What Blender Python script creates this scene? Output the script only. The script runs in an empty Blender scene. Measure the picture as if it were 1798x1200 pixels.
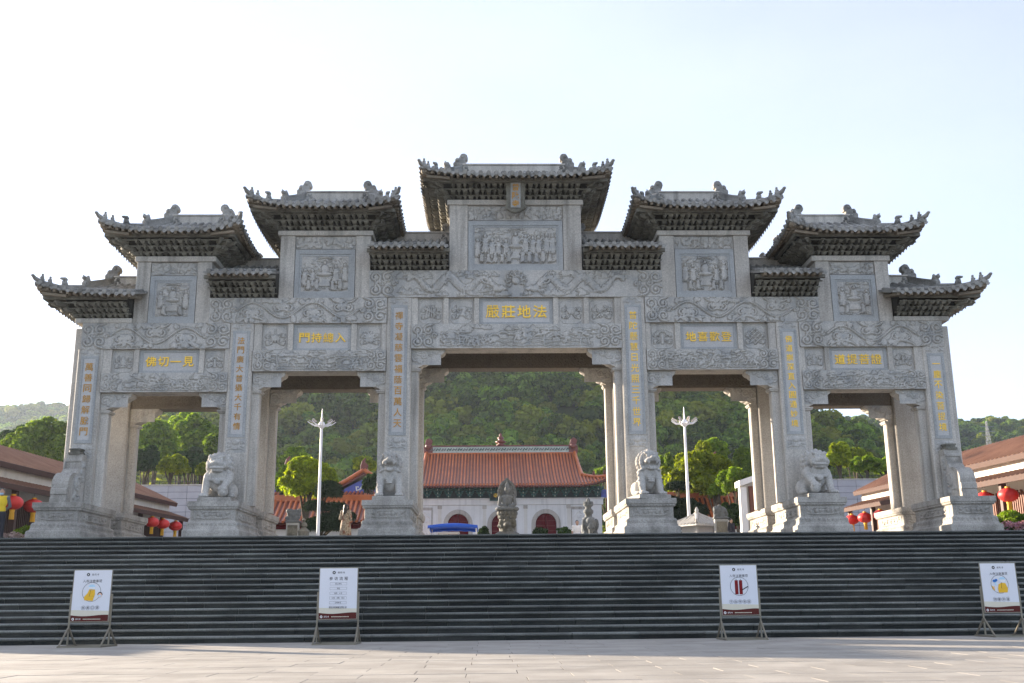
import bpy, bmesh, math, random
import numpy as np
from mathutils import Vector, Matrix, Euler

PI = math.pi
R = math.radians
random.seed(7)
rng = np.random.default_rng(7)
SC = bpy.context.scene
COL = SC.collection

# ------------------------------------------------------------------ camera
FPX, PITCH, YAW, ROLL = 1839.337, 0.243416, 0.02552, -0.009365
CAMX, CAMZ = -1.029, 0.84
cam_d = bpy.data.cameras.new('camera')
cam = bpy.data.objects.new('camera', cam_d)
COL.objects.link(cam)
SC.camera = cam
cam_d.sensor_width = 36.0
cam_d.lens = FPX * 36.0 / 1798.0
cam_d.clip_start = 0.1
cam_d.clip_end = 9000
_F = Vector((math.sin(YAW) * math.cos(PITCH), math.cos(YAW) * math.cos(PITCH), math.sin(PITCH)))
_R = Vector((math.cos(YAW), -math.sin(YAW), 0))
_U = _R.cross(_F)
_R2 = math.cos(ROLL) * _R + math.sin(ROLL) * _U
_U2 = -math.sin(ROLL) * _R + math.cos(ROLL) * _U
cam.matrix_world = Matrix(((_R2.x, _U2.x, -_F.x, CAMX), (_R2.y, _U2.y, -_F.y, 0.0),
                           (_R2.z, _U2.z, -_F.z, CAMZ), (0, 0, 0, 1)))

# ------------------------------------------------------------------ light
SUN_AZ = R(-52.0)      # measured from +Y (behind the gate) towards -X (left)
SUN_EL = R(12.0)
SUN_STRENGTH = 4.3
SKY_STRENGTH = 0.05
VEIL = 0.122           # thin even cloud veil over the whole sky
EXPOSURE = 2.42
HAZE = 0.00016
sun_dir = Vector((math.sin(SUN_AZ) * math.cos(SUN_EL), math.cos(SUN_AZ) * math.cos(SUN_EL), math.sin(SUN_EL)))
sd = bpy.data.lights.new('sun', 'SUN')
sd.energy = SUN_STRENGTH
sd.angle = R(0.6)
sd.color = (1.0, 0.84, 0.65)
so = bpy.data.objects.new('sun', sd)
COL.objects.link(so)
so.location = (-60, 60, 60)
so.rotation_euler = (-sun_dir).to_track_quat('-Z', 'Y').to_euler()

W = bpy.data.worlds.new('World')
SC.world = W
W.use_nodes = True
wn, wl = W.node_tree.nodes, W.node_tree.links
wn.clear()
sky = wn.new('ShaderNodeTexSky')
sky.sky_type = 'NISHITA'
sky.sun_disc = False
sky.sun_elevation = SUN_EL
sky.sun_rotation = SUN_AZ
sky.altitude = 0
sky.air_density = 0.6
sky.dust_density = 0.6
sky.ozone_density = 2.0
bg = wn.new('ShaderNodeBackground')
bg.inputs['Strength'].default_value = SKY_STRENGTH
wo = wn.new('ShaderNodeOutputWorld')
wl.new(sky.outputs[0], bg.inputs['Color'])
vb = wn.new('ShaderNodeBackground')
vt = wn.new('ShaderNodeTexCoord')
vm = wn.new('ShaderNodeMapping'); vm.inputs['Scale'].default_value = (1.0, 1.0, 2.6)
vn = wn.new('ShaderNodeTexNoise'); vn.inputs['Scale'].default_value = 2.2; vn.inputs['Detail'].default_value = 5; vn.inputs['Roughness'].default_value = 0.5
vr = wn.new('ShaderNodeValToRGB')
vr.color_ramp.elements[0].position = 0.3; vr.color_ramp.elements[0].color = (0.79, 0.78, 0.84, 1)
vr.color_ramp.elements[1].position = 0.72; vr.color_ramp.elements[1].color = (1.0, 0.965, 0.94, 1)
wl.new(vt.outputs['Generated'], vm.inputs[0]); wl.new(vm.outputs[0], vn.inputs['Vector']); wl.new(vn.outputs[0], vr.inputs[0])
wl.new(vr.outputs[0], vb.inputs['Color']); vb.inputs['Strength'].default_value = VEIL
va = wn.new('ShaderNodeAddShader')
wl.new(bg.outputs[0], va.inputs[0]); wl.new(vb.outputs[0], va.inputs[1])
wl.new(va.outputs[0], wo.inputs['Surface'])

SC.view_settings.view_transform = 'Standard'
SC.view_settings.look = 'None'
SC.view_settings.gamma = 1.0
SC.view_settings.use_curve_mapping = False
SC.view_settings.exposure = EXPOSURE
SC.render.engine = 'CYCLES'
SC.cycles.max_bounces = 6
SC.cycles.diffuse_bounces = 3
SC.cycles.glossy_bounces = 2
SC.cycles.transmission_bounces = 3
SC.cycles.volume_bounces = 0
SC.cycles.transparent_max_bounces = 6
SC.cycles.use_denoising = True
SC.cycles.sample_clamp_indirect = 6.0

# ------------------------------------------------------------------ helpers
WORG = {}


def worg(o):
    return WORG.get(o.name, Vector((0, 0, 0)))


def tag(o, label=None, cat=None, group=None, kind=None):
    if label: o['label'] = label
    if cat: o['category'] = cat
    if group: o['group'] = group
    if kind: o['kind'] = kind
    return o


def thing(name, label, cat, loc=(0, 0, 0), rotz=0.0, group=None, kind=None):
    o = bpy.data.objects.new(name, None)
    o.empty_display_size = 0.2
    COL.objects.link(o)
    o.location = loc
    o.rotation_euler = (0, 0, rotz)
    WORG[o.name] = Vector(loc)
    return tag(o, label, cat, group, kind)


def fast_mesh(name, V, F4):
    """V (n,3) float array, F4 (m,4) int array of quads"""
    me = bpy.data.meshes.new(name)
    n, m = len(V), len(F4)
    me.vertices.add(n)
    me.vertices.foreach_set('co', np.asarray(V, dtype=np.float32).ravel())
    me.loops.add(m * 4)
    me.loops.foreach_set('vertex_index', np.asarray(F4, dtype=np.int32).ravel())
    me.polygons.add(m)
    me.polygons.foreach_set('loop_start', np.arange(0, m * 4, 4, dtype=np.int32))
    me.polygons.foreach_set('loop_total', np.full(m, 4, dtype=np.int32))
    me.update(calc_edges=True)
    return me


def link(me, name, mats, parent=None, loc=None, rot=None, scale=None, kind=None, local=False):
    """one object from a mesh; loc is a world place unless local"""
    o = bpy.data.objects.new(name, me)
    COL.objects.link(o)
    if mats is not None:
        if not isinstance(mats, (list, tuple)): mats = [mats]
        if len(me.materials) == 0:
            for q in mats: me.materials.append(q)
    loc = Vector(loc if loc is not None else (0, 0, 0))
    if parent is not None:
        o.parent = parent
        if local:
            WORG[o.name] = worg(parent) + loc
            o.location = loc
        else:
            WORG[o.name] = loc
            o.location = loc - worg(parent)
    else:
        o.location = loc
        WORG[o.name] = loc
    if rot is not None: o.rotation_euler = rot
    if scale is not None: o.scale = scale
    if kind: o['kind'] = kind
    return o


class MB:
    def __init__(self):
        self.v, self.f, self.m, self.c, self.xf = [], [], [], 0, None

    def add(self, V, F):
        b = len(self.v)
        if self.xf is not None: V = [self.xf(p) for p in V]
        self.v += [tuple(p) for p in V]
        self.f += [tuple(i + b for i in q) for q in F]
        self.m += [self.c] * len(F)
        return self

    def box(self, x0, x1, y0, y1, z0, z1):
        return self.add([(x0, y0, z0), (x1, y0, z0), (x1, y1, z0), (x0, y1, z0),
                         (x0, y0, z1), (x1, y0, z1), (x1, y1, z1), (x0, y1, z1)],
                        [(0, 3, 2, 1), (4, 5, 6, 7), (0, 1, 5, 4), (1, 2, 6, 5), (2, 3, 7, 6), (3, 0, 4, 7)])

    def loops(self, L, closed=True, caps=True):
        """skin a list of vertex loops of equal length"""
        n = len(L[0]); V = [p for l in L for p in l]; F = []
        for i in range(len(L) - 1):
            for j in range(n if closed else n - 1):
                k = (j + 1) % n
                F.append((i * n + j, i * n + k, (i + 1) * n + k, (i + 1) * n + j))
        if caps:
            F.append(tuple(range(n - 1, -1, -1)))
            F.append(tuple((len(L) - 1) * n + j for j in range(n)))
        return self.add(V, F)

    def rects(self, levels):
        """levels (z, x0, x1, y0, y1) bottom to top"""
        return self.loops([[(a, c, z), (b, c, z), (b, d, z), (a, d, z)] for z, a, b, c, d in levels])

    def bar(self, p, q, w, h=None, up=(0, 0, 1)):
        p, q = Vector(p), Vector(q)
        d = (q - p).normalized(); h = h or w
        u = Vector(up)
        if abs(d.dot(u)) > 0.98: u = Vector((0, 1, 0))
        s = d.cross(u).normalized() * (w / 2); t = s.cross(d).normalized() * (h / 2)
        L = [[c - s - t, c + s - t, c + s + t, c - s + t] for c in (p, q)]
        return self.loops(L)

    def tube(self, pts, r, n=8, caps=True, squash=1.0):
        pts = [Vector(p) for p in pts]
        rr = r if isinstance(r, (list, tuple, np.ndarray)) else [r] * len(pts)
        L = []
        d0 = (pts[1] - pts[0]).normalized()
        u = Vector((0, 0, 1)) if abs(d0.z) < 0.9 else Vector((0, 1, 0))
        for i, p in enumerate(pts):
            a = pts[max(0, i - 1)]; b = pts[min(len(pts) - 1, i + 1)]
            d = (b - a).normalized()
            s = d.cross(u)
            if s.length < 1e-4: s = Vector((1, 0, 0))
            s.normalize(); t = s.cross(d).normalized(); u = t
            L.append([p + (s * math.cos(2 * PI * k / n) + t * math.sin(2 * PI * k / n) * squash) * rr[i] for k in range(n)])
        return self.loops(L, True, caps)

    def lathe(self, prof, c=(0, 0, 0), n=16, sx=1.0, sy=1.0, ph=0.0):
        L = [[(c[0] + r * sx * math.cos(2 * PI * k / n + ph), c[1] + r * sy * math.sin(2 * PI * k / n + ph), c[2] + z) for k in range(n)]
             for r, z in prof]
        return self.loops(L)

    def prism(self, poly, y0, y1, axis='y'):
        def mk(a, b, t):
            return (a, t, b) if axis == 'y' else ((t, a, b) if axis == 'x' else (a, b, t))
        n = len(poly)
        V = [mk(a, b, y0) for a, b in poly] + [mk(a, b, y1) for a, b in poly]
        F = [tuple(range(n)), tuple(range(2 * n - 1, n - 1, -1))] + [(j, n + j, n + (j + 1) % n, (j + 1) % n) for j in range(n)]
        return self.add(V, F)

    def ell(self, c, r, nu=12, nv=8, rot=None):
        if not isinstance(r, (tuple, list)): r = (r, r, r)
        V, F = [], []
        M = Euler(rot).to_matrix() if rot else None
        for i in range(1, nv):
            th = PI * i / nv
            for j in range(nu):
                ph = 2 * PI * j / nu
                V.append((r[0] * math.sin(th) * math.cos(ph), r[1] * math.sin(th) * math.sin(ph), r[2] * math.cos(th)))
        V += [(0, 0, r[2]), (0, 0, -r[2])]
        t, b = len(V) - 2, len(V) - 1
        for i in range(nv - 2):
            for j in range(nu):
                k = (j + 1) % nu
                F.append((i * nu + j, (i + 1) * nu + j, (i + 1) * nu + k, i * nu + k))
        for j in range(nu):
            k = (j + 1) % nu
            F.append((t, j, k)); F.append((b, (nv - 2) * nu + k, (nv - 2) * nu + j))
        c = Vector(c)
        V = [(M @ Vector(p) if M else Vector(p)) + c for p in V]
        return self.add(V, F)

    def cap(self, p, q, r0, r1, n=10):
        """tapered capsule for sculpted bodies"""
        self.tube([p, q], [r0, r1], n)
        self.ell(p, r0, n, 8); self.ell(q, r1, n, 8)
        return self

    def grid(self, P):
        ny, nx = len(P), len(P[0])
        return self.add([p for row in P for p in row],
                        [(j * nx + i, j * nx + i + 1, (j + 1) * nx + i + 1, (j + 1) * nx + i) for j in range(ny - 1) for i in range(nx - 1)])

    def mesh(self, name, centre=None, fixn=True):
        me = bpy.data.meshes.new(name)
        V = np.array(self.v, dtype=float)
        if centre is None: centre = np.zeros(3)
        me.from_pydata((V - np.asarray(centre)).tolist(), [], self.f)
        if any(self.m): me.polygons.foreach_set('material_index', self.m)
        if fixn:
            b = bmesh.new(); b.from_mesh(me)
            bmesh.ops.recalc_face_normals(b, faces=b.faces)
            b.to_mesh(me); b.free()
        me.update()
        return me

    def build(self, name, mats, parent=None, local=False, smooth=False, kind=None, bevel=0.0, fixn=True, auto=None):
        V = np.array(self.v, dtype=float)
        c = (V.min(0) + V.max(0)) / 2
        if parent is None: c[2] = V[:, 2].min()
        me = self.mesh(name, c, fixn)
        if smooth or auto:
            me.polygons.foreach_set('use_smooth', [True] * len(me.polygons))
        o = link(me, name, mats, parent, loc=c, local=local, kind=kind)
        if auto:
            me.set_sharp_from_angle(angle=R(auto))
        if bevel > 0:
            b = o.modifiers.new('bevel', 'BEVEL'); b.width = bevel; b.segments = 1; b.limit_method = 'ANGLE'; b.angle_limit = R(40)
        return o


def sculpt(mb, voxel, smooth=2, name='sculpt'):
    """one continuous surface from overlapping solids"""
    me = mb.mesh(name, fixn=True)
    o = bpy.data.objects.new('tmp', me); COL.objects.link(o)
    r = o.modifiers.new('r', 'REMESH'); r.mode = 'VOXEL'; r.voxel_size = voxel
    if smooth:
        s = o.modifiers.new('s', 'SMOOTH'); s.iterations = smooth; s.factor = 0.5
    dg = bpy.context.evaluated_depsgraph_get()
    out = bpy.data.meshes.new_from_object(o.evaluated_get(dg))
    bpy.data.objects.remove(o); bpy.data.meshes.remove(me)
    out.materials.clear()
    out.name = name
    out.polygons.foreach_set('use_smooth', [True] * len(out.polygons))
    return out


def copy_tree(o, parent=None, loc=None, rotz=None):
    c = o.copy(); COL.objects.link(c)
    if parent is not None: c.parent = parent
    WORG[c.name] = worg(o).copy()
    if loc is not None:
        c.location = loc; WORG[c.name] = Vector(loc)
    if rotz is not None: c.rotation_euler = (0, 0, rotz)
    for ch in list(o.children): copy_tree(ch, c)
    return c


# ------------------------------------------------------------------ materials
def nd(t, kind, **kw):
    n = t.nodes.new(kind)
    for k, v in kw.items(): setattr(n, k, v)
    return n


def mix(t, fac, a, b, mode='MIX'):
    m = nd(t, 'ShaderNodeMix', data_type='RGBA', blend_type=mode)
    for s, v in ((0, fac), (6, a), (7, b)):
        if hasattr(v, 'is_linked') or hasattr(v, 'links'): t.links.new(v, m.inputs[s])
        elif s == 0: m.inputs[0].default_value = v
        else: m.inputs[s].default_value = (*v, 1.0)
    return m.outputs[2]


def ramp(t, src, a, b, lo=0.0, hi=1.0):
    m = nd(t, 'ShaderNodeMapRange')
    t.links.new(src, m.inputs[0])
    m.inputs[1].default_value = a; m.inputs[2].default_value = b
    m.inputs[3].default_value = lo; m.inputs[4].default_value = hi
    return m.outputs[0]


def noise(t, scale, detail=3.0, rough=0.55, vec=None, stretch=None):
    n = nd(t, 'ShaderNodeTexNoise')
    n.inputs['Scale'].default_value = scale; n.inputs['Detail'].default_value = detail; n.inputs['Roughness'].default_value = rough
    if vec is None:
        g = nd(t, 'ShaderNodeNewGeometry'); vec = g.outputs['Position']
    if stretch:
        mp = nd(t, 'ShaderNodeMapping'); mp.inputs['Scale'].default_value = stretch
        t.links.new(vec, mp.inputs[0]); vec = mp.outputs[0]
    t.links.new(vec, n.inputs['Vector'])
    return n.outputs[0]


def newmat(name):
    m = bpy.data.materials.new(name); m.use_nodes = True
    t = m.node_tree
    return m, t, t.nodes['Principled BSDF']


def stone(name, c1, c2, rough=0.75, scale=1.2, speck=0.25, speck_scale=28.0, streak=None, streak_amt=0.0, blot=None, blot_amt=0.0,
          blot_scale=0.7, rand=0.0, bump=0.25, spec=0.18, island=0.0):
    m, t, p = newmat(name)
    col = mix(t, ramp(t, noise(t, scale, 5, 0.6), 0.3, 0.7), c1, c2)
    if speck:
        k = ramp(t, noise(t, speck_scale, 2, 0.7), 0.3, 0.7, 1 - speck, 1 + speck)
        col = mix(t, 1.0, col, k, 'MULTIPLY')
    if streak_amt:
        k = ramp(t, noise(t, 1.0, 4, 0.6, stretch=(3.0, 3.0, 0.22)), 0.5, 0.72, 0.0, streak_amt)
        col = mix(t, k, col, streak)
    if blot_amt:
        k = ramp(t, noise(t, blot_scale, 6, 0.65), 0.48, 0.66, 0.0, blot_amt)
        col = mix(t, k, col, blot)
    if rand:
        oi = nd(t, 'ShaderNodeObjectInfo')
        col = mix(t, 1.0, col, ramp(t, oi.outputs['Random'], 0, 1, 1 - rand, 1 + rand), 'MULTIPLY')
    if island:
        gi = nd(t, 'ShaderNodeNewGeometry')
        col = mix(t, 1.0, col, ramp(t, gi.outputs['Random Per Island'], 0, 1, 1 - island, 1 + island), 'MULTIPLY')
    t.links.new(col, p.inputs['Base Color'])
    p.inputs['Roughness'].default_value = rough
    p.inputs['Specular IOR Level'].default_value = spec
    if bump:
        b = nd(t, 'ShaderNodeBump'); b.inputs['Strength'].default_value = bump; b.inputs['Distance'].default_value = 0.02
        t.links.new(noise(t, speck_scale * 0.8, 4, 0.6), b.inputs['Height'])
        t.links.new(b.outputs[0], p.inputs['Normal'])
    return m


def plain(name, col, rough=0.5, metal=0.0, var=0.12, scale=3.0, spec=0.5, rand=0.0, bump=0.0):
    m, t, p = newmat(name)
    c = mix(t, ramp(t, noise(t, scale, 4, 0.6), 0.3, 0.7), tuple(x * (1 - var) for x in col), tuple(x * (1 + var) for x in col))
    if rand:
        oi = nd(t, 'ShaderNodeObjectInfo')
        c = mix(t, 1.0, c, ramp(t, oi.outputs['Random'], 0, 1, 1 - rand, 1 + rand), 'MULTIPLY')
    t.links.new(c, p.inputs['Base Color'])
    p.inputs['Roughness'].default_value = rough; p.inputs['Metallic'].default_value = metal
    p.inputs['Specular IOR Level'].default_value = spec
    if bump:
        b = nd(t, 'ShaderNodeBump'); b.inputs['Strength'].default_value = bump; b.inputs['Distance'].default_value = 0.02
        t.links.new(noise(t, 30, 3, 0.6), b.inputs['Height']); t.links.new(b.outputs[0], p.inputs['Normal'])
    return m


def foliage(name, dark, light, hue_rand=0.25, clump=0.5, trans=0.4, yellow=None, yamt=0.0):
    m = bpy.data.materials.new(name); m.use_nodes = True
    t = m.node_tree; t.nodes.clear()
    g = nd(t, 'ShaderNodeNewGeometry')
    col = mix(t, ramp(t, g.outputs['Random Per Island'], 0, 1, 0.0, 1.0), dark, light)
    col = mix(t, 1.0, col, ramp(t, noise(t, clump, 3, 0.6), 0.3, 0.7, 0.65, 1.35), 'MULTIPLY')
    oi = nd(t, 'ShaderNodeObjectInfo')
    col = mix(t, 1.0, col, ramp(t, oi.outputs['Random'], 0, 1, 1 - hue_rand, 1 + hue_rand), 'MULTIPLY')
    if yamt:
        r2 = nd(t, 'ShaderNodeMath', operation='FRACT')
        mm = nd(t, 'ShaderNodeMath', operation='MULTIPLY'); mm.inputs[1].default_value = 17.3
        t.links.new(oi.outputs['Random'], mm.inputs[0]); t.links.new(mm.outputs[0], r2.inputs[0])
        col = mix(t, ramp(t, r2.outputs[0], 0.55, 1.0, 0.0, yamt), col, yellow)
    d = nd(t, 'ShaderNodeBsdfDiffuse'); tr = nd(t, 'ShaderNodeBsdfTranslucent'); mx = nd(t, 'ShaderNodeMixShader')
    t.links.new(col, d.inputs[0])
    t.links.new(mix(t, 1.0, col, (1.25, 1.3, 0.55), 'MULTIPLY'), tr.inputs[0])
    mx.inputs[0].default_value = trans
    t.links.new(d.outputs[0], mx.inputs[1]); t.links.new(tr.outputs[0], mx.inputs[2])
    gl = nd(t, 'ShaderNodeBsdfGlossy'); gl.inputs['Roughness'].default_value = 0.45
    m2 = nd(t, 'ShaderNodeMixShader'); m2.inputs[0].default_value = 0.015
    t.links.new(mx.outputs[0], m2.inputs[1]); t.links.new(gl.outputs[0], m2.inputs[2])
    out = nd(t, 'ShaderNodeOutputMaterial'); t.links.new(m2.outputs[0], out.inputs[0])
    return m


M = {}
M['granite'] = stone('grey_granite', (0.435, 0.402, 0.355), (0.515, 0.482, 0.43), streak=(0.15, 0.142, 0.125), streak_amt=0.6, rand=0.09)
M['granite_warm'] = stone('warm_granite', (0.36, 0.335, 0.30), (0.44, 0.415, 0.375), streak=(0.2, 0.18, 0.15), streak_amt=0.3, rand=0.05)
M['soffit_shade'] = stone('shade_toned_granite', (0.135, 0.118, 0.095), (0.21, 0.185, 0.15), blot=(0.07, 0.06, 0.05), blot_amt=0.5, blot_scale=1.2, rand=0.06)  # weathered granite, toned darker to paint in the shade between the frames
M['blue'] = stone('blue_grey_granite', (0.325, 0.332, 0.328), (0.395, 0.402, 0.395), speck=0.2, streak=(0.33, 0.34, 0.34), streak_amt=0.25, rand=0.06)
M['pale'] = stone('pale_granite', (0.45, 0.44, 0.425), (0.51, 0.50, 0.485), speck=0.12, rand=0.04)
M['carved'] = stone('carved_granite', (0.42, 0.40, 0.365), (0.51, 0.488, 0.45), speck=0.22, blot=(0.27, 0.28, 0.285), blot_amt=0.6, blot_scale=1.6,
                    streak=(0.14, 0.138, 0.125), streak_amt=0.45)
M['roof'] = stone('weathered_roof_stone', (0.235, 0.228, 0.21), (0.35, 0.34, 0.315), blot=(0.06, 0.058, 0.052), blot_amt=0.7, blot_scale=1.3, rand=0.12, bump=0.4)
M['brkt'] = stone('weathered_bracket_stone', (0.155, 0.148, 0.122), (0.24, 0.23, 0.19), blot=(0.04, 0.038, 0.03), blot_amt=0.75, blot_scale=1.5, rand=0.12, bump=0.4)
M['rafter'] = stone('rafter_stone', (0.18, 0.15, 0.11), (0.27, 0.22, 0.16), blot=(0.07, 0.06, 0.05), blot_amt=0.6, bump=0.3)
M['base'] = stone('pedestal_granite', (0.32, 0.30, 0.27), (0.43, 0.405, 0.365), blot=(0.09, 0.088, 0.072), blot_amt=0.5, blot_scale=1.4, streak=(0.10, 0.095, 0.08), streak_amt=0.3, rand=0.05)
M['lion'] = stone('lion_granite', (0.40, 0.38, 0.35), (0.49, 0.47, 0.435), blot=(0.16, 0.155, 0.14), blot_amt=0.35, blot_scale=2.5, rand=0.04)
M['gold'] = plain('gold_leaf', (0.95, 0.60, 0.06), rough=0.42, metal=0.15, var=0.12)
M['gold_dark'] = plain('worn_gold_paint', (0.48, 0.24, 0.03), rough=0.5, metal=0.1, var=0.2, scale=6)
M['dark'] = plain('bracket_gap_shade', (0.03, 0.028, 0.023), rough=0.9)  # near-black backing paints shade into the gaps between the brackets
# ------------------------------------------------------------------ carved reliefs (height grids)
class Relief:
    def __init__(self, w, h, res=0.02):
        self.w, self.h_, self.res = w, h, res
        self.nx, self.nz = max(2, int(round(w / res)) + 1), max(2, int(round(h / res)) + 1)
        self.dx, self.dz = w / (self.nx - 1), h / (self.nz - 1)
        self.H = np.zeros((self.nz, self.nx))

    def dot(self, x, z, w, h):
        i0, i1 = max(0, int((x - w) / self.dx)), min(self.nx - 1, int((x + w) / self.dx) + 1)
        j0, j1 = max(0, int((z - w) / self.dz)), min(self.nz - 1, int((z + w) / self.dz) + 1)
        if i0 > i1 or j0 > j1: return
        X = np.arange(i0, i1 + 1) * self.dx - x; Z = np.arange(j0, j1 + 1) * self.dz - z
        d = (X[None, :] ** 2 + Z[:, None] ** 2) / (w * w)
        v = h * np.sqrt(np.clip(1 - d, 0, 1))
        s = self.H[j0:j1 + 1, i0:i1 + 1]; np.maximum(s, v, out=s)

    def stroke(self, pts, w, h, taper=0.4):
        P = np.asarray(pts, float)
        if len(P) < 2: return
        L = np.concatenate([[0], np.cumsum(np.hypot(*np.diff(P, axis=0).T))])
        n = max(2, int(L[-1] / (self.res * 0.9)))
        s = np.linspace(0, L[-1], n)
        X, Z = np.interp(s, L, P[:, 0]), np.interp(s, L, P[:, 1])
        for k in range(n):
            f = 1 - taper * k / n
            self.dot(X[k], Z[k], max(w * f, self.res * 1.05), h * (0.7 + 0.3 * f))

    def ellipse(self, x, z, rx, rz, h, rot=0.0):
        w = max(rx, rz)
        i0, i1 = max(0, int((x - w) / self.dx)), min(self.nx - 1, int((x + w) / self.dx) + 1)
        j0, j1 = max(0, int((z - w) / self.dz)), min(self.nz - 1, int((z + w) / self.dz) + 1)
        if i0 > i1 or j0 > j1: return
        X = np.arange(i0, i1 + 1)[None, :] * self.dx - x; Z = np.arange(j0, j1 + 1)[:, None] * self.dz - z
        c, s = math.cos(rot), math.sin(rot)
        d = ((X * c + Z * s) / rx) ** 2 + ((-X * s + Z * c) / rz) ** 2
        v = h * np.sqrt(np.clip(1 - d, 0, 1)); q = self.H[j0:j1 + 1, i0:i1 + 1]; np.maximum(q, v, out=q)

    def rect(self, x0, x1, z0, z1, h):
        i0, i1 = max(0, int(x0 / self.dx)), min(self.nx, int(x1 / self.dx) + 1)
        j0, j1 = max(0, int(z0 / self.dz)), min(self.nz, int(z1 / self.dz) + 1)
        q = self.H[j0:j1, i0:i1]; np.maximum(q, h, out=q)

    def spiral(self, x, z, r, turns, sgn, a0, w, h):
        n = 26
        t = np.linspace(0, 1, n); a = a0 + sgn * t * turns * 2 * PI; rr = r * (1 - 0.86 * t)
        self.stroke(np.stack([x + rr * np.cos(a), z + rr * np.sin(a)], 1), w, h, 0.3)

    def curl(self, x, z, r, sgn, a0, w, h, tail=1.4):
        """a scroll with a tail running out of it"""
        self.spiral(x, z, r, 1.6, sgn, a0, w, h)
        self.dot(x, z, w * 1.3, h * 1.1)
        t = np.linspace(0, 1, 10)
        px, pz = x + r * math.cos(a0), z + r * math.sin(a0)
        tx, tz = sgn * math.sin(a0), -sgn * math.cos(a0)
        bend = r * 0.8
        self.stroke(np.stack([px + tx * r * tail * t + math.cos(a0) * bend * t * t, pz + tz * r * tail * t + math.sin(a0) * bend * t * t], 1), w, h, 0.6)

    def cloud(self, x, z, r, h, sgn=1, g=None):
        self.curl(x, z, r, sgn, PI / 2 * sgn + 0.4, r * 0.28, h, 1.6)
        self.curl(x + sgn * r * 1.5, z + r * 0.1, r * 0.7, -sgn, PI / 2, r * 0.24, h, 1.2)
        self.stroke([(x - sgn * r * 2.6, z - r * 0.8), (x - sgn * r, z - r * 1.0), (x + sgn * r * 2, z - r * 0.8), (x + sgn * r * 3.2, z - r * 0.3)], r * 0.24, h, 0.5)

    def mesh(self, name, origin, u, n, moat=0.0):
        """grid at origin, u = direction of x, up = z, n = outward"""
        o, u, n = np.array(origin, float), np.array(u, float), np.array(n, float)
        H = np.where(self.H > 0, .060 * (np.maximum(self.H, 1e-6) / .045) ** .8, 0)
        if moat > 0:      # undercut line along every carved edge
            Pd = np.pad(H, 1, mode='edge'); mxf = H.copy()
            for a in range(3):
                for b in range(3): mxf = np.maximum(mxf, Pd[a:a + H.shape[0], b:b + H.shape[1]])
            H = np.where(mxf - H > .024, -moat, H)
        H[0, :] = 0; H[-1, :] = 0; H[:, 0] = 0; H[:, -1] = 0
        I, J = np.meshgrid(np.arange(self.nx) * self.dx, np.arange(self.nz) * self.dz)
        V = o + I[..., None] * u + J[..., None] * np.array([0, 0, 1.0]) + H[..., None] * n
        c = o + u * self.w / 2 + np.array([0, 0, self.h_ / 2])
        V = (V - c).reshape(-1, 3)
        k = np.arange(self.nz * self.nx).reshape(self.nz, self.nx)
        Fq = np.stack([k[:-1, :-1], k[:-1, 1:], k[1:, 1:], k[1:, :-1]], -1).reshape(-1, 4)
        if np.dot(np.cross(u, [0, 0, 1.0]), n) < 0: Fq = Fq[:, ::-1]
        me = fast_mesh(name, V, Fq)
        me.polygons.foreach_set('use_smooth', [True] * len(me.polygons))
        return me, c

    def put(self, name, origin, u, n, m, parent, moat=0.0):
        me, c = self.mesh(name, origin, u, n, moat)
        return link(me, name, m, parent, loc=c)


def end_scrolls(r, x0, sg, H, n=2, h=0.04):
    """the block of four scrolls that closes each end of a carved beam"""
    q = H * 0.21
    for i in range(n):
        x = x0 + sg * (q * 1.15 + i * q * 2.15)
        r.curl(x, H * 0.74, q * 0.92, sg, PI * 0.5 if i % 2 else -PI * 0.3, q * 0.24, h)
        r.curl(x, H * 0.26, q * 0.92, -sg, -PI * 0.5 if i % 2 else PI * 0.3, q * 0.24, h)
        r.spiral(x + sg * q * 1.1, H * 0.5, q * 0.5, 1.2, sg, 0.5, q * 0.2, h)
        r.dot(x, H * 0.74, q * 0.3, h * 1.2); r.dot(x, H * 0.26, q * 0.3, h * 1.2)


def lotus(r, x, z, s, h):
    for k in range(-3, 4):
        a = k * 0.33
        r.ellipse(x + math.sin(a) * s * 0.55, z + math.cos(a) * s * 0.25, s * 0.17, s * 0.55, h * (1.15 - abs(k) * 0.08), -a)
    for k in range(-2, 3):
        r.ellipse(x + k * s * 0.28, z - s * 0.35, s * 0.3, s * 0.16, h * 0.9, k * 0.35)


def vine(r, x0, x1, H, h, nwave, g):
    t = np.linspace(0, 1, 160)
    X = x0 + (x1 - x0) * t
    Z = H * 0.5 + H * 0.3 * np.sin(t * nwave * 2 * PI)
    r.stroke(np.stack([X, Z], 1), H * 0.035, h, 0)
    for k in range(int(nwave * 2)):
        tc = (k + 0.5) / (nwave * 2); xc = x0 + (x1 - x0) * tc; up = 1 if k % 2 == 0 else -1
        s = H * 0.24
        r.curl(xc - s * 0.9, H * 0.5 - up * H * 0.12, s * 0.85, up, -up * PI / 2, s * 0.2, h)
        r.curl(xc + s * 0.9, H * 0.5 - up * H * 0.12, s * 0.85, -up, -up * PI / 2, s * 0.2, h)
        if k % 2 == 0: lotus(r, xc, H * 0.34, H * 0.3, h)
        else: lotus(r, xc, H * 0.6, H * 0.24, h)
        for q in range(10):
            a = g.uniform(0, 2 * PI); r.curl(xc + g.uniform(-s * 2.2, s * 2.2), H * g.choice([0.1, 0.16, 0.84, 0.9]), s * 0.34, g.choice([-1, 1]), a, s * 0.15, h * 0.7)
        for q in range(6): r.ellipse(xc + g.uniform(-s * 2, s * 2), H * g.uniform(.25, .75), s * .22, s * .09, h * .6, g.uniform(0, 3))


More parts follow.
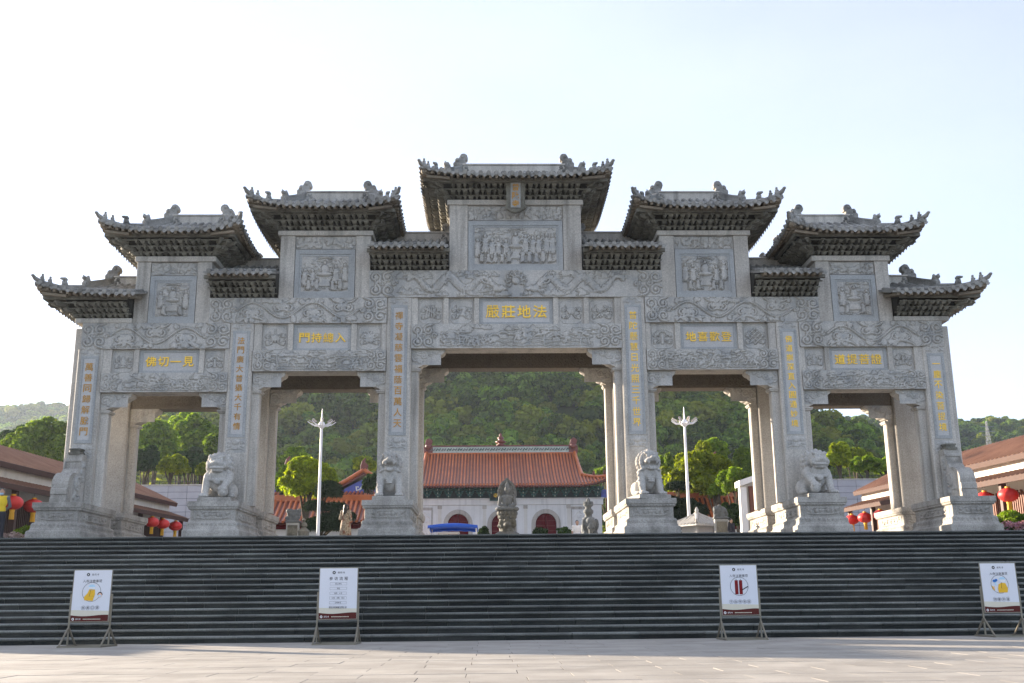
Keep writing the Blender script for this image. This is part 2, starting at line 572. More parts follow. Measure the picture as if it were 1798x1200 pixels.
def dragon(r, x0, x1, H, h, sg, g):
    """a long body in waves from tail (x0) to head (x1) with scales, legs, flames"""
    t = np.linspace(0, 1, 240)
    X = x0 + (x1 - x0) * t
    Z = H * 0.5 + H * (0.26 - 0.06 * t) * np.sin(t * 2.6 * 2 * PI + 0.6)
    for k in range(len(t)):
        w = H * (0.04 + 0.10 * math.sin(PI * min(1, t[k] * 0.75 + 0.12)))
        r.dot(X[k], Z[k], w, h)
    for k in range(8, len(t) - 10, 4):
        r.dot(X[k] + g.uniform(-.01, .01), Z[k] + H * 0.05 * (1 if k % 8 else -1), H * 0.034, h * 1.45)
        if k % 12 == 8: r.stroke([(X[k], Z[k] + H * 0.09), (X[k] - sg * H * 0.05, Z[k] + H * 0.17)], H * 0.02, h, 0.6)
    for tk in (0.3, 0.62, 0.8):
        k = int(tk * 239); q = -1 if Z[k] > H * 0.5 else 1
        r.stroke([(X[k], Z[k]), (X[k] + sg * H * 0.12, Z[k] + q * H * 0.16), (X[k] + sg * H * 0.3, Z[k] + q * H * 0.2)], H * 0.045, h, 0.3)
        for c in range(3): r.stroke([(X[k] + sg * H * 0.3, Z[k] + q * H * 0.2), (X[k] + sg * H * 0.4, Z[k] + q * H * (0.12 + 0.09 * c))], H * 0.02, h, 0.5)
    hx, hz = X[-1], Z[-1]
    r.ellipse(hx, hz, H * 0.2, H * 0.13, h * 1.5, sg * 0.2); r.ellipse(hx + sg * H * 0.17, hz - H * 0.02, H * 0.14, H * 0.07, h * 1.5)
    r.dot(hx + sg * H * 0.02, hz + H * 0.09, H * 0.045, h * 1.9)
    for a in range(5):
        r.stroke([(hx - sg * H * 0.1, hz), (hx - sg * H * 0.3, hz + H * (0.3 - a * 0.13)), (hx - sg * H * 0.5, hz + H * (0.36 - a * 0.14))], H * 0.025, h, 0.6)
    for k in range(34):
        xc = g.uniform(min(x0, x1) - .3, max(x0, x1) + .2); zc = g.choice([0.1, 0.16, 0.24, 0.76, 0.84, 0.9]) * H
        r.cloud(xc, zc, H * g.uniform(0.045, 0.07), h * 0.6, g.choice([-1, 1]))


def scenery(r, x0, x1, H, h, g):
    """rocks, pines, water and small roofs carved in low relief"""
    t = np.linspace(x0, x1, 40)
    for b in range(3):
        z0 = H * (0.12 + 0.14 * b)
        r.stroke(np.stack([t, z0 + np.array([g.uniform(-.05, .05) for _ in t]) * H], 1), H * 0.025, h * 0.7, 0)
    n = int((x1 - x0) / (H * 0.33))
    for k in range(n):
        xc = x0 + (k + g.uniform(0.2, 0.8)) * (x1 - x0) / n; kind = g.randint(0, 3)
        if kind == 0:
            zb = H * g.uniform(0.1, 0.3); zt = H * g.uniform(0.65, 0.85); lean = g.uniform(-.3, .3) * H
            r.stroke([(xc, zb), (xc + lean * 0.3, (zb + zt) / 2), (xc + lean, zt)], H * 0.035, h, 0.5)
            for q in range(7):
                r.ellipse(xc + lean + g.uniform(-.4, .4) * H, zt + g.uniform(-.22, .1) * H, H * g.uniform(.1, .19), H * 0.05, h * g.uniform(.8, 1.3), g.uniform(-.2, .2))
        elif kind == 1:
            for q in range(6):
                xx = xc + g.uniform(-.3, .3) * H; zz = H * g.uniform(.08, .45)
                r.stroke([(xx - .12 * H, zz), (xx - .04 * H, zz + .16 * H), (xx + .05 * H, zz + .13 * H), (xx + .14 * H, zz - .04 * H)], H * 0.035, h * g.uniform(.7, 1.2), 0.3)
        elif kind == 2:
            for q in range(5): r.ellipse(xc + g.uniform(-.3, .3) * H, H * g.uniform(.2, .7), H * g.uniform(.06, .14), H * g.uniform(.04, .09), h * g.uniform(.6, 1.2), g.uniform(-1, 1))
        else:
            zz = H * g.uniform(.4, .6)
            r.rect(xc - .13 * H, xc + .13 * H, zz - .16 * H, zz, h * 0.7)
            r.stroke([(xc - .24 * H, zz), (xc - .1 * H, zz + .1 * H), (xc + .1 * H, zz + .1 * H), (xc + .24 * H, zz)], H * 0.04, h, 0)
    for k in range(int(n * 0.8)):
        r.cloud(g.uniform(x0, x1), H * g.uniform(.72, .9), H * 0.06, h * 0.7, g.choice([-1, 1]))


def figure(r, x, z, s, h, halo=True, seated=False):
    if halo:
        a = np.linspace(0, 2 * PI, 20); r.stroke(np.stack([x + np.cos(a) * s * .15, z + s * .86 + np.sin(a) * s * .15], 1), s * 0.025, h * 0.6, 0)
    r.ellipse(x, z + s * .86, s * .085, s * .11, h * 1.3)
    if seated:
        r.ellipse(x, z + s * .52, s * .2, s * .26, h * 1.2); r.ellipse(x, z + s * .27, s * .36, s * .12, h * 1.4)
    else:
        r.ellipse(x, z + s * .5, s * .16, s * .28, h * 1.1); r.ellipse(x, z + s * .24, s * .19, s * .27, h)
        for q in (-.09, 0, .09): r.stroke([(x + q * s, z + s * .5), (x + q * s * 1.3, z + .02 * s)], s * 0.03, h * 1.25, 0.2)
        r.stroke([(x - .16 * s, z + .62 * s), (x, z + .48 * s), (x + .16 * s, z + .62 * s)], s * 0.05, h * 1.35, 0)


def crowd(r, w, H, g, seats=1):
    """a carved gathering round a seated figure"""
    for k in range(int(w / 0.07)):
        r.cloud(g.uniform(0.06, w - 0.06), H * g.uniform(.62, .95), 0.035, 0.022, g.choice([-1, 1]))
    for k in range(int(w / 0.02)):
        r.ellipse(g.uniform(.03, w - .03), H * g.uniform(.05, .97), g.uniform(.02, .05), g.uniform(.015, .03), g.uniform(.008, .02), g.uniform(0, 3))
    n = max(3, int(w / 0.23))
    for k in range(n):
        x = w * (k + 0.5) / n
        if abs(x - w / 2) < 0.2: continue
        figure(r, x + g.uniform(-.03, .03), H * g.uniform(.12, .3), H * g.uniform(.5, .62), 0.045, True)
    for k in range(n - 1):
        x = w * (k + 1) / n
        if abs(x - w / 2) < 0.22: continue
        figure(r, x, H * .04, H * g.uniform(.3, .42), 0.055, False)
    figure(r, w / 2, H * .34, H * .55, 0.06, True, True)
    r.rect(w / 2 - .2, w / 2 + .2, H * .16, H * .34, 0.04)
    r.stroke([(w / 2 - .22, H * .93), (w / 2 - .1, H * .96), (w / 2 + .1, H * .96), (w / 2 + .22, H * .93)], 0.03, 0.06, 0)
    for k in range(14):
        r.ellipse(g.uniform(.05, w - .05), H * g.uniform(.02, .1), g.uniform(.04, .09), 0.03, g.uniform(.02, .05), g.uniform(-.4, .4))


def emblem(r, kind, g):
    """a framed square with one auspicious emblem tied with ribbons"""
    w, H = r.w, r.h_
    m, c = 0.07 * w, 0.14 * w
    fr = [(m + c, m), (w - m - c, m), (w - m, m + c), (w - m, H - m - c), (w - m - c, H - m), (m + c, H - m), (m, H - m - c), (m, m + c), (m + c, m)]
    r.stroke(fr, 0.016, 0.014, 0)
    x, z, s = w / 2, H / 2, min(w, H) * 0.5
    h = 0.03
    for sg in (-1, 1):
        r.curl(x + sg * s * .62, z + s * .12, s * .17, sg, -.4 * sg, s * .05, h); r.curl(x + sg * s * .6, z - s * .42, s * .15, -sg, .4, s * .05, h)
        r.stroke([(x + sg * s * .25, z), (x + sg * s * .45, z + s * .3), (x + sg * s * .7, z + s * .2)], s * .05, h, .4)
        r.stroke([(x + sg * s * .2, z - s * .3), (x + sg * s * .42, z - s * .55), (x + sg * s * .7, z - s * .6)], s * .05, h, .4)
    if kind == 'knot':
        for q in (-.3, -.1, .1, .3):
            r.stroke([(x + (q - .35) * s, z + (q + .35) * s), (x + (q + .35) * s, z + (q - .35) * s)], s * .04, h, 0)
            r.stroke([(x + (q - .35) * s, z - (q + .35) * s), (x + (q + .35) * s, z - (q - .35) * s)], s * .04, h * .9, 0)
    elif kind == 'wheel':
        a = np.linspace(0, 2 * PI, 40)
        for q in (.5, .38): r.stroke(np.stack([x + np.cos(a) * s * q, z + np.sin(a) * s * q], 1), s * .045, h, 0)
        for k in range(8): r.stroke([(x, z), (x + math.cos(k * PI / 4) * s * .5, z + math.sin(k * PI / 4) * s * .5)], s * .04, h, 0)
        r.dot(x, z, s * .12, h * 1.3)
    elif kind == 'flower':
        for k in range(10):
            a = k * PI / 5; r.ellipse(x + math.cos(a) * s * .32, z + math.sin(a) * s * .32, s * .22, s * .1, h, a)
        r.dot(x, z, s * .2, h * 1.4)
    elif kind == 'shell':
        r.ellipse(x, z - s * .06, s * .38, s * .32, h * 1.2); r.stroke([(x, z + s * .3), (x, z + s * .6)], s * .05, h, .4)
        for k in range(5): r.stroke([(x, z - s * .4), (x + (k - 2) * s * .2, z + s * .2)], s * .03, h * 1.5, 0)
    elif kind == 'vase':
        r.ellipse(x, z - s * .1, s * .25, s * .34, h * 1.2); r.rect(x - s * .1, x + s * .1, z + s * .15, z + s * .45, h); r.ellipse(x, z - s * .5, s * .3, s * .08, h)
    elif kind == 'tree':
        r.stroke([(x, z - s * .55), (x, z + s * .1)], s * .13, h, .2)
        for k in range(7):
            a = PI * k / 6; r.ellipse(x + math.cos(a) * s * .4, z + s * .2 + math.sin(a) * s * .25, s * .14, s * .12, h)
    elif kind == 'book':
        r.stroke([(x - s * .3, z - s * .25), (x + s * .25, z - s * .25)], s * .1, h, 0); r.stroke([(x - s * .1, z + s * .25), (x + s * .25, z + s * .3), (x + s * .1, z - s * .2)], s * .12, h, 0)
    elif kind == 'fan':
        r.ellipse(x, z + s * .05, s * .36, s * .3, h); r.stroke([(x, z), (x - s * .3, z - s * .6)], s * .05, h * 1.3, .3)
    elif kind == 'flute':
        r.stroke([(x - s * .5, z - s * .3), (x + s * .5, z + s * .3)], s * .05, h * 1.4, 0)
        for k in range(6): r.ellipse(x + g.uniform(-.4, .4) * s, z + g.uniform(-.5, .4) * s, s * .14, s * .07, h, g.uniform(0, 3))
    else:
        for k in range(4): r.stroke([(x - s * .35 + k * s * .2, z - s * .4), (x - s * .2 + k * s * .14, z + s * .45)], s * .07, h, .2)
        r.stroke([(x - s * .4, z + s * .3), (x + s * .4, z - s * .3)], s * .08, h * 1.3, 0)


# ------------------------------------------------------------------ characters
_cc = bpy.data.curves.new('lettering', 'FONT')
_co = bpy.data.objects.new('lettering', _cc)
COL.objects.link(_co)
_chars = {}


def char_mesh(s, w, h, depth, bold=0.0, res=2):
    """text mesh in the XZ plane facing -Y, centred, fitted to w x h (None = keep the ratio)"""
    key = (s, w, h, depth, bold)
    if key in _chars: return _chars[key]
    _cc.body = s; _cc.size = 1.0; _cc.extrude = 0.0 if depth == 0 else 0.05; _cc.offset = bold; _cc.resolution_u = res
    bpy.context.view_layer.update()
    dg = bpy.context.evaluated_depsgraph_get()
    me = bpy.data.meshes.new_from_object(_co.evaluated_get(dg))
    n = len(me.vertices); co = np.empty(n * 3, dtype=np.float32); me.vertices.foreach_get('co', co); co = co.reshape(-1, 3)
    lo, hi = co.min(0), co.max(0); ctr = (lo + hi) / 2; ext = np.maximum(hi - lo, 1e-4)
    if len(s) == 1:           # keep thin characters (一) at their own size in the square
        sx = (w or h) / max(ext[0], 0.85); sz = (h or w) / max(ext[1], 0.85)
    else:
        sx = w / ext[0] if w else h / ext[1]; sz = h / ext[1] if h else sx
    out = np.stack([(co[:, 0] - ctr[0]) * sx, -(co[:, 2] - ctr[2]) / 0.05 * depth / 2 if depth else co[:, 2] * 0, (co[:, 1] - ctr[1]) * sz], 1)
    me.vertices.foreach_set('co', out.astype(np.float32).ravel()); me.update()
    me.materials.clear(); me.name = 'character'
    _chars[key] = me
    return me


COMPLEX = set('嚴攝懸禪總歡證慧凝慈雲蔭薩廣歸歸解菩提喜登')


def put_char(s, x, y, z, w, h, depth, m, parent, bold=0.02, name='character', rot=None):
    if s in COMPLEX: bold = 0.0
    me = char_mesh(s, w, h, depth, bold)
    if len(me.materials) and me.materials[0] != m:
        me = me.copy(); me.materials.clear()
    return link(me, name, m, parent, loc=(x, y, z), rot=rot)


# ------------------------------------------------------------------ the archway
GF, GB, YC, LAND = 34.23, 37.97, 36.1, 2.85
GATE = thing('stone_archway', 'huge grey granite memorial archway of five bays with tiered stone roofs and gold writing', 'archway', (0, YC, LAND))
PX = [3.96, 9.22, 14.18]
PT = [10.89, 10.0, 9.12]
BAYS = [  # x0, x1, lower beam bottom, lower beam top, row top, big beam top, jamb capital height
    (-3.545, 3.545, 9.115, 9.95, 10.9, 11.85, 8.47),
    (-8.81, -4.385, 8.35, 9.06, 10.0, 10.885, 7.74),
    (-13.76, -9.61, 7.66, 8.31, 9.13, 10.015, 7.09)]


def yy(y, back):
    return 2 * YC - y if back else y


def ybox(mb, x0, x1, y0, y1, z0, z1, back=False):
    a, b = yy(y0, back), yy(y1, back)
    mb.box(min(x0, x1), max(x0, x1), min(a, b), max(a, b), z0, z1)


JH = {0: (8.47, 7.74), 1: (7.74, 7.09), 2: (7.09, 10.0)}   # inner, outer jamb heights
for back in (False, True):
    for sg in (-1, 1):
        for i in range(3):
            x = PX[i] * sg; hw = 0.42 if i != 1 else 0.395
            y0, y1 = GF, GF + 0.82
            mb = MB(); c = 0.035; a, b = yy(y0, back), yy(y1, back)
            a, b = min(a, b), max(a, b)
            pl = [(x - hw + c, a), (x + hw - c, a), (x + hw, a + c), (x + hw, b - c), (x + hw - c, b), (x - hw + c, b), (x - hw, b - c), (x - hw, a + c)]
            mb.prism(pl, LAND + 1.08, PT[i], axis='z')
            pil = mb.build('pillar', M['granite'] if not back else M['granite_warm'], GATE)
            for side, hj in ((-sg, JH[i][0]), (sg, JH[i][1])):
                mb = MB()
                xa, xb = x + side * (hw - 0.01), x + side * (hw + 0.25)
                ja, jb = yy(GF + 0.24, back), yy(GF + 0.60, back)
                ja, jb = min(ja, jb), max(ja, jb)
                xa, xb = min(xa, xb), max(xa, xb); k = 0.04
                pl = [(xa, ja), (xb - (k if side > 0 else 0), ja), (xb, ja + (k if side > 0 else 0)), (xb, jb - (k if side > 0 else 0)), (xb - (k if side > 0 else 0), jb), (xa, jb)] if side > 0 else \
                     [(xb, ja), (xb, jb), (xa + k, jb), (xa, jb - k), (xa, ja + k), (xa + k, ja)]
                mb.prism(pl, LAND + 1.08, hj - 0.1, axis='z')
                if hj < 9.5:
                    mb.box(xa - 0.05, xb + 0.05, ja - 0.05, jb + 0.05, hj - 0.1, hj - 0.055)
                    mb.box(xa - 0.075, xb + 0.075, ja - 0.075, jb + 0.075, hj - 0.054, hj)
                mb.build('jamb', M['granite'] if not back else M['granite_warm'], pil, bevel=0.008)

# couplet panels on the six front pillars
COUP = {(-1, 0): '禪寺凝慈雲福蔭百萬人天', (1, 0): '普陀懸慧日光照三千世界', (-1, 1): '法門廣大普攝大千有情', (1, 1): '佛道崇深直入圓通妙境',
        (-1, 2): '萬善同歸解脫門', (1, 2): '一塵不染菩提境'}
ZR = [(6.17, 10.62, 6.29, 10.54), (6.14, 9.74, 6.25, 9.66), (5.97, 8.88, 6.08, 8.80)]
gp = random.Random(3)
for (sg, i), text in COUP.items():
    x = PX[i] * sg; z0, z1, q0, q1 = ZR[i]; hf = 0.285; hi = 0.19
    mb = MB()
    for a, b, c, d in ((x - hf, x - hi, z0, z1), (x + hi, x + hf, z0, z1), (x - hi, x + hi, z0, q0), (x - hi, x + hi, q1, z1)):
        mb.box(a, b, GF - 0.022, GF + 0.02, c, d)
    pan = mb.build('couplet_panel', M['blue'], GATE)
    mb = MB(); mb.box(x - hi - 0.001, x + hi + 0.001, GF - 0.010, GF + 0.015, q0 - 0.001, q1 + 0.001)
    mb.build('writing_slab', M['pale'], pan)
    for dx in (-(hf + hi) / 2, (hf + hi) / 2):      # fretwork strip on the border
        r = Relief(hf - hi - 0.02, z1 - z0 - 0.1, 0.016)
        zz = 0.04
        while zz < r.h_ - 0.06:
            r.stroke([(0.012, zz), (r.w - 0.012, zz), (r.w - 0.012, zz + 0.05), (0.03, zz + 0.05)], 0.010, 0.008, 0); zz += 0.085
        r.put('fretwork', (x + dx - r.w / 2, GF - 0.024, z0 + 0.05), (1, 0, 0), (0, -1, 0), M['blue'], pan)
    n = len(text); top, bot = q1 - 0.10, q0 + 0.10
    ch = (top - bot) / n; sz = min(0.27, ch * 0.74)
    for k, c in enumerate(text):
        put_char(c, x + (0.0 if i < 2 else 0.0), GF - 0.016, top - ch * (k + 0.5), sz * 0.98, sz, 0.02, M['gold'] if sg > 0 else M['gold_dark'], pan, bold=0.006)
    r = Relief(0.62, 0.30, 0.016)        # scroll ornament above, cloud ornament below
    for s2 in (-1, 1):
        r.stroke([(0.31, 0.2), (0.31 + s2 * .12, 0.24), (0.31 + s2 * .2, 0.12), (0.31 + s2 * .29, 0.1)], 0.022, 0.022, .4); r.curl(0.31 + s2 * .17, 0.12, 0.05, s2, 0.5, 0.016, 0.022)
    r.put('scroll_ornament', (x - 0.31, GF - 0.004, z1 + 0.0), (1, 0, 0), (0, -1, 0), M['carved'], GATE)
    r = Relief(0.66, 0.46, 0.016)
    r.ellipse(0.33, 0.34, 0.12, 0.09, 0.03)
    for s2 in (-1, 1):
        r.curl(0.33 + s2 * .2, 0.33, 0.06, s2, 0.4, 0.018, 0.025); r.curl(0.33 + s2 * .23, 0.2, 0.05, -s2, 0.4, 0.016, 0.025); r.curl(0.33 + s2 * .1, 0.15, 0.05, s2, 1.4, 0.016, 0.025)
        r.stroke([(0.33, 0.1), (0.33 + s2 * .14, 0.14), (0.33 + s2 * .28, 0.08)], 0.018, 0.025, .4)
    r.put('cloud_ornament', (x - 0.33, GF - 0.004, z0 - 0.5), (1, 0, 0), (0, -1, 0), M['carved'], GATE)


def queti(xp, xt, zt, zb, back):
    """scalloped corner bracket under a beam, from pillar xp out to tip xt"""
    d = xt - xp; H = zt - zb
    P = [(xp, zt), (xt, zt), (xt, zt - H * 0.13)]
    for k in range(6):       # scallops
        t0, t1 = k / 6, (k + 1) / 6
        xa, xb = xt - d * 0.78 * t0, xt - d * 0.78 * t1
        za, zb2 = zt - H * (0.13 + 0.80 * t0 ** 0.9), zt - H * (0.13 + 0.80 * t1 ** 0.9)
        for q in (0.35, 0.7, 1.0):
            bul = math.sin(q * PI) * H * 0.035
            P.append((xa + (xb - xa) * q, za + (zb2 - za) * q - bul))
    P += [(xp + d * 0.2, zb), (xp, zb)]
    mb = MB(); a, b = yy(GF + 0.16, back), yy(GF + 0.66, back)
    mb.prism(P, min(a, b), max(a, b))
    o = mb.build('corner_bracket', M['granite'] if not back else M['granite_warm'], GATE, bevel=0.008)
    r = Relief(abs(d) * 0.88, H * 0.8, 0.018)
    w, h = r.w, r.h_; s = 1 if d > 0 else -1
    def X(u): return u * w if s > 0 else w - u * w
    r.curl(X(0.16), h * .45, h * .3, s, 1.0, h * .07, 0.03); r.curl(X(0.42), h * .6, h * .24, -s, 2.0, h * .06, 0.03); r.curl(X(0.66), h * .72, h * .17, s, 1.0, h * .05, 0.03)
    r.curl(X(0.84), h * .82, h * .1, -s, 1.0, h * .05, 0.03); r.curl(X(0.3), h * .2, h * .14, s, 1.0, h * .05, 0.03)
    r.stroke([(X(0.02), h * .96), (X(0.95), h * .96)], .014, .02, 0)
    n = -1 if not back else -1
    yf = min(a, b)
    r.put('bracket_carving', ((xp if s > 0 else xp - w), yf - 0.003, zt - h - 0.02), (1, 0, 0), (0, -1, 0), M['carved'], o)


for back in (False, True):
    for sg in (-1, 1):
        queti(3.545 * sg, 2.41 * sg, 9.115, 8.47, back)
        queti(8.81 * sg, 7.73 * sg, 8.35, 7.74, back); queti(4.385 * sg, 5.35 * sg, 8.35, 7.74, back)
        queti(13.76 * sg, 12.76 * sg, 7.66, 7.09, back); queti(9.61 * sg, 10.57 * sg, 7.66, 7.09, back)

YB0 = GF - 0.03
# beams: the plain block behind and the carving on it
def beam(x0, x1, z0, z1, y0, y1, back, m=None):
    mb = MB(); ybox(mb, x0, x1, y0, y1, z0, z1, back)
    if not back:
        for a, b, c, d in ((x0, x0 + .012, z0, z1), (x1 - .012, x1, z0, z1), (x0, x1, z0, z0 + .012), (x0, x1, z1 - .012, z1)): mb.box(a, b, YB0 + .002, y0 + .01, c, d)
    return mb.build('beam', m or (M['granite'] if not back else M['granite_warm']), GATE)


def plate(o, r, x0, yf, z0, m=None, name='carving'):
    return r.put(name, (x0, yf, z0), (1, 0, 0), (0, -1, 0), m or M['carved'], o, moat=.034)


YB0 = GF - 0.03
g = random.Random(11)
# centre: dragon beam, scenery beam
o = beam(-5.01, 5.01, 10.9, 11.85, GF + 0.04, GF + 0.77, False)
r = Relief(10.02, 0.95, 0.019); h = 0.045
end_scrolls(r, 0, 1, 0.95, 2, h); end_scrolls(r, 10.02, -1, 0.95, 2, h)
dragon(r, 1.35, 4.42, 0.95, h, 1, g); dragon(r, 10.02 - 1.35, 10.02 - 4.42, 0.95, h, -1, g)
r.dot(5.01, 0.56, 0.13, 0.07); r.spiral(5.01, 0.56, 0.21, 1, 1, 0, 0.03, h)
for q in range(9):
    a = -.5 + q * .52; r.stroke([(5.01 + .2 * math.cos(a), .56 + .2 * math.sin(a)), (5.01 + .3 * math.cos(a + .2), .56 + .3 * math.sin(a + .2)), (5.01 + .36 * math.cos(a - .1), .56 + .36 * math.sin(a - .1))], .035, h, .6)
for sg in (-1, 1): r.cloud(5.01 + sg * .35, .14, .07, h * .8, sg)
plate(o, r, -5.01, YB0, 10.9)
o = beam(-3.545, 3.545, 9.115, 9.95, GF + 0.04, GF + 0.77, False)
r = Relief(7.09, 0.835, 0.019); end_scrolls(r, 0, 1, 0.835, 2, 0.04); end_scrolls(r, 7.09, -1, 0.835, 2, 0.04); scenery(r, 1.0, 6.1, 0.835, 0.032, g)
plate(o, r, -3.545, YB0, 9.115)
for sg in (-1, 1):
    for bi in (1, 2):
        x0, x1, zb, zt, zr, zz, _ = BAYS[bi]
        xo = -10.345 if bi == 1 else -14.52
        xa, xb = (xo, x1) if sg < 0 else (-x1, -xo)
        if bi == 1: xi = -4.385
        else: xi = -9.61
        xa, xb = (xo, xi) if sg < 0 else (-xi, -xo)
        o = beam(xa, xb, zr, zz, GF + 0.04, GF + 0.77, False)
        r = Relief(xb - xa, zz - zr, 0.019); Hh = zz - zr
        end_scrolls(r, 0, 1, Hh, 2, 0.042); end_scrolls(r, r.w, -1, Hh, 2, 0.042)
        vine(r, 0.95, r.w - 0.95, Hh, 0.042, 1.5 if bi == 2 else 2.0, g)
        plate(o, r, xa, YB0, zr)
        xa, xb = (x0, x1) if sg < 0 else (-x1, -x0)
        o = beam(xa, xb, zb, zt, GF + 0.04, GF + 0.77 if bi == 1 else GF + 0.7, False)
        r = Relief(xb - xa, zt - zb, 0.019); Hh = zt - zb
        end_scrolls(r, 0, 1, Hh, 2, 0.038); end_scrolls(r, r.w, -1, Hh, 2, 0.038); scenery(r, 0.75, r.w - 0.75, Hh, 0.034, g)
        plate(o, r, xa, YB0, zb)
# rear beams with a cloud pattern on the face seen through the bays
for bi, sgs in ((0, (1,)), (1, (-1, 1)), (2, (-1, 1))):
    for sg in sgs:
        x0, x1, zb, zt, zr, zz, _ = BAYS[bi]
        xa, xb = (x0, x1) if sg < 0 or bi == 0 else (-x1, -x0)
        o = beam(xa, xb, zb, zz, GF, GF + 0.64, True, M['soffit_shade'])
        r = Relief(xb - xa, 0.82, 0.025)
        for j in range(4):
            xx = 0.12 + (j % 2) * 0.12
            while xx < r.w - 0.1:
                r.spiral(xx, 0.12 + j * 0.2, 0.1, 1.1, 1, 0, 0.022, 0.02); xx += 0.24
        plate(o, r, xa, GB - 0.64 - 0.006, zb, M['soffit_shade'])
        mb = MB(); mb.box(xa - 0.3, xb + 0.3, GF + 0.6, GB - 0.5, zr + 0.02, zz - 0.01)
        mb.build('ceiling_slab', M['soffit_shade'], GATE)
        # big beams on the rear reach over the pillars
for sg in (-1, 1):
    for xa, xb, z0, z1 in ((3.5, 10.345, 10.002, 10.88), (9.0, 14.52, 9.132, 10.0)):
        a, b = (xa, xb) if sg > 0 else (-xb, -xa)
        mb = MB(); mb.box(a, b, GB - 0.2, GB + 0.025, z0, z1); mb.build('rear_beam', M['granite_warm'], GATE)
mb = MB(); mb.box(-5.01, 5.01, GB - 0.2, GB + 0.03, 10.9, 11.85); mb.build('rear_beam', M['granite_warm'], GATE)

# the panel rows between the beams
def panel_row(x0, x1, z0, z1, cols, text, kinds, red=None):
    """cols: x edges of posts and panels from the left; P post, E emblem, T text"""
    yr = GF + 0.13
    for k, (typ, a, b) in enumerate(cols):
        if typ == 'P':
            mb = MB(); mb.box(a, b, GF + 0.035, yr + 0.1, z0, z1); mb.build('panel_post', M['granite'], GATE, bevel=0.006)
        elif typ == 'E':
            mb = MB(); mb.box(a, b, yr + 0.065, yr + 0.15, z0, z1); mb.box(a, a + .012, yr - .002, yr + .07, z0, z1); mb.box(b - .012, b, yr - .002, yr + .07, z0, z1); mb.box(a, b, yr - .002, yr + .07, z0, z0 + .012); mb.box(a, b, yr - .002, yr + .07, z1 - .012, z1); o = mb.build('emblem_panel', M['granite'], GATE)
            r = Relief(b - a - 0.02, z1 - z0 - 0.02, 0.016); emblem(r, kinds.pop(0), g); plate(o, r, a + 0.01, yr, z0 + 0.01, M['carved'], 'emblem')
        else:
            mb = MB()
            mb.box(a, b, yr - 0.012, yr + 0.1, z0, z0 + 0.1); mb.box(a, b, yr - 0.012, yr + 0.1, z1 - 0.1, z1)
            mb.box(a, a + 0.12, yr - 0.012, yr + 0.1, z0 + 0.1, z1 - 0.1); mb.box(b - 0.12, b, yr - 0.012, yr + 0.1, z0 + 0.1, z1 - 0.1)
            o = mb.build('inscription_frame', M['blue'], GATE)
            mb = MB(); mb.box(a + 0.119, b - 0.119, yr + 0.012, yr + 0.09, z0 + 0.099, z1 - 0.099); mb.build('writing_slab', M['pale'], o)
            n = len(text); ww = (b - a - 0.24); cw = ww / (n + 0.25); sz = min((z1 - z0) * 0.53, cw * 0.86)
            for q, c in enumerate(text):
                put_char(c, (a + b) / 2 + (q - (n - 1) / 2) * cw, yr - 0.008, (z0 + z1) / 2 + 0.0, sz * 1.0, sz * 0.96, 0.035, M['gold'], o, bold=0.012)
    mb = MB(); mb.box(x0, x1, yr + 0.09, GF + 0.7, z0 + 0.002, z1 - 0.002); mb.build('row_backing', M['granite'], GATE)


panel_row(-3.54, 3.54, 9.95, 10.9, [('P', -3.545, -3.34), ('E', -3.34, -2.47), ('P', -2.47, -2.30), ('E', -2.30, -1.43), ('P', -1.43, -1.26), ('T', -1.26, 1.26),
          ('P', 1.26, 1.43), ('E', 1.43, 2.30), ('P', 2.30, 2.47), ('E', 2.47, 3.34), ('P', 3.34, 3.545)], '嚴莊地法', ['scroll', 'book', 'fan', 'flute'])
panel_row(-8.8, -4.39, 9.06, 10.0, [('P', -8.81, -8.55), ('E', -8.55, -7.68), ('P', -7.68, -7.51), ('T', -7.51, -5.56), ('P', -5.56, -5.38), ('E', -5.38, -4.54), ('P', -4.54, -4.385)], '門持總入', ['shell', 'flower'])
panel_row(4.39, 8.8, 9.06, 10.0, [('P', 4.385, 4.54), ('E', 4.54, 5.38), ('P', 5.38, 5.56), ('T', 5.56, 7.51), ('P', 7.51, 7.68), ('E', 7.68, 8.55), ('P', 8.55, 8.81)], '地喜歡登', ['tree', 'knot'])
panel_row(-13.75, -9.62, 8.31, 9.13, [('P', -13.76, -13.49), ('E', -13.49, -12.75), ('P', -12.75, -12.59), ('T', -12.59, -10.59), ('P', -10.59, -10.43), ('E', -10.43, -9.75), ('P', -9.75, -9.61)], '佛切一見', ['vase', 'tree'])
panel_row(9.62, 13.75, 8.31, 9.13, [('P', 9.61, 9.75), ('E', 9.75, 10.43), ('P', 10.43, 10.59), ('T', 10.59, 12.59), ('P', 12.59, 12.75), ('E', 12.75, 13.49), ('P', 13.49, 13.76)], '道提菩證', ['vase', 'wheel'])

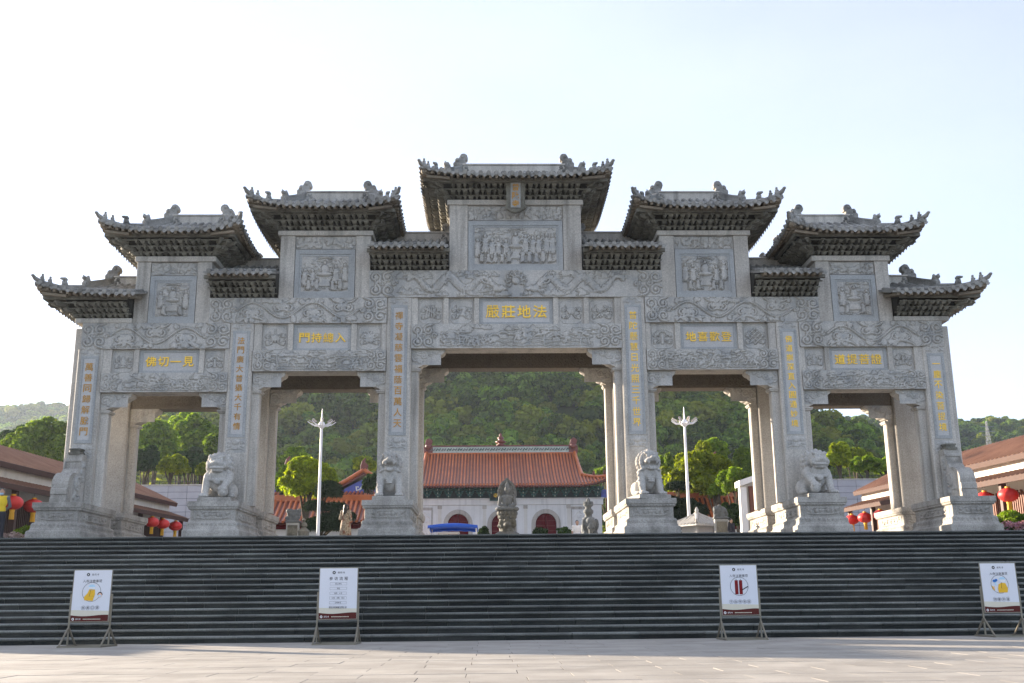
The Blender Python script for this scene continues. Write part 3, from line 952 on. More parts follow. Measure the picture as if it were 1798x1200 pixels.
# upper walls ---------------------------------------------------------------
def upper(xa, xb, pw, zb, zt, seed):
    """wall block with two piers, a frieze and a framed relief; cornice above"""
    gg = random.Random(seed)
    for a, b in ((xa, xa + pw), (xb - pw, xb)):
        mb = MB(); mb.box(a, b, GF, GB, zb, zt); mb.build('pier', M['granite'], GATE, bevel=0.01)
    ia, ib = xa + pw, xb - pw
    fz = zt - 0.55 if xb - xa > 4 else zt - 0.47
    mb = MB(); mb.box(ia, ib, GF + 0.13, GB - 0.07, zb + 0.002, zt - 0.002); wall = mb.build('upper_wall', M['granite'], GATE)
    r = Relief(ib - ia - 0.02, zt - fz - 0.03, 0.018)
    for k in range(int(r.w * 22)):
        r.curl(gg.uniform(.05, r.w - .05), gg.uniform(.06, r.h_ - .06), gg.uniform(.04, .07), gg.choice([-1, 1]), gg.uniform(0, 6.28), 0.016, 0.03)
    plate(wall, r, ia + 0.01, GF + 0.062, fz + 0.015, M['carved'], 'frieze')
    yf = GF + 0.012
    f1, f2 = 0.15, 0.07
    xi0, xi1, zi0, zi1 = ia + f1 + 0.02, ib - f1 - 0.02, zb + 0.17, fz - f1 - 0.04
    mb = MB()
    mb.box(ia + 0.02, xi0, yf, GF + 0.15, zb + 0.004, fz - 0.02); mb.box(xi1, ib - 0.02, yf, GF + 0.15, zb + 0.004, fz - 0.02)
    mb.box(xi0, xi1, yf, GF + 0.15, zb + 0.004, zi0); mb.box(xi0, xi1, yf, GF + 0.15, zi1, fz - 0.02)
    fr = mb.build('relief_frame', M['blue'], GATE)
    mb = MB()
    mb.box(xi0, xi0 + f2, yf + 0.03, GF + 0.15, zi0, zi1); mb.box(xi1 - f2, xi1, yf + 0.03, GF + 0.15, zi0, zi1)
    mb.box(xi0 + f2, xi1 - f2, yf + 0.03, GF + 0.15, zi0, zi0 + f2); mb.box(xi0 + f2, xi1 - f2, yf + 0.03, GF + 0.15, zi1 - f2, zi1)
    mb.build('inner_frame', M['blue'], fr)
    r = Relief(xi1 - xi0 - 2 * f2, zi1 - zi0 - 2 * f2, 0.017); crowd(r, r.w, r.h_, gg)
    plate(fr, r, xi0 + f2, GF + 0.058, zi0 + f2, M['carved'], 'relief_carving')


def cornice(xa, xb, z0, z1, y0=GF - 0.06, y1=GB + 0.06):
    mb = MB(); mb.box(xa, xb, y0, y1, z0, z1); mb.build('cornice', M['granite'], GATE, bevel=0.015)


upper(-2.28, 2.28, 0.63, 11.852, 14.23, 1); cornice(-2.36, 2.36, 14.232, 14.42)
for sg in (-1, 1):
    def fl(a, b): return (a, b) if sg < 0 else (-b, -a)
    upper(*fl(-8.06, -4.98), 0.5, 10.888, 13.11, 5 + sg); cornice(*fl(-8.15, -4.90), 13.112, 13.285)
    upper(*fl(-12.88, -10.35), 0.47, 10.018, 12.17, 9 + sg); cornice(*fl(-12.95, -10.22), 12.172, 12.36)
    cornice(*fl(-14.78, -12.885), 10.018, 10.18)
# ------------------------------------------------------------------ stone roofs
CHI = [(0, .35), (.02, 0), (.62, 0), (.66, .12), (.60, .2), (.645, .3), (.58, .36), (.55, .32), (.46, .44), (.47, .52), (.53, .52), (.555, .62), (.52, .74), (.42, .80),
       (.3, .78), (.235, .66), (.22, .6), (.14, .63), (.07, .55), (.06, .45), (.0, .42)]


def chiwen(parent, x, z, flip, sc=1.0, y=YC):
    """ridge-end dragon fish; its curled head faces the ridge"""
    mb = MB()
    P = [((px - .33) * sc * (1 if not flip else -1) + x, z + pz * sc) for px, pz in CHI]
    mb.prism(P, y - 0.13 * sc, y + 0.13 * sc)
    s = 1 if not flip else -1
    for (cx, cz, rr) in ((.36, .66, .10), (.15, .5, .08), (.3, .32, .15), (.5, .22, .11), (.12, .2, .12), (.4, .1, .12), (.56, .12, .07)):
        mb.ell((x + (cx - .33) * sc * s, y, z + cz * sc), (rr * sc, 0.2 * sc, rr * sc), 10, 6)
    return mb.build('ridge_end_ornament', M['roof'], parent, smooth=False, bevel=0.02)


def ridge_figure(parent, p, kind, face):
    """small carved figures that sit on the hip ridges; face is the way they look (unit x, y)"""
    mb = MB(); x, y, z = p; fx, fy = face
    if kind == 'rider':
        mb.lathe([(.075, -.03), (.085, .04), (.06, .09), (.065, .13), (.035, .17)], (x, y, z), 8)
        mb.ell((x, y, z + .205), .046, 8, 6)
        mb.tube([(x + fx * .03, y + fy * .03, z + .13), (x + fx * .09, y + fy * .09, z + .09)], .025, 6)
    elif kind == 'beast':
        mb.tube([(x - fx * .1, y - fy * .1, z), (x - fx * .06, y - fy * .06, z + .12), (x - fx * .02, y - fy * .02, z + .2)], [.09, .08, .055], 8)
        mb.tube([(x + fx * .06, y + fy * .06, z), (x + fx * .03, y + fy * .03, z + .16)], [.04, .05], 8)
        mb.tube([(x - fx * .1, y - fy * .1, z + .23), (x + fx * .05, y + fy * .05, z + .24), (x + fx * .17, y + fy * .17, z + .22)], [.06, .06, .035], 8)
        mb.ell((x - fx * .03, y - fy * .03, z + .25), .07, 8, 6)
    else:
        mb.box(x - .1, x + .1, y - .1, y + .1, z, z + .16)
        mb.ell((x, y, z + .22), (.13, .13, .12), 10, 6); mb.ell((x + fx * .12, y + fy * .12, z + .26), (.09, .09, .07), 8, 6)
        mb.ell((x - fx * .05, y - fy * .05, z + .33), (.06, .06, .07), 8, 6)
        mb.tube([(x + fx * .1, y + fy * .1, z + .32), (x + fx * .2, y + fy * .2, z + .34)], [.03, .015], 6)
    return mb.build('ridge_figure', M['roof'], parent, smooth=True)


_bk = {}


def bracket_mesh(kind):
    """column of three stepped bracket blocks leaning out over the wall (out = -Y); wide and narrow blocks alternate"""
    if kind in _bk: return _bk[kind]
    mb = MB()
    for t in range(3):
        y = -0.10 - 0.27 * t; z = 0.02 + 0.125 * t
        if (t + kind) % 2 == 0:        # narrow tapered block with shoulders
            mb.loops([[(-a, y - b, z + c), (a, y - b, z + c), (a, y + .3, z + c), (-a, y + .3, z + c)] for a, b, c in ((.028, .02, 0), (.04, .07, .075), (.066, .10, .078), (.066, .10, .122))])
        else:                          # broad rounded arm
            mb.loops([[(-a, y - b, z + c), (a, y - b, z + c), (a, y + .3, z + c), (-a, y + .3, z + c)] for a, b, c in ((.04, -.03, .0), (.072, .02, .03), (.082, .05, .075), (.082, .05, .095), (.045, .03, .10), (.045, .03, .125))])
    me = mb.mesh('bracket'); _bk[kind] = me
    return me


def stone_roof(xl, xr, rl, rr, hipl, hipr, wl, wr, zw, zdrip, zrb, zrt, lift, wallh=0.0, chi=(True, True), chi_sc=0.98):
    """xl,xr eave ends; rl,rr ridge ends; hipl/hipr hip or cut end; wl,wr wall block below; zw bracket foot; zdrip eave edge; zrb, zrt ridge"""
    YE = YC - 33.0
    root_mb = MB()
    ze = zdrip + 0.10

    def zf(x, y):
        sf = (YE - abs(y - YC)) / YE
        sl = (x - xl) / (rl - xl) if hipl else 9
        sr = (xr - x) / (xr - rr) if hipr else 9
        s = max(-0.02, min(sf, sl, sr, 1))
        z = ze + (zrb - ze) * (0.70 * s + 0.30 * s * s)
        ty = min(1.0, abs(y - YC) / YE)
        xm = (xl + xr) / 2 if (hipl and hipr) else (xr if hipl else xl)
        hw = (xr - xl) / 2 if (hipl and hipr) else (xr - xl)
        on = (hipl and x < xm) or (hipr and x > xm)
        tx = min(1.0, abs(x - xm) / hw) if on else 0.0
        return z + lift * (max(tx, 0) ** 3.2) * (ty ** 3.2)

    # deck ------------------------------------------------------------
    xs = np.linspace(xl, xr, 41); ys = np.linspace(YC - YE, YC + YE, 33)
    top = [[(x, y, zf(x, y)) for x in xs] for y in ys]
    th = 0.07
    mb = MB(); mb.grid(top); mb.grid([[(x, y, z - th) for x, y, z in row] for row in top])
    ring = [top[0][i] for i in range(41)] + [top[j][-1] for j in range(1, 33)] + [top[-1][i] for i in range(39, -1, -1)] + [top[j][0] for j in range(31, 0, -1)]
    n = len(ring); b0 = [(x, y, z - th) for x, y, z in ring]
    mb.add(ring + b0, [(i, (i + 1) % n, n + (i + 1) % n, n + i) for i in range(n)])
    roof = mb.build('roof', M['roof'], GATE)
    # tile rolls on the front slope: one object each -------------------
    def roll(mb, P, r, n=6, drip=None):
        P = [Vector(p) for p in P]
        L = []; rad = []
        for i in range(len(P) - 1):
            L += [P[i], P[i].lerp(P[i + 1], 0.97)]; rad += [r * 1.12, r * 0.90]
        mb.tube(L, rad, n, True)
        a = P[0]
        d = (P[1] - P[0]).normalized()
        mb.tube([a - d * 0.03, a + d * 0.02], [r * 1.08, r * 1.08], 8)
        if drip is not None:
            q = a + drip - Vector((0, 0, .05)); s = drip.normalized()
            mb.add([q - s * .085, q + s * .085, q + s * .06 + Vector((0, 0, -.06)), q + Vector((0, 0, -.11)), q - s * .06 + Vector((0, 0, -.06))], [(0, 1, 2, 3, 4)])

    nx = max(3, int(round((xr - xl - 0.1) / 0.265)))
    for i in range(nx):
        x = xl + 0.05 + (i + 0.5) * (xr - xl - 0.1) / nx
        smax = 1.0
        if hipl and x < rl: smax = (x - xl) / (rl - xl)
        if hipr and x > rr: smax = (xr - x) / (xr - rr)
        k = max(2, int(smax * 7))
        P = [(x, (YC - YE) - 0.02 + YE * smax * q / k, zf(x, max(YC - YE, (YC - YE) + YE * smax * q / k)) + 0.015) for q in range(k + 1)]
        mb = MB(); roll(mb, P, 0.068, 8, Vector(((xr - xl - 0.1) / nx / 2, 0, 0)))
        mb.build('roof_tile', M['roof'], roof, auto=45, fixn=False)
    mb = MB()       # back slope and hips: real rolls joined into one
    for i in range(nx):
        x = xl + 0.05 + (i + 0.5) * (xr - xl - 0.1) / nx
        smax = 1.0
        if hipl and x < rl: smax = (x - xl) / (rl - xl)
        if hipr and x > rr: smax = (xr - x) / (xr - rr)
        P = [(x, (YC + YE) + 0.02 - YE * smax * q / 4, zf(x, min(YC + YE, (YC + YE) - YE * smax * q / 4)) + 0.015) for q in range(5)]
        roll(mb, P, 0.068, 6)
    ny = int(2 * YE / 0.265)
    for hip, xe, rx in ((hipl, xl, rl), (hipr, xr, rr)):
        if not hip: continue
        for j in range(ny):
            y = YC - YE + 0.05 + (j + 0.5) * (2 * YE - 0.1) / ny
            smax = (YE - abs(y - YC)) / YE
            if smax < 0.04: continue
            P = [(xe + (rx - xe) * smax * q / 3 + (-0.02 if rx > xe else 0.02), y, zf(xe + (rx - xe) * smax * q / 3, y) + 0.015) for q in range(4)]
            roll(mb, P, 0.068, 6, Vector((0, 2 * YE / ny / 2, 0)))
    mb.build('roof_tile', M['roof'], roof, kind='stuff', auto=45)
    # ridge and its ends ------------------------------------------------
    mb = MB()
    mb.box(rl - 0.05, rr + 0.05, YC - 0.13, YC + 0.13, zrb - 0.12, zrt - 0.06)
    mb.box(rl - 0.07, rr + 0.07, YC - 0.17, YC + 0.17, zrt - 0.058, zrt)
    mb.build('main_ridge', M['granite'], roof, bevel=0.01)
    if chi[0]: chiwen(roof, rl + 0.02, zrb - 0.06, False, chi_sc)
    if chi[1]: chiwen(roof, rr - 0.02, zrb - 0.06, True, chi_sc)
    # hip ridges with figures -------------------------------------------
    for hip, xe, rx in ((hipl, xl, rl), (hipr, xr, rr)):
        if not hip: continue
        for sy in (-1, 1):
            def hp(s, up=0.0):
                x = xe + (rx - xe) * s; y = YC + sy * YE * (1 - s)
                return Vector((x, y, zf(x, y) + up))
            d0 = (hp(0) - hp(0.1)).normalized()
            tip = hp(0, 0.09) + d0 * 0.10 + Vector((0, 0, 0.07))
            mb = MB()
            path = [tip, hp(0.0, 0.10), hp(.1, .09), hp(.3, .09), hp(.61, .09)]
            mb.tube(path, [.05, .075, .085, .085, .085], 8)
            mb.ell(tip, (.065, .065, .05), 8, 6)
            mb.build('hip_ridge', M['roof'], roof, auto=50)
            mb = MB()
            for q in range(6):
                s0 = .61 + .39 * q / 6; s1 = .61 + .39 * (q + 1) / 6
                mb.bar(hp(s0, .12), hp(s1, .12), .2, .26)
                mb.bar(hp(s0, .27), hp(s1, .27), .25, .06)
            mb.build('hip_ridge', M['roof'], roof)
            fd = Vector((d0.x, d0.y, 0)).normalized()
            for s, kind in ((.085, 'rider'), (.18, 'rider'), (.35, 'beast'), (.635, 'head')):
                p = hp(s, .15 if kind != 'head' else .13)
                ridge_figure(roof, p, kind, (fd.x, fd.y))
    # rafters, fascia, bracket core --------------------------------------
    mb = MB()
    step = 0.22
    n = int((xr - xl) / step)
    for i in range(n):
        x = xl + 0.08 + (i + 0.5) * (xr - xl - 0.16) / n
        for s in (-1, 1):
            ya, yb, yc = YC + s * (YE - 0.03), YC + s * (YE - 0.5), YC + s * (YE - 1.2)
            if s > 0 and False: continue
            mb.bar((x, ya, zf(x, ya) - th - .05), (x, yb, zf(x, yb) - th - .06), .09, .08)
            mb.bar((x, YC + s * (YE - 0.22), zf(x, yb) - th - .15), (x, yc, zf(x, yc) - th - .16), .085, .085)
    n = int(2 * YE / step)
    for hip, xe, sx in ((hipl, xl, 1), (hipr, xr, -1)):
        if not hip: continue
        for j in range(n):
            y = YC - YE + 0.08 + (j + 0.5) * (2 * YE - 0.16) / n
            xa, xb, xc = xe + sx * 0.03, xe + sx * 0.5, xe + sx * 1.0
            mb.bar((xa, y, zf(xa, y) - th - .05), (xb, y, zf(xb, y) - th - .06), .09, .08)
            mb.bar((xe + sx * 0.22, y, zf(xb, y) - th - .15), (xc, y, zf(xc, y) - th - .16), .085, .085)
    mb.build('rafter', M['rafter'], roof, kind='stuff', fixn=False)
    a = .78
    la, lb = (a if hipl else 0.0), (a if hipr else 0.0)
    y0, y1 = GF, GB
    zt = zdrip + 0.03
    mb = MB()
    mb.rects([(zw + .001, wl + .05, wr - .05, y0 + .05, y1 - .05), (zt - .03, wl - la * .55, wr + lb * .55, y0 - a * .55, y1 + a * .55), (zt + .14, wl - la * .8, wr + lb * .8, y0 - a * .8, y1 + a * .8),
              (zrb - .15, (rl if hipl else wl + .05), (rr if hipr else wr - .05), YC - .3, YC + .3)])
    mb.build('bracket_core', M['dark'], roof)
    mb = MB()       # purlin round the top of the brackets
    for s in (-1, 1):
        yq = (y0 - a - .02) if s < 0 else (y1 + a + .02)
        mb.bar((wl - la - .05, yq, zt + .0), (wr + lb + .05, yq, zt + .0), .12, .12)
    for hip, xq in ((hipl, wl - a - .02), (hipr, wr + a + .02)):
        if hip: mb.bar((xq, y0 - a - .05, zt), (xq, y1 + a + .05, zt), .12, .12)
    mb.build('purlin', M['brkt'], roof, fixn=False)
    for hip, xe, xw, sx in ((hipl, xl, wl, 1), (hipr, xr, wr, -1)):
        if not hip: continue
        for s in (-1, 1):
            yw = y0 if s < 0 else y1
            mb = MB()
            c = Vector((xe + sx * .12, YC + s * (YE - .12), zf(xe, YC + s * YE) - .16))
            mb.bar(c, (xw, yw, zw + .38), .16, .2); mb.ell(c, (.1, .1, .1), 8, 6)
            mb.build('corner_beam', M['rafter'], roof)
    # brackets -------------------------------------------------------------
    for t in range(3):      # long horizontal members between the rows of blocks
        off = .13 + .27 * t; zq = zw + .128 + .125 * t
        mb = MB(); mb.box(wl - (off if hipl else 0), wr + (off if hipr else 0), GF - off - .03, GF - off + .05, zq - .022, zq + .006); mb.build('bracket_rail', M['brkt'], roof)
        for hip, xq, sx in ((hipl, wl - off, -1), (hipr, wr + off, 1)):
            if hip:
                mb = MB(); mb.box(xq - .04, xq + .04, GF - off, GB + off, zq - .022, zq + .006); mb.build('bracket_rail', M['brkt'], roof)
    n = max(4, int(round((wr - wl - .1) / .2)))
    for i in range(n):
        x = wl + .05 + (i + .5) * (wr - wl - .1) / n
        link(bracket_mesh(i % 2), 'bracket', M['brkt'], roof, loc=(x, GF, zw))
    mb = MB()
    def stamp(me, mat):
        vs = [mat @ v.co for v in me.vertices]
        mb.add([tuple(v) for v in vs], [tuple(p.vertices) for p in me.polygons])
    for i in range(n):
        x = wl + .05 + (i + .5) * (wr - wl - .1) / n
        stamp(bracket_mesh(i % 2), Matrix.Translation((x, GB, zw)) @ Matrix.Rotation(PI, 4, 'Z'))
    m = int((GB - GF) / .2)
    for hip, xw, ang in ((hipl, wl, -PI / 2), (hipr, wr, PI / 2)):
        if not hip: continue
        for j in range(m):
            y = GF + (j + .5) * (GB - GF) / m
            stamp(bracket_mesh(j % 2), Matrix.Translation((xw, y, zw)) @ Matrix.Rotation(ang, 4, 'Z'))
        for s, yw in ((-1, GF), (1, GB)):
            an = math.atan2(s, -1 if ang < 0 else 1) + PI / 2
            for q in (-.3, 0, .3):
                stamp(bracket_mesh(0 if q else 1), Matrix.Translation((xw, yw, zw)) @ Matrix.Rotation(an + q, 4, 'Z') @ Matrix.Diagonal((1, 1.3, 1, 1)))
    mb.build('bracket', M['brkt'], roof, kind='stuff', fixn=False)
    return roof


def plug(xa, xb, zr):
    """plain stone cheek that closes a roof against the next pier"""
    mb = MB(); mb.box(min(xa, xb), max(xa, xb), 33.12, 33.5, zr - .06, zr + .1); mb.build('verge_slab', M['granite'], GATE)


stone_roof(-3.24, 3.26, -1.92, 1.95, True, True, -2.30, 2.30, 14.42, 14.80, 16.24, 16.54, .27)
for sg in (-1, 1):
    def S(xl, xr, rl, rr, hl, hr, wl, wr, *a, **k):
        if sg < 0: return stone_roof(xl, xr, rl, rr, hl, hr, wl, wr, *a, **k)
        return stone_roof(-xr, -xl, -rr, -rl, hr, hl, -wr, -wl, *a, **k)
    S(-9.03, -3.96, -7.62, -5.27, True, True, -8.08, -4.96, 13.285, 13.70, 15.16, 15.46, .36)
    S(-13.86, -9.18, -12.38, -10.42, True, True, -12.9, -10.3, 12.36, 12.82, 14.24, 14.55, .36)
    S(-15.72, -12.46, -14.3, -12.7, True, False, -14.72, -12.9, 10.18, 10.65, 11.92, 12.22, .36, chi=(True, False) if sg < 0 else (False, True))
    S(-10.30, -8.08, -10.3, -8.1, False, False, -10.32, -8.07, 10.888, 11.35, 12.6, 12.89, 0, chi=(True, True), chi_sc=.86)
    S(-4.96, -2.30, -4.9, -2.4, False, False, -4.96, -2.29, 11.855, 12.28, 13.6, 13.89, 0, chi=(True, True), chi_sc=.86)

# the name plaque under the top eave -------------------------------------------
mb = MB()
PL = [(0, .62), (.16, .56), (.27, .50), (.37, .56), (.36, .42), (.31, .34), (.34, .24), (.30, .1), (.33, -.02), (.30, -.15), (.33, -.3), (.36, -.42), (.28, -.46), (.14, -.54), (0, -.57)]
poly = PL + [(-a, b) for a, b in PL[-2:0:-1]]
mb.prism([(a * 1.02, 14.36 + b) for a, b in poly][::-1], 33.62, 33.76)
mb.xf = lambda p: (p[0], p[1] - (p[2] - 14.4) * 0.26, p[2])
mb.v = [mb.xf(p) for p in mb.v]; mb.xf = None
plq = mb.build('name_plaque', M['brkt'], GATE, bevel=0.02)
mb = MB(); mb.box(-.17, .17, 33.60, 33.63, 13.95, 14.78); mb.v = [(x, y - (z - 14.4) * .26, z) for x, y, z in mb.v]
mb.build('writing_slab', M['blue'], plq)
for k, c in enumerate('普陀寺'):
    z = 14.62 - .27 * k
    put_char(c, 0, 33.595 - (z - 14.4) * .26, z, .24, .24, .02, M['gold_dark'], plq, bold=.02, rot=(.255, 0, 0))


# ------------------------------------------------------------------ pedestals
def pedestal(x0, x1, ya, yb, mirror):
    """carved base: plinth, lotus course, die with scroll panels, bead course, cap"""
    lv = [(2.85, -.09), (3.04, -.09), (3.075, -.06), (3.085, -.02), (3.10, -.015), (3.17, .01), (3.20, .005), (3.27, .015), (3.315, .04), (3.325, .085), (3.37, .095), (3.66, .095),
          (3.69, .08), (3.70, .045), (3.74, .03), (3.765, .02), (3.775, 0.0), (3.94, 0.0)]
    mb = MB()
    mb.rects([(z, x0 + i, x1 - i, ya + i, yb - i) for z, i in lv])
    o = mb.build('pedestal', M['base'], GATE, bevel=0.008)
    # beads and petals round the courses
    mb = MB()
    def ring(z, ins, r, step, rz, flat=0.5):
        xa, xb, yc, yd = x0 + ins, x1 - ins, ya + ins, yb - ins
        nx, ny = max(2, int((xb - xa) / step)), max(2, int((yd - yc) / step))
        for k in range(nx):
            x = xa + (k + .5) * (xb - xa) / nx
            mb.ell((x, yc, z), (r, r * flat, rz), 8, 6)
        for k in range(ny):
            y = yc + (k + .5) * (yd - yc) / ny
            for xx in (xa, xb): mb.ell((xx, y, z), (r * flat, r, rz), 8, 6)
    ring(3.725, .045, .045, .1, .032); ring(3.25, .02, .055, .13, .05)
    mb.build('bead_course', M['base'], o, smooth=True, fixn=False, kind='stuff')
    zz, hh = 3.375, .28
    gg = random.Random(int(abs(x0) * 10 + ya))
    def scr(w):
        r = Relief(w, hh, 0.018)
        for s in (-1, 1):
            c = w / 2
            r.curl(c + s * w * .14, hh * .55, hh * .22, s, 1.0, hh * .06, .03); r.curl(c + s * w * .25, hh * .4, hh * .2, -s, 2.0, hh * .06, .03)
            r.curl(c + s * w * .33, hh * .65, hh * .14, s, 1.0, hh * .05, .03); r.stroke([(c, hh * .15), (c + s * w * .2, hh * .12), (c + s * w * .36, hh * .25)], hh * .05, .03, .3)
            r.stroke([(c + s * w * .43, hh * .05), (c + s * w * .43, hh * .95)], .013, .02, 0)
            r.stroke([(c, hh * .82), (c + s * w * .1, hh * .88), (c + s * w * .2, hh * .8)], hh * .05, .03, .2)
        lotus(r, w / 2, hh * .45, hh * .42, .032)
        return r
    w = x1 - x0 - .24
    r = scr(w); r.put('die_carving', (x0 + .12, ya + .092, zz), (1, 0, 0), (0, -1, 0), M['base'], o)
    w = yb - ya - .24
    r = scr(w); r.put('die_carving', (x0 + .092, ya + .12, zz), (0, 1, 0), (-1, 0, 0), M['base'], o)
    r.put('die_carving', (x1 - .092, ya + .12, zz), (0, 1, 0), (1, 0, 0), M['base'], o)
    mb = MB(); c = (x0 + x1) / 2; wd = (x1 - x0)
    for s in (-1, 1):
        mb.tube([(c + s * .0, ya - .09, 2.95), (c + s * wd * .16, ya - .09, 2.95), (c + s * wd * .20, ya - .09, 2.88), (c + s * wd * .27, ya - .09, 2.875)], .012, 6)
    mb.build('foot_carving', M['base'], o, fixn=False)


PEDX = [(3.31, 4.90), (8.70, 10.27), (13.52, 15.0)]
for sg in (-1, 1):
    for a, b in PEDX:
        x0, x1 = (a, b) if sg > 0 else (-b, -a)
        pedestal(x0, x1, 32.80, 35.93, False)
        pedestal(x0, x1, 36.75, 39.42, True)
# ------------------------------------------------------------------ guardian lions
def lion_a():
    """broad-chested lion with a bib and bell, closed jaws, one paw on a ball"""
    mb = MB()
    mb.ell((0, -.10, .70), (.37, .34, .42), 20, 14); mb.ell((0, .30, .48), (.40, .42, .36), 20, 14)
    for s in (-1, 1):
        mb.ell((s * .34, .28, .38), (.2, .32, .27), 16, 10); mb.ell((s * .42, -.04, .21), (.13, .24, .08), 12, 8)
        mb.ell((s * .33, -.2, .80), (.17, .2, .2), 14, 10)
    mb.cap((-.34, -.30, .72), (-.37, -.44, .26), .15, .115); mb.ell((-.37, -.52, .21), (.15, .19, .085), 12, 8)
    for k in range(4): mb.ell((-.48 + k * .075, -.67, .18), (.045, .07, .055), 8, 6)
    mb.cap((.34, -.30, .72), (.24, -.52, .45), .15, .11); mb.ell((.23, -.58, .44), (.14, .12, .09), 12, 8)
    mb.ell((.24, -.60, .30), (.17, .17, .17), 14, 10)
    for k in range(5): mb.ell((.12 + k * .06, -.72, .40 - abs(k - 2) * .01), (.035, .05, .05), 8, 6)
    # head
    mb.ell((0, -.30, 1.25), (.32, .33, .29), 18, 12); mb.ell((0, -.58, 1.20), (.25, .2, .13), 16, 10)
    mb.ell((0, -.74, 1.24), (.11, .08, .075), 12, 8); mb.ell((0, -.60, 1.065), (.24, .19, .055), 16, 8); mb.ell((0, -.56, .985), (.20, .17, .06), 14, 8)
    for s in (-1, 1):
        mb.ell((s * .15, -.60, 1.345), (.07, .05, .055), 10, 8); mb.ell((s * .15, -.57, 1.42), (.14, .09, .045), 10, 6, (0, s * -.25, 0))
        mb.ell((s * .24, -.55, 1.16), (.1, .12, .12), 10, 8); mb.ell((s * .30, -.28, 1.46), (.07, .05, .1), 8, 6)
    for row, (y, rad, n) in enumerate(((-.26, .36, 11), (-.10, .40, 12), (.06, .38, 11), (.20, .30, 9))):
        for k in range(n):
            a = PI * (-.22) + PI * 1.44 * k / (n - 1)
            mb.ell((rad * math.cos(a), y, 1.20 + rad * .95 * math.sin(a)), .085, 8, 6)
    for s in (-1, 1):        # locks falling behind the jaws
        for k in range(4): mb.cap((s * .33, -.22 + k * .12, 1.12), (s * .37, -.2 + k * .13, .86), .075, .05, 8)
    # bib and bell
    for k in range(15):
        a = -PI * .04 - PI * .92 * k / 14
        mb.ell((.40 * math.cos(a), -.14 + .30 * math.sin(a) * 1.1, .80 + .10 * math.sin(a)), (.09, .07, .06), 8, 6)
    mb.ell((0, -.40, .86), (.3, .12, .2), 14, 10); mb.ell((0, -.50, .63), (.10, .10, .10), 12, 8)
    mb.cap((0, .62, .5), (0, .6, .95), .1, .07, 8)
    return sculpt(mb, .02, 1, 'lion_body_broad')


def lion_b():
    """leaner lion sitting upright with roaring open jaws, a topknot and flaming hair"""
    mb = MB()
    mb.ell((0, -.05, .72), (.29, .30, .44), 18, 12); mb.ell((0, .26, .45), (.36, .40, .33), 18, 12); mb.ell((0, -.22, .86), (.30, .22, .26), 16, 10)
    for s in (-1, 1):
        mb.ell((s * .33, .22, .36), (.17, .30, .25), 14, 10); mb.ell((s * .38, -.12, .20), (.12, .22, .075), 12, 8)
        mb.cap((s * .27, -.18, .86), (s * .31, -.38, .28), .14, .105); mb.ell((s * .32, -.46, .20), (.13, .18, .075), 12, 8)
        for k in range(4): mb.ell((s * .32 - .105 + k * .07, -.61, .175), (.04, .06, .05), 8, 6)
        for k in range(7): mb.ell((s * (.33 + .02 * (k % 2)), -.18 - .03 * k, .86 - .085 * k), (.10, .09, .05), 8, 6)
    for k in range(6): mb.ell((0, -.36 - .01 * k, .92 - k * .07), (.2 - .015 * k, .06, .03), 12, 6)
    # head, tilted up: skull, muzzle, gaping jaw
    mb.ell((0, -.22, 1.26), (.27, .28, .25), 16, 12); mb.ell((0, -.50, 1.27), (.21, .22, .10), 14, 10); mb.ell((0, -.68, 1.33), (.10, .075, .07), 10, 8)
    mb.ell((0, -.42, 1.01), (.18, .22, .055), 14, 8, (.25, 0, 0)); mb.ell((0, -.30, 1.08), (.2, .14, .12), 12, 8)
    mb.ell((0, -.56, 1.00), (.14, .06, .07), 10, 8)
    for s in (-1, 1):
        mb.ell((s * .13, -.52, 1.395), (.065, .05, .055), 10, 8); mb.ell((s * .14, -.48, 1.465), (.12, .09, .04), 10, 6, (0, s * -.3, 0)); mb.ell((s * .18, -.5, 1.22), (.07, .14, .07), 10, 8)
        mb.ell((s * .13, -.62, 1.17), (.03, .03, .055), 8, 6); mb.ell((s * .12, -.58, 1.06), (.025, .025, .05), 8, 6)
        for k in range(9):   # curled mane
            a = -.8 + k * .31
            for y_, r_ in ((-.31, .315), (-.13, .36), (.06, .33)):
                mb.ell((s * r_ * math.cos(a) * 1.02, y_ + random.uniform(-.02, .02), 1.22 + r_ * 1.02 * math.sin(a)), .066, 8, 6)
        for k in range(0):
            a = -.75 + k * .26
            p = (s * (.27 + .02 * (k % 2)), -.22 + .02 * k, 1.26 + .30 * math.sin(a)); q = (s * (.36 + .02 * (k % 3)), -.20 + .03 * k, 1.24 + .31 * math.sin(a))
            mb.cap(p, q, .08, .05, 8)
            p = (s * .22, .02 + .02 * k, 1.24 + .30 * math.sin(a)); q = (s * .33, .08 + .02 * k, 1.24 + .38 * math.sin(a)); mb.cap(p, q, .08, .04, 8)
        for k in range(3): mb.cap((s * .22, -.34 + k * .08, 1.0), (s * (.36 + .02 * k), -.34 + k * .1, .93 - k * .02), .06, .025, 8)
    for k in range(9):       # topknot
        a = 2 * PI * k / 9; mb.cap((.15 * math.cos(a), -.2 + .15 * math.sin(a), 1.44), (.03 * math.cos(a), -.2 + .03 * math.sin(a), 1.62), .06, .03, 8)
    mb.ell((0, -.2, 1.63), (.07, .07, .04), 10, 6)
    for k in range(12): mb.ell((random.uniform(-.2, .2), .1 + random.uniform(0, .12), random.uniform(.95, 1.45)), .08, 8, 6)
    mb.cap((0, .55, .5), (0, .5, 1.0), .1, .06, 8)
    return sculpt(mb, .02, 1, 'lion_body_lean')


ME_A, ME_B = lion_a(), lion_b()
M['mouth'] = plain('dark_mouth_stone', (0.05, 0.047, 0.042), rough=.95)
PC = [4.10, 9.48, 14.26]


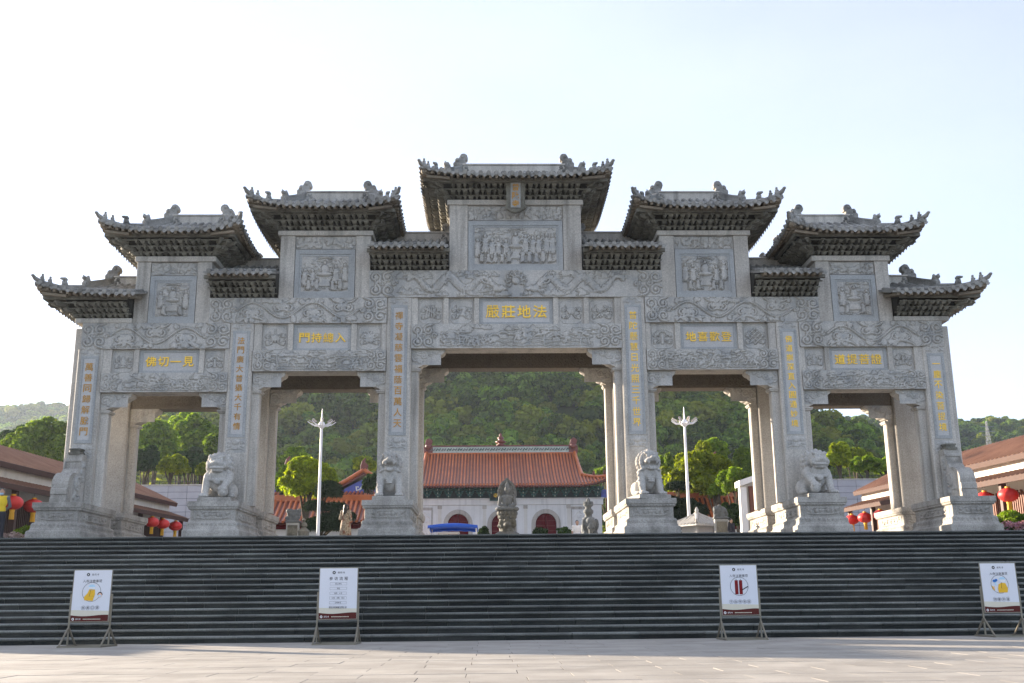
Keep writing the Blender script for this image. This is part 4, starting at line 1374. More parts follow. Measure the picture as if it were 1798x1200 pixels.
def lion(me, x, flip, label, turn=0.0, mouth=False):
    t = thing('guardian_lion', label, 'lion statue', (x, 33.50, 3.945), turn, 'stone lions guarding the archway')
    mb = MB(); mb.loops([[(-a, -b, z), (a, -b, z), (a, b2, z), (-a, b2, z)] for a, b, b2, z in ((.52, .66, .62, 0), (.52, .66, .62, .10), (.49, .63, .6, .125))])
    mb.build('base_slab', M['base'], t, local=True)
    o = link(me, 'body', M['lion'], t, loc=(0, 0, .0), local=True, scale=((-1 if flip else 1) * .96, .92, .97))
    return t


lion(ME_A, -9.47, False, 'stone lion with bib, its paw on a ball, at the bay left of the widest', .02)
lion(ME_A, 9.50, True, 'stone lion with bib and closed jaws on the pedestal right of the roaring pair', .12)
lion(ME_B, -4.10, False, 'lean roaring stone lion with topknot on the left of the widest opening', .05)
lion(ME_B, 4.12, True, 'lean stone lion with gaping jaws and topknot right of the widest opening', .2)


# ------------------------------------------------------------------ scroll buttresses (drum stones)
def buttress(x, y, turn, label, h=1.62):
    t = thing('scroll_buttress', label, 'scroll stone', (x, y, 3.945), turn, 'carved scroll stones bracing the pillars')
    # side profile in (y, z), stepping down away from the pillar (towards -y)
    P = [(.62, 0), (-.62, 0), (-.60, .16), (-.57, .16), (-.57, .24), (-.60, .26), (-.60, .42), (-.55, .46)]
    for k in range(7):
        a = PI * (1.08 - .62 * k / 6); P.append((-.12 + .44 * math.cos(a), .56 + .42 * math.sin(a)))
    P += [(.02, 1.0), (.08, 1.10), (.20, 1.16), (.30, 1.20), (.30, 1.36), (.26, 1.40), (.26, 1.46), (.30, 1.49), (.30, 1.62), (.62, 1.62)]
    P = [(a, b * h / 1.62) for a, b in P]
    mb = MB(); mb.prism(P, -.26, .26, axis='x')
    mb.build('scroll_body', M['base'], t, local=True, bevel=.012)
    for s in (-1, 1):
        r = Relief(.85, h - .25, .018); H = r.h_
        r.spiral(.38, H * .42, .25, 2.2, s, 0.5, .03, .05); r.dot(.38, H * .42, .09, .06)
        for k in range(7): r.ellipse(.38 + .13 * math.cos(k * .9), H * .42 + .13 * math.sin(k * .9), .06, .035, .05, k * .9)
        r.curl(.62, H * .72, .09, s, 1, .025, .05); r.curl(.70, H * .88, .07, -s, 1, .02, .05); r.curl(.7, H * .55, .08, -s, 2, .022, .05); r.curl(.2, H * .12, .08, s, 2, .022, .05); r.curl(.5, H * .12, .08, -s, 2, .022, .05)
        me, c = r.mesh('scroll_carving', (s * .262, -.30, .04), (0, 1, 0), (s, 0, 0))
        # keep the carving inside the profile
        V = np.array([v.co[:] for v in me.vertices]) + c
        lim = np.interp(V[:, 2], [0, .45, .9, 1.1, h], [-.56, -.52, -.12, .12, .3])
        V[:, 1] = np.maximum(V[:, 1], lim); V[:, 1] = np.minimum(V[:, 1], .6)
        me.vertices.foreach_set('co', (V - c).astype(np.float32).ravel()); me.update()
        link(me, 'scroll_carving', M['carved'], t, loc=c, local=True)
    mb = MB(); mb.box(-.2, .2, .24, .6, h, h + .07); mb.box(-.15, .15, .28, .6, h + .07, h + .14); mb.box(-.18, .18, .26, .6, h + .14, h + .19)
    mb.build('cap_block', M['brkt'], t, local=True)
    return t


buttress(-14.28, 33.60, -.06, 'curled scroll stone bracing the leftmost pillar of the archway')
buttress(14.24, 33.60, .06, 'curled scroll stone bracing the rightmost pillar of the archway')
for x, nm in ((-9.46, 'carved scroll stone behind the archway, back of the left bibbed lion'), (9.46, 'sunlit carved scroll stone behind the archway, back of the right bibbed lion')):
    buttress(x, 38.60, PI, nm, 1.75)


# ------------------------------------------------------------------ people
M['skin'] = plain('skin', (.42, .26, .18), rough=.55, var=.06)
M['hair'] = plain('black_hair', (.012, .011, .011), rough=.45)
M['yellow'] = plain('yellow_vest', (.80, .56, .02), rough=.7, var=.08)
M['greycloth'] = plain('grey_cloth', (.17, .18, .2), rough=.85)
M['navy'] = plain('dark_trousers', (.022, .024, .035), rough=.85)
M['white'] = plain('white_cloth', (.78, .77, .76), rough=.8, var=.04)
M['mask'] = plain('pale_blue_mask', (.35, .52, .68), rough=.7)


def dressfab():
    m, t, p = newmat('floral_dress')
    n = ramp(t, noise(t, 22, 2, .6), .46, .54)
    c = mix(t, n, (.24, .20, .15), (.42, .36, .28))
    k = ramp(t, noise(t, 7, 2, .6), .55, .62)
    c = mix(t, k, c, (.22, .10, .06))
    t.links.new(c, p.inputs['Base Color']); p.inputs['Roughness'].default_value = .85
    return m


M['dress'] = dressfab()


def person(loc, rot, label, h=1.70, top='greycloth', legs='navy', hair='short', dress=False, arms='down', vest=False, mask=False, sleeve=True, female=False):
    """a standing figure facing -Y before rotation; body is one surface, clothes and hair are its children"""
    t = thing('person', label, 'person', loc, rot)
    k = h / 1.72
    def P(x, y, z): return (x * k, y * k, z * k)
    sw = .17 if female else .195
    if arms == 'back': A = lambda s: [(s * sw, 0, 1.42), (s * .27, .10, 1.15), (s * .08, .19, .98)]
    elif arms == 'front': A = lambda s: [(s * sw, 0, 1.42), (s * .25, .02, 1.14), (s * .12, -.20, 1.08)]
    elif arms == 'hip': A = lambda s: [(s * sw, 0, 1.42), (s * .29, .02, 1.16), (s * .24, -.02, .92)]
    else: A = lambda s: [(s * sw, 0, 1.42), (s * .23, .02, 1.13), (s * .235, -.05, .88)]
    mb = MB()
    mb.ell(P(0, -.005, 1.60), (.078 * k, .092 * k, .112 * k), 14, 10); mb.ell(P(0, -.03, 1.545), (.055 * k, .065 * k, .06 * k), 10, 8)
    mb.ell(P(0, -.098, 1.585), (.014 * k, .02 * k, .024 * k), 8, 6)
    for s in (-1, 1):
        mb.ell(P(s * .078, .005, 1.60), (.014 * k, .025 * k, .033 * k), 8, 6); mb.ell(P(s * .032, -.084, 1.61), (.016 * k, .012 * k, .01 * k), 8, 6)
    mb.ell(P(0, -.088, 1.535), (.028 * k, .014 * k, .010 * k), 8, 6)
    mb.cap(P(0, .01, 1.42), P(0, .0, 1.54), .055 * k, .05 * k)
    mb.ell(P(0, 0, 1.27), (.17 * k, .105 * k, .2 * k), 14, 10); mb.ell(P(0, 0, 1.03), (.145 * k, .10 * k, .16 * k), 14, 10); mb.ell(P(0, .01, .93), (.165 * k, .115 * k, .12 * k), 14, 10)
    for s in (-1, 1):
        a = A(s)
        mb.ell(P(*a[0]), .062 * k, 10, 8)
        mb.cap(P(*a[0]), P(*a[1]), .052 * k, .04 * k, 8); mb.cap(P(*a[1]), P(*a[2]), .04 * k, .028 * k, 8)
        d = (Vector(a[2]) - Vector(a[1])).normalized(); w = Vector(a[2])
        mb.ell(P(*(w + d * .05)), (.034 * k, .026 * k, .05 * k), 8, 6)
        for f in range(4): mb.cap(P(*(w + d * .08 + Vector((0, .022 * (f - 1.5), 0)))), P(*(w + d * (.15 - .012 * abs(f - 1)) + Vector((0, .024 * (f - 1.5) - .01, -.01)))), .0105 * k, .009 * k, 6)
        mb.cap(P(*(w + d * .03 + Vector((0, -.03, 0)))), P(*(w + d * .085 + Vector((0, -.05, 0)))), .012 * k, .01 * k, 6)
        mb.cap(P(s * .09, 0, .90), P(s * .10, -.01, .50), .085 * k, .058 * k); mb.cap(P(s * .10, -.01, .50), P(s * .105, .02, .09), .055 * k, .036 * k)
        mb.ell(P(s * .11, -.06, .04), (.045 * k, .12 * k, .04 * k), 10, 6)
    link(sculpt(mb, .012, 1, 'body'), 'body', M['skin'], t, local=True)
    g2 = 1.0
    # top
    mb = MB()
    mb.ell(P(0, 0, 1.27), (.19 * k, .125 * k, .21 * k), 16, 10); mb.ell(P(0, 0, 1.03), (.168 * k, .122 * k, .18 * k), 16, 10)
    mb.cap(P(-sw + .03, 0, 1.425), P(sw - .03, 0, 1.425), .062 * k, .062 * k)
    if not vest:
        for s in (-1, 1):
            a = A(s); mb.ell(P(*a[0]), .075 * k, 10, 8); e = Vector(a[0]).lerp(Vector(a[1]), .65 if not sleeve else 1)
            mb.cap(P(*a[0]), P(*e), .066 * k, .055 * k, 8)
            if sleeve: mb.cap(P(*a[1]), P(*Vector(a[1]).lerp(Vector(a[2]), .9)), .052 * k, .04 * k, 8)
    if dress:
        mb.loops([[(r * k * math.cos(q * PI / 8) * (1 + .06 * math.sin(q * 3)), r * k * .8 * math.sin(q * PI / 8), z * k) for q in range(16)] for r, z in ((.26, .16), (.25, .4), (.23, .7), (.20, .95), (.165, 1.1), (.12, 1.2))])
    link(sculpt(mb, .014, 2, 'garment'), 'vest' if vest else ('dress' if dress else 'shirt'), M[top], t, local=True)
    if vest:
        mb = MB()
        for s in (-1, 1):
            a = A(s); mb.ell(P(*a[0]), .07 * k, 10, 8); mb.cap(P(*a[0]), P(*a[1]), .062 * k, .052 * k, 8); mb.cap(P(*a[1]), P(*Vector(a[1]).lerp(Vector(a[2]), .9)), .052 * k, .04 * k, 8)
        link(sculpt(mb, .014, 1, 'sleeves'), 'sleeves', M['greycloth'], t, local=True)
    if not dress:
        mb = MB()
        mb.ell(P(0, .01, .93), (.18 * k, .13 * k, .13 * k), 14, 10)
        for s in (-1, 1):
            mb.cap(P(s * .09, 0, .90), P(s * .10, -.01, .50), .098 * k, .075 * k); mb.cap(P(s * .10, -.01, .50), P(s * .105, .015, .09), .074 * k, .06 * k)
        link(sculpt(mb, .014, 2, 'trousers'), 'trousers', M[legs], t, local=True)
        mb = MB()
        for s in (-1, 1): mb.ell(P(s * .11, -.06, .045), (.052 * k, .135 * k, .048 * k), 12, 8)
        mb.build('shoe', M['hair'], t, local=True, smooth=True)
    mb = MB()
    mb.ell(P(0, .018, 1.635), (.088 * k, .095 * k, .095 * k), 14, 10)
    if hair == 'long':
        mb.ell(P(0, .045, 1.53), (.095 * k, .07 * k, .16 * k), 12, 8); mb.ell(P(0, .07, 1.36), (.10 * k, .055 * k, .17 * k), 12, 8)
    link(sculpt(mb, .014, 1, 'hair'), 'hair', M['hair'], t, local=True)
    if mask:
        mb = MB(); mb.ell(P(0, -.062, 1.535), (.066 * k, .05 * k, .042 * k), 12, 8)
        mb.build('mask', M['mask'], t, local=True, smooth=True)
    return t


person((-16.72, 34.5, LAND), .35, 'man in a yellow vest and mask standing left of the archway, hands behind him', 1.71, top='yellow', vest=True, arms='back', mask=True)
person((-6.33, 40.0, LAND), 2.75, 'woman with long black hair in a long patterned dress, seen from behind', 1.62, top='dress', dress=True, hair='long', female=True, arms='front')
person((3.24, 50.0, LAND), .05, 'man in a white T-shirt standing near the elephant statue', 1.70, top='white', sleeve=False, arms='down')
person((4.78, 46.5, LAND), -.8, 'person in a grey short-sleeved shirt half hidden by the pedestal', 1.62, top='greycloth', sleeve=False, arms='hip')
person((9.28, 44.5, LAND), .6, 'person in dark clothes with black hair in front of the right carved stele', 1.30, top='navy', sleeve=True)
# ------------------------------------------------------------------ ground, plaza, stairs, terrace
D0, TR, RI, NST = 24.397, 0.4513, 0.15, 19
M['paving'] = stone('pale_paving_granite', (.29, .268, .238), (.38, .355, .318), speck=.08, speck_scale=40, blot=(.20, .185, .165), blot_amt=.45, blot_scale=.9, rand=.09, bump=.12, rough=.7)
M['joint'] = plain('paving_joint', (.15, .14, .125), rough=.95)
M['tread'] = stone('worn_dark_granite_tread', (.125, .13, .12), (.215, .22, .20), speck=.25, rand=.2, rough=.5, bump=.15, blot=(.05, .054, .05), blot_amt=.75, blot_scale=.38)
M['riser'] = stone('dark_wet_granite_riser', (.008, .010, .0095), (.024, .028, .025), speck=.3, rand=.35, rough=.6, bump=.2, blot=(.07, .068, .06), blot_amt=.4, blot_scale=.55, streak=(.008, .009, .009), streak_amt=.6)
mb = MB(); mb.box(-400, 400, -400, D0 + .4, -1.0, -0.035); tag(mb.build('plaza', M['joint']), kind='structure')
plz = thing('plaza_paving', None, None, (0, 18, 0), kind='structure')
mbs = MB()
gp = random.Random(5)
SW, SD = 1.25, 0.62
cand = []
for j in range(int((D0 + 6) / SD)):
    y1 = D0 + .02 - j * SD; y0 = y1 - SD
    off = (j % 2) * SW / 2 + gp.uniform(-.06, .06)
    for i in range(-20, 21):
        x0 = i * SW + off
        cand.append((x0, x0 + SW, y0, y1))
inview = [c for c in cand if c[3] > 11.0 and abs((c[0] + c[1]) / 2 - CAMX - .02 * c[3]) < .50 * c[3] + .5]
inview.sort(key=lambda c: c[2]); keep = set(inview[:300])
pm = MB(); pm.loops([[(-a, -b, z), (a, -b, z), (a, b, z), (-a, b, z)] for a, b, z in ((SW / 2 - .004, SD / 2 - .003, -.04), (SW / 2 - .004, SD / 2 - .003, -.002), (SW / 2 - .006, SD / 2 - .005, 0))])
PM = pm.mesh('paving_slab')
for c in cand:
    dz = gp.uniform(-.003, .001)
    if c in keep:
        link(PM, 'paving_slab', M['paving'], plz, loc=((c[0] + c[1]) / 2, (c[2] + c[3]) / 2, dz), rot=(gp.uniform(-.0012, .0012), gp.uniform(-.0012, .0012), 0))
    else:
        mbs.box(c[0] + .005, c[1] - .005, c[2] + .004, c[3] - .004, -.04, dz)
M['paving2'] = stone('pale_paving_granite_far', (.29, .268, .238), (.38, .355, .318), speck=.08, speck_scale=40, blot=(.20, .185, .165), blot_amt=.45, blot_scale=.9, island=.09, bump=.12, rough=.7)
mbs.build('paving_slab', M['paving2'], plz, kind='stuff', fixn=False)

st = thing('stairs', None, None, (0, D0, 0), kind='structure')
SL = 1.5
def slab_profile(L):
    mb = MB()
    def strip(P, mi):
        mb.c = mi
        mb.prism(P, -L / 2 + .006, L / 2 - .006, axis='x')
    strip([(.035, 0), (.035, RI - .055), (TR + .06, RI - .055), (TR + .06, 0)], 1)
    n = [(TR + .06, RI - .054), (.012, RI - .054), (-.004, RI - .046), (-.012, RI - .03), (-.008, RI - .013), (.006, RI - .003), (.02, RI), (TR + .06, RI)]
    strip(n, 0)
    return mb
SM = slab_profile(SL).mesh('step_slab')
far = MB()
cnt = 0
for k in range(NST):
    y = D0 + k * TR; z = k * RI
    off = gp.uniform(0, SL)
    n = int(48 / SL)
    for i in range(n):
        x = -24 + off + (i + .5) * SL - SL / 2
        if abs(x - CAMX - .02 * y) < .5 * y + .9 and cnt < 298:
            cnt += 1
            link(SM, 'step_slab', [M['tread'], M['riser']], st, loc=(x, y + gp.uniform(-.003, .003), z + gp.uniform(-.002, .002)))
        else:
            far.c = 0
            b = len(far.v)
            for p in SM.vertices: far.v.append((p.co.x + x, p.co.y + y, p.co.z + z))
            for p in SM.polygons: far.f.append(tuple(q + b for q in p.vertices)); far.m.append(p.material_index)
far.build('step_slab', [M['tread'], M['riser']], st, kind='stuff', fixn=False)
mb = MB(); mb.prism([(D0 + .1, -1), (D0 + .1, -.02), (D0 + NST * TR, NST * RI - .18), (D0 + NST * TR + 4, NST * RI - .18), (D0 + NST * TR + 4, -1)], -25, 25, axis='x')
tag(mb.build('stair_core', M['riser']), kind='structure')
# terrace behind the stairs: one sheet as far as the foot of the hills
TY0 = D0 + (NST - 1) * TR + .2
mb = MB(); mb.box(-400, 400, TY0 + .32, 160, LAND - .6, LAND - .002)
tag(mb.build('terrace', M['paving']), kind='structure')
for sg in (-1, 1):
    mb = MB(); a, b = (24.2, 400); a, b = (a, b) if sg > 0 else (-b, -a)
    mb.box(a, b, D0 + .5, TY0 + .8, -.03, LAND - .004); tag(mb.build('terrace', M['granite']), kind='structure')

# ------------------------------------------------------------------ long side corridors
M['tinroof'] = stone('brown_metal_roof', (.30, .17, .115), (.40, .24, .165), speck=.06, rough=.55, bump=.05, blot=(.2, .11, .08), blot_amt=.4)
M['tinroof2'] = stone('dark_brown_metal_roof', (.20, .115, .085), (.27, .16, .115), speck=.06, rough=.55, bump=.05)
M['brown'] = plain('dark_brown_paint', (.06, .026, .018), rough=.6)
M['redbrown'] = plain('red_brown_slats', (.16, .055, .03), rough=.6, rand=.12)
M['plaster'] = stone('cream_plaster', (.62, .60, .54), (.72, .70, .64), speck=.04, bump=.05, streak=(.45, .42, .37), streak_amt=.35, rough=.9)
M['whitewall'] = stone('grey_white_wall', (.72, .715, .69), (.80, .795, .77), speck=.04, bump=.06, streak=(.42, .42, .40), streak_amt=.4, rough=.9, rand=.05)


def corridor(sg, y0, y1, label):
    t = thing('corridor', label, 'corridor building', (sg * 21, (y0 + y1) / 2, LAND))
    def q(x, y, z): return (sg * x, y, z + .022 * (y - 40))
    def sheet(name, prof, m, ya, yb, rib=None):
        """profile (x, z) extruded along y with the slope of the building"""
        mb = MB(); mb.add([q(x, ya, z) for x, z in prof] + [q(x, yb, z) for x, z in prof],
                          [tuple(range(len(prof))), tuple(range(2 * len(prof) - 1, len(prof) - 1, -1))] + [(j, len(prof) + j, len(prof) + (j + 1) % len(prof), (j + 1) % len(prof)) for j in range(len(prof))])
        return mb.build(name, m, t)
    ru = sheet('upper_roof', [(19.5, 6.20), (22.2, 7.5), (24.9, 6.2), (24.9, 6.08), (22.2, 7.36), (19.5, 6.08)], M['tinroof'], y0, y1)
    mb = MB()
    n = int((y1 - y0) / .36)
    for i in range(n):
        y = y0 + (i + .5) * (y1 - y0) / n
        mb.bar(q(19.49, y, 6.225), q(22.18, y, 7.52), .05, .05)
    mb.build('roof_rib', M['tinroof'], ru, kind='stuff', fixn=False)
    sheet('fascia', [(19.46, 6.20), (19.5, 6.22), (19.6, 6.0), (19.52, 6.0)], M['brown'], y0, y1)
    sheet('upper_wall', [(19.85, 5.6), (19.85, 6.3), (20.0, 6.3), (20.0, 5.6)], M['plaster'], y0 + .3, y1 - .3)
    rl = sheet('lower_roof', [(18.72, 5.28), (19.86, 5.66), (19.86, 5.58), (18.72, 5.2)], M['tinroof2'], y0 + .2, y1 - .2)
    mb = MB()
    for i in range(n):
        y = y0 + .3 + (i + .5) * (y1 - y0 - .6) / n
        mb.bar(q(18.72, y, 5.30), q(19.84, y, 5.68), .045, .04)
    mb.build('roof_rib', M['tinroof2'], rl, kind='stuff', fixn=False)
    sheet('fascia', [(18.69, 5.28), (18.73, 5.29), (18.8, 5.08), (18.74, 5.08)], M['brown'], y0 + .2, y1 - .2)
    sheet('wall', [(20.3, LAND), (20.3, 5.6), (20.45, 5.6), (20.45, LAND)], M['plaster'], y0 + .3, y1 - .3)
    sheet('rear_wall', [(24.4, LAND), (24.4, 6.3), (24.55, 6.3), (24.55, LAND)], M['plaster'], y0 + .3, y1 - .3)
    for ye in (y0 + .3, y1 - .3):
        mb = MB(); mb.add([q(20.3, ye, LAND - .4), q(24.5, ye, LAND - .4), q(24.5, ye, 6.2), q(22.2, ye, 7.3), q(19.9, ye, 6.2), q(20.3, ye, 5.6)] +
                          [q(20.3, ye + .12, LAND - .4), q(24.5, ye + .12, LAND - .4), q(24.5, ye + .12, 6.2), q(22.2, ye + .12, 7.3), q(19.9, ye + .12, 6.2), q(20.3, ye + .12, 5.6)],
                          [(0, 1, 2, 3, 4, 5), (11, 10, 9, 8, 7, 6)] + [(j, 6 + j, 6 + (j + 1) % 6, (j + 1) % 6) for j in range(6)])
        mb.build('end_wall', M['plaster'], t)
    # posts, rail, dark slats with pale panel above
    k = 0
    ny = int((y1 - y0) / 3.6)
    for i in range(ny + 1):
        y = y0 + .5 + i * (y1 - y0 - 1) / ny
        mb = MB(); mb.add([q(a, b, c) for c in (LAND - .5, 5.3) for a, b in ((18.95, y - .1), (19.15, y - .1), (19.15, y + .1), (18.95, y + .1))],
                          [(0, 1, 2, 3), (7, 6, 5, 4), (0, 4, 5, 1), (1, 5, 6, 2), (2, 6, 7, 3), (3, 7, 4, 0)])
        mb.build('post', M['brown'], t)
    sheet('dado', [(20.22, LAND - .3), (20.22, 4.35), (20.29, 4.35), (20.29, LAND - .3)], M['brown'], y0 + .4, y1 - .4)
    sl = MB()
    n2 = int((y1 - y0 - 1) / .17)
    for i in range(n2):
        y = y0 + .5 + i * .17
        top = 4.95 if i % 2 else 4.85
        sl.add([q(a, b, c) for c in (3.1, top) for a, b in ((20.12, y - .035), (20.2, y - .035), (20.2, y + .035), (20.12, y + .035))],
               [(0, 1, 2, 3), (7, 6, 5, 4), (0, 4, 5, 1), (1, 5, 6, 2), (2, 6, 7, 3), (3, 7, 4, 0)])
    sl.build('fence_slat', M['redbrown'] if sg > 0 else M['brown'], t, kind='stuff', fixn=False)
    return t


corridor(-1, 36.5, 63.5, 'long brown-roofed corridor with cream wall and red lanterns left of the archway')
corridor(1, 36.5, 58.5, 'long sunlit brown-roofed corridor with red lanterns right of the archway')

# lanterns --------------------------------------------------------------------
M['lred'] = plain('red_lantern_silk', (.62, .022, .018), rough=.5, var=.1, scale=8)
M['lyel'] = plain('yellow_tassel', (.75, .42, .03), rough=.7)


def lantern(x, y, z, label):
    t = thing('red_lantern', label, 'lantern', (x, y, z), 0, 'red lanterns hanging along the corridors')
    mb = MB(); prof = []
    n = 20
    for k in range(13):
        th = PI * k / 12; prof.append((max(.07, .37 * math.sin(th)), -.27 * math.cos(th)))
    L = []
    for r, zz in prof:
        L.append([(r * (1 + .025 * (q % 2)) * math.cos(2 * PI * q / n), r * (1 + .025 * (q % 2)) * math.sin(2 * PI * q / n), zz) for q in range(n)])
    mb.loops(L); mb.build('shade', M['lred'], t, local=True, smooth=True)
    mb = MB(); mb.lathe([(.09, -.34), (.10, -.26)], n=12); mb.lathe([(.09, .25), (.09, .32)], n=12); mb.build('rim', M['lyel'], t, local=True)
    mb = MB()
    for k in range(10):
        a = 2 * PI * k / 10; mb.bar((.075 * math.cos(a), .075 * math.sin(a), -.62), (.06 * math.cos(a), .06 * math.sin(a), -.33), .04, .03)
    mb.build('tassel', M['lyel'], t, local=True, fixn=False)
    mb = MB(); mb.bar((0, 0, .3), (0, 0, .52), .015); mb.build('cord', M['brown'], t, local=True)
    return t


NM = ['nearest', 'second', 'third', 'fourth', 'fifth', 'sixth']
for i, y in enumerate((40.15, 42.0)):
    lantern(-18.85, y, 4.62 + .022 * (y - 40), ['red lantern right behind the man in the yellow vest', 'shaded red lantern hanging left of the leftmost pedestal'][i])
for i, y in enumerate((56.9, 58.8, 61.2)):
    lantern(-18.85, y, 4.75 + .022 * (y - 40), ['red lantern nearest the camera under the far part of the left corridor', 'middle red lantern seen through the leftmost opening', 'red lantern nearest the far end of the left corridor'][i])
for i, y in enumerate((39.7, 41.6)):
    lantern(18.85, y, 4.62 + .022 * (y - 40), ['whole sunlit red lantern right of the rightmost pedestal', 'sunlit red lantern partly hidden behind the rightmost pedestal'][i])
for i, y in enumerate((53.0, 55.2, 57.2)):
    lantern(18.85, y, 4.62 + .022 * (y - 40), ['pale-lit red lantern half behind the rearmost pedestal in the rightmost opening', 'middle sunlit red lantern in the rightmost opening', 'red lantern nearest the far end of the right corridor'][i])
# ------------------------------------------------------------------ temple hall behind
M['glaze'] = stone('orange_glazed_tile', (.37, .09, .027), (.53, .155, .048), speck=.08, rough=.33, bump=.1, rand=.18, blot=(.25, .06, .02), blot_amt=.4, blot_scale=.9, spec=.35)
M['glaze2'] = stone('orange_glazed_tile_joined', (.40, .125, .045), (.56, .20, .075), speck=.08, rough=.28, bump=.1, island=.14, spec=.6)
M['glazedk'] = plain('dark_red_tile_edge', (.15, .028, .016), rough=.4)
M['green'] = plain('green_painted_bracket', (.02, .085, .07), rough=.7, var=.35, scale=5)
M['teal'] = plain('teal_painted_bracket', (.05, .14, .145), rough=.7, var=.3, scale=5)
M['paleg'] = plain('pale_painted_trim', (.42, .46, .40), rough=.6, var=.2)
M['eavedk'] = plain('dark_painted_eave', (.020, .034, .036), rough=.7, var=.3)
M['reddoor'] = plain('dark_red_door', (.10, .003, .007), rough=.6, var=.12, spec=.15)
M['blue_paint'] = plain('blue_painted_gable', (.10, .12, .40), rough=.6, var=.2)
M['bluetarp'] = plain('blue_canopy_cloth', (.003, .085, .55), rough=.5, var=.08)
M['metal'] = plain('grey_metal', (.45, .45, .46), rough=.35, metal=.7)
M['whitepaint'] = plain('white_pole_paint', (.74, .74, .75), rough=.4, var=.04)
M['stat'] = stone('grey_statue_granite', (.105, .118, .125), (.175, .19, .20), blot=(.12, .12, .10), blot_amt=.5, blot_scale=3)
M['statlow'] = stone('brown_weathered_base_stone', (.10, .105, .10), (.17, .172, .16), blot=(.10, .09, .06), blot_amt=.6, blot_scale=2.5)

HX = .35
hall = thing('temple_hall', 'wide temple hall with orange glazed roof, white wall and three arched red doors', 'temple', (HX, 98, LAND))
HE = 93.2        # front eave
HW = 95.6        # front wall
def hz(x, y):
    """front roof surface"""
    s = (y - HE) / 7.0
    z = 10.92 + (14.72 - 10.92) * (.62 * s + .38 * s * s)
    t = max(0, (abs(x - HX) - 6.6) / 3.6)
    return z + .95 * t ** 2 * (1 - s) ** 2
mb = MB()
xs = np.linspace(HX - 10.1, HX + 10.1, 41); ysf = np.linspace(HE, HE + 7, 12)
def inroof(x, y):
    s = (y - HE) / 7.0
    return abs(x - HX) <= (7.45 if s > .16 else 10.1 - (10.1 - 7.45) * (s / .16) * .55)
P = []
for y in ysf:
    s = (y - HE) / 7.0; half = 7.35 - .35 * s if s > .34 else 10.1 - (10.1 - 7.35) * min(1, s / .34) ** 1.0
    P.append([(HX + half * u, y, hz(HX + half * u, y)) for u in np.linspace(-1, 1, 41)])
mb.grid(P); mb.grid([[(x, 2 * 100.2 - y, z) for x, y, z in row] for row in P])
mb.grid([[(x, y, z - .14) for x, y, z in row] for row in P])
fr = P[0]; mb.add(fr + [(x, y, z - .14) for x, y, z in fr], [(i, i + 1, 41 + i + 1, 41 + i) for i in range(40)])
hroof = mb.build('roof', M['glazedk'], hall, fixn=False)
n = 68
for i in range(n):        # tile rows one by one
    x = HX - 9.95 + (i + .5) * 19.9 / n
    a = abs(x - HX)
    s1 = 1.0 if a < 7.0 else (1.0 if a < 7.2 else max(.03, .34 * (10.1 - a) / (10.1 - 7.35)))
    k = 8 if s1 > .5 else 3
    pts = [(x, HE - .03 + 7 * s1 * q / k, hz(x, HE + 7 * s1 * q / k) + .03) for q in range(k + 1)]
    mb = MB(); mb.tube(pts, .085, 6); mb.tube([Vector(pts[0]) - Vector((0, .03, 0)), pts[0]], .11, 8)
    mb.build('roof_tile', M['glaze'], hroof, auto=50, fixn=False)
# ridge, verges, hip corners
mb = MB(); mb.box(HX - 6.9, HX + 6.9, 100.0, 100.4, 14.6, 15.3); mb.build('main_ridge', M['paleg'], hroof)
mb = MB(); mb.box(HX - 7.0, HX + 7.0, 99.93, 100.47, 15.3, 15.42); mb.build('ridge_cap', M['glazedk'], hroof)
mb = MB(); mb.box(HX - 7.0, HX + 7.0, 99.93, 100.47, 14.58, 14.72); mb.build('ridge_foot', M['glaze'], hroof)
for k in range(26):
    x = HX - 6.5 + k * .52; mb = MB()
    mb.tube([(x - .2, 99.97, 14.9), (x - .08, 99.96, 15.12), (x + .08, 99.96, 14.95), (x + .22, 99.97, 15.14)], .05, 6); mb.build('ridge_flower', M['green'] if k % 2 else M['stat'], hroof)
for s in (-1, 1):
    mb = MB(); x = HX + s * 6.95
    mb.prism([(x - .42, 14.6), (x + .42, 14.6), (x + .46, 15.2), (x + .3, 15.5), (x + .42, 15.9), (x + .1, 16.15), (x - .2, 16.0), (x - .3, 15.6), (x - .44, 15.3)], 99.95, 100.45)
    mb.ell((x, 99.9, 15.3), (.3, .2, .3), 8, 6); mb.build('ridge_end_ornament', M['glazedk'], hroof, bevel=.03)
    mb = MB()
    pv = [(HX + s * (7.38 - .3 * q / 8), HE + 7 * (.34 + .66 * q / 8), hz(HX + 7.2, HE + 7 * (.34 + .66 * q / 8)) + .12) for q in range(9)]
    mb.tube(pv, .17, 8); mb.build('verge_ridge', M['glaze'], hroof, auto=50)
    mb = MB()
    pv = [(HX + s * (7.45 + 2.65 * q / 6), HE + 7 * .34 * (1 - q / 6), hz(HX + 7.45 + 2.65 * q / 6, HE + 7 * .34 * (1 - q / 6)) + .12) for q in range(7)]
    pv.append((HX + s * 10.35, HE - .2, pv[-1][2] + .22))
    mb.tube(pv, [.15] * 7 + [.07], 8); mb.build('hip_ridge', M['glaze'], hroof, auto=50)
    for q in (2, 4, 5):
        mb = MB(); p = pv[q]; mb.ell((p[0], p[1], p[2] + .25), (.13, .13, .2), 8, 6); mb.ell((p[0], p[1] - .1, p[2] + .42), (.09, .12, .09), 8, 6); mb.build('ridge_figure', M['glazedk'], hroof, smooth=True)
mb = MB(); mb.lathe([(.5, 0), (.42, .1), (.2, .2), (.5, .3), (.5, .42), (.2, .55), (.3, .68), (.3, .8), (.12, .92), (.14, 1.05), (.02, 1.25)], (HX, 100.2, 15.4), 12)
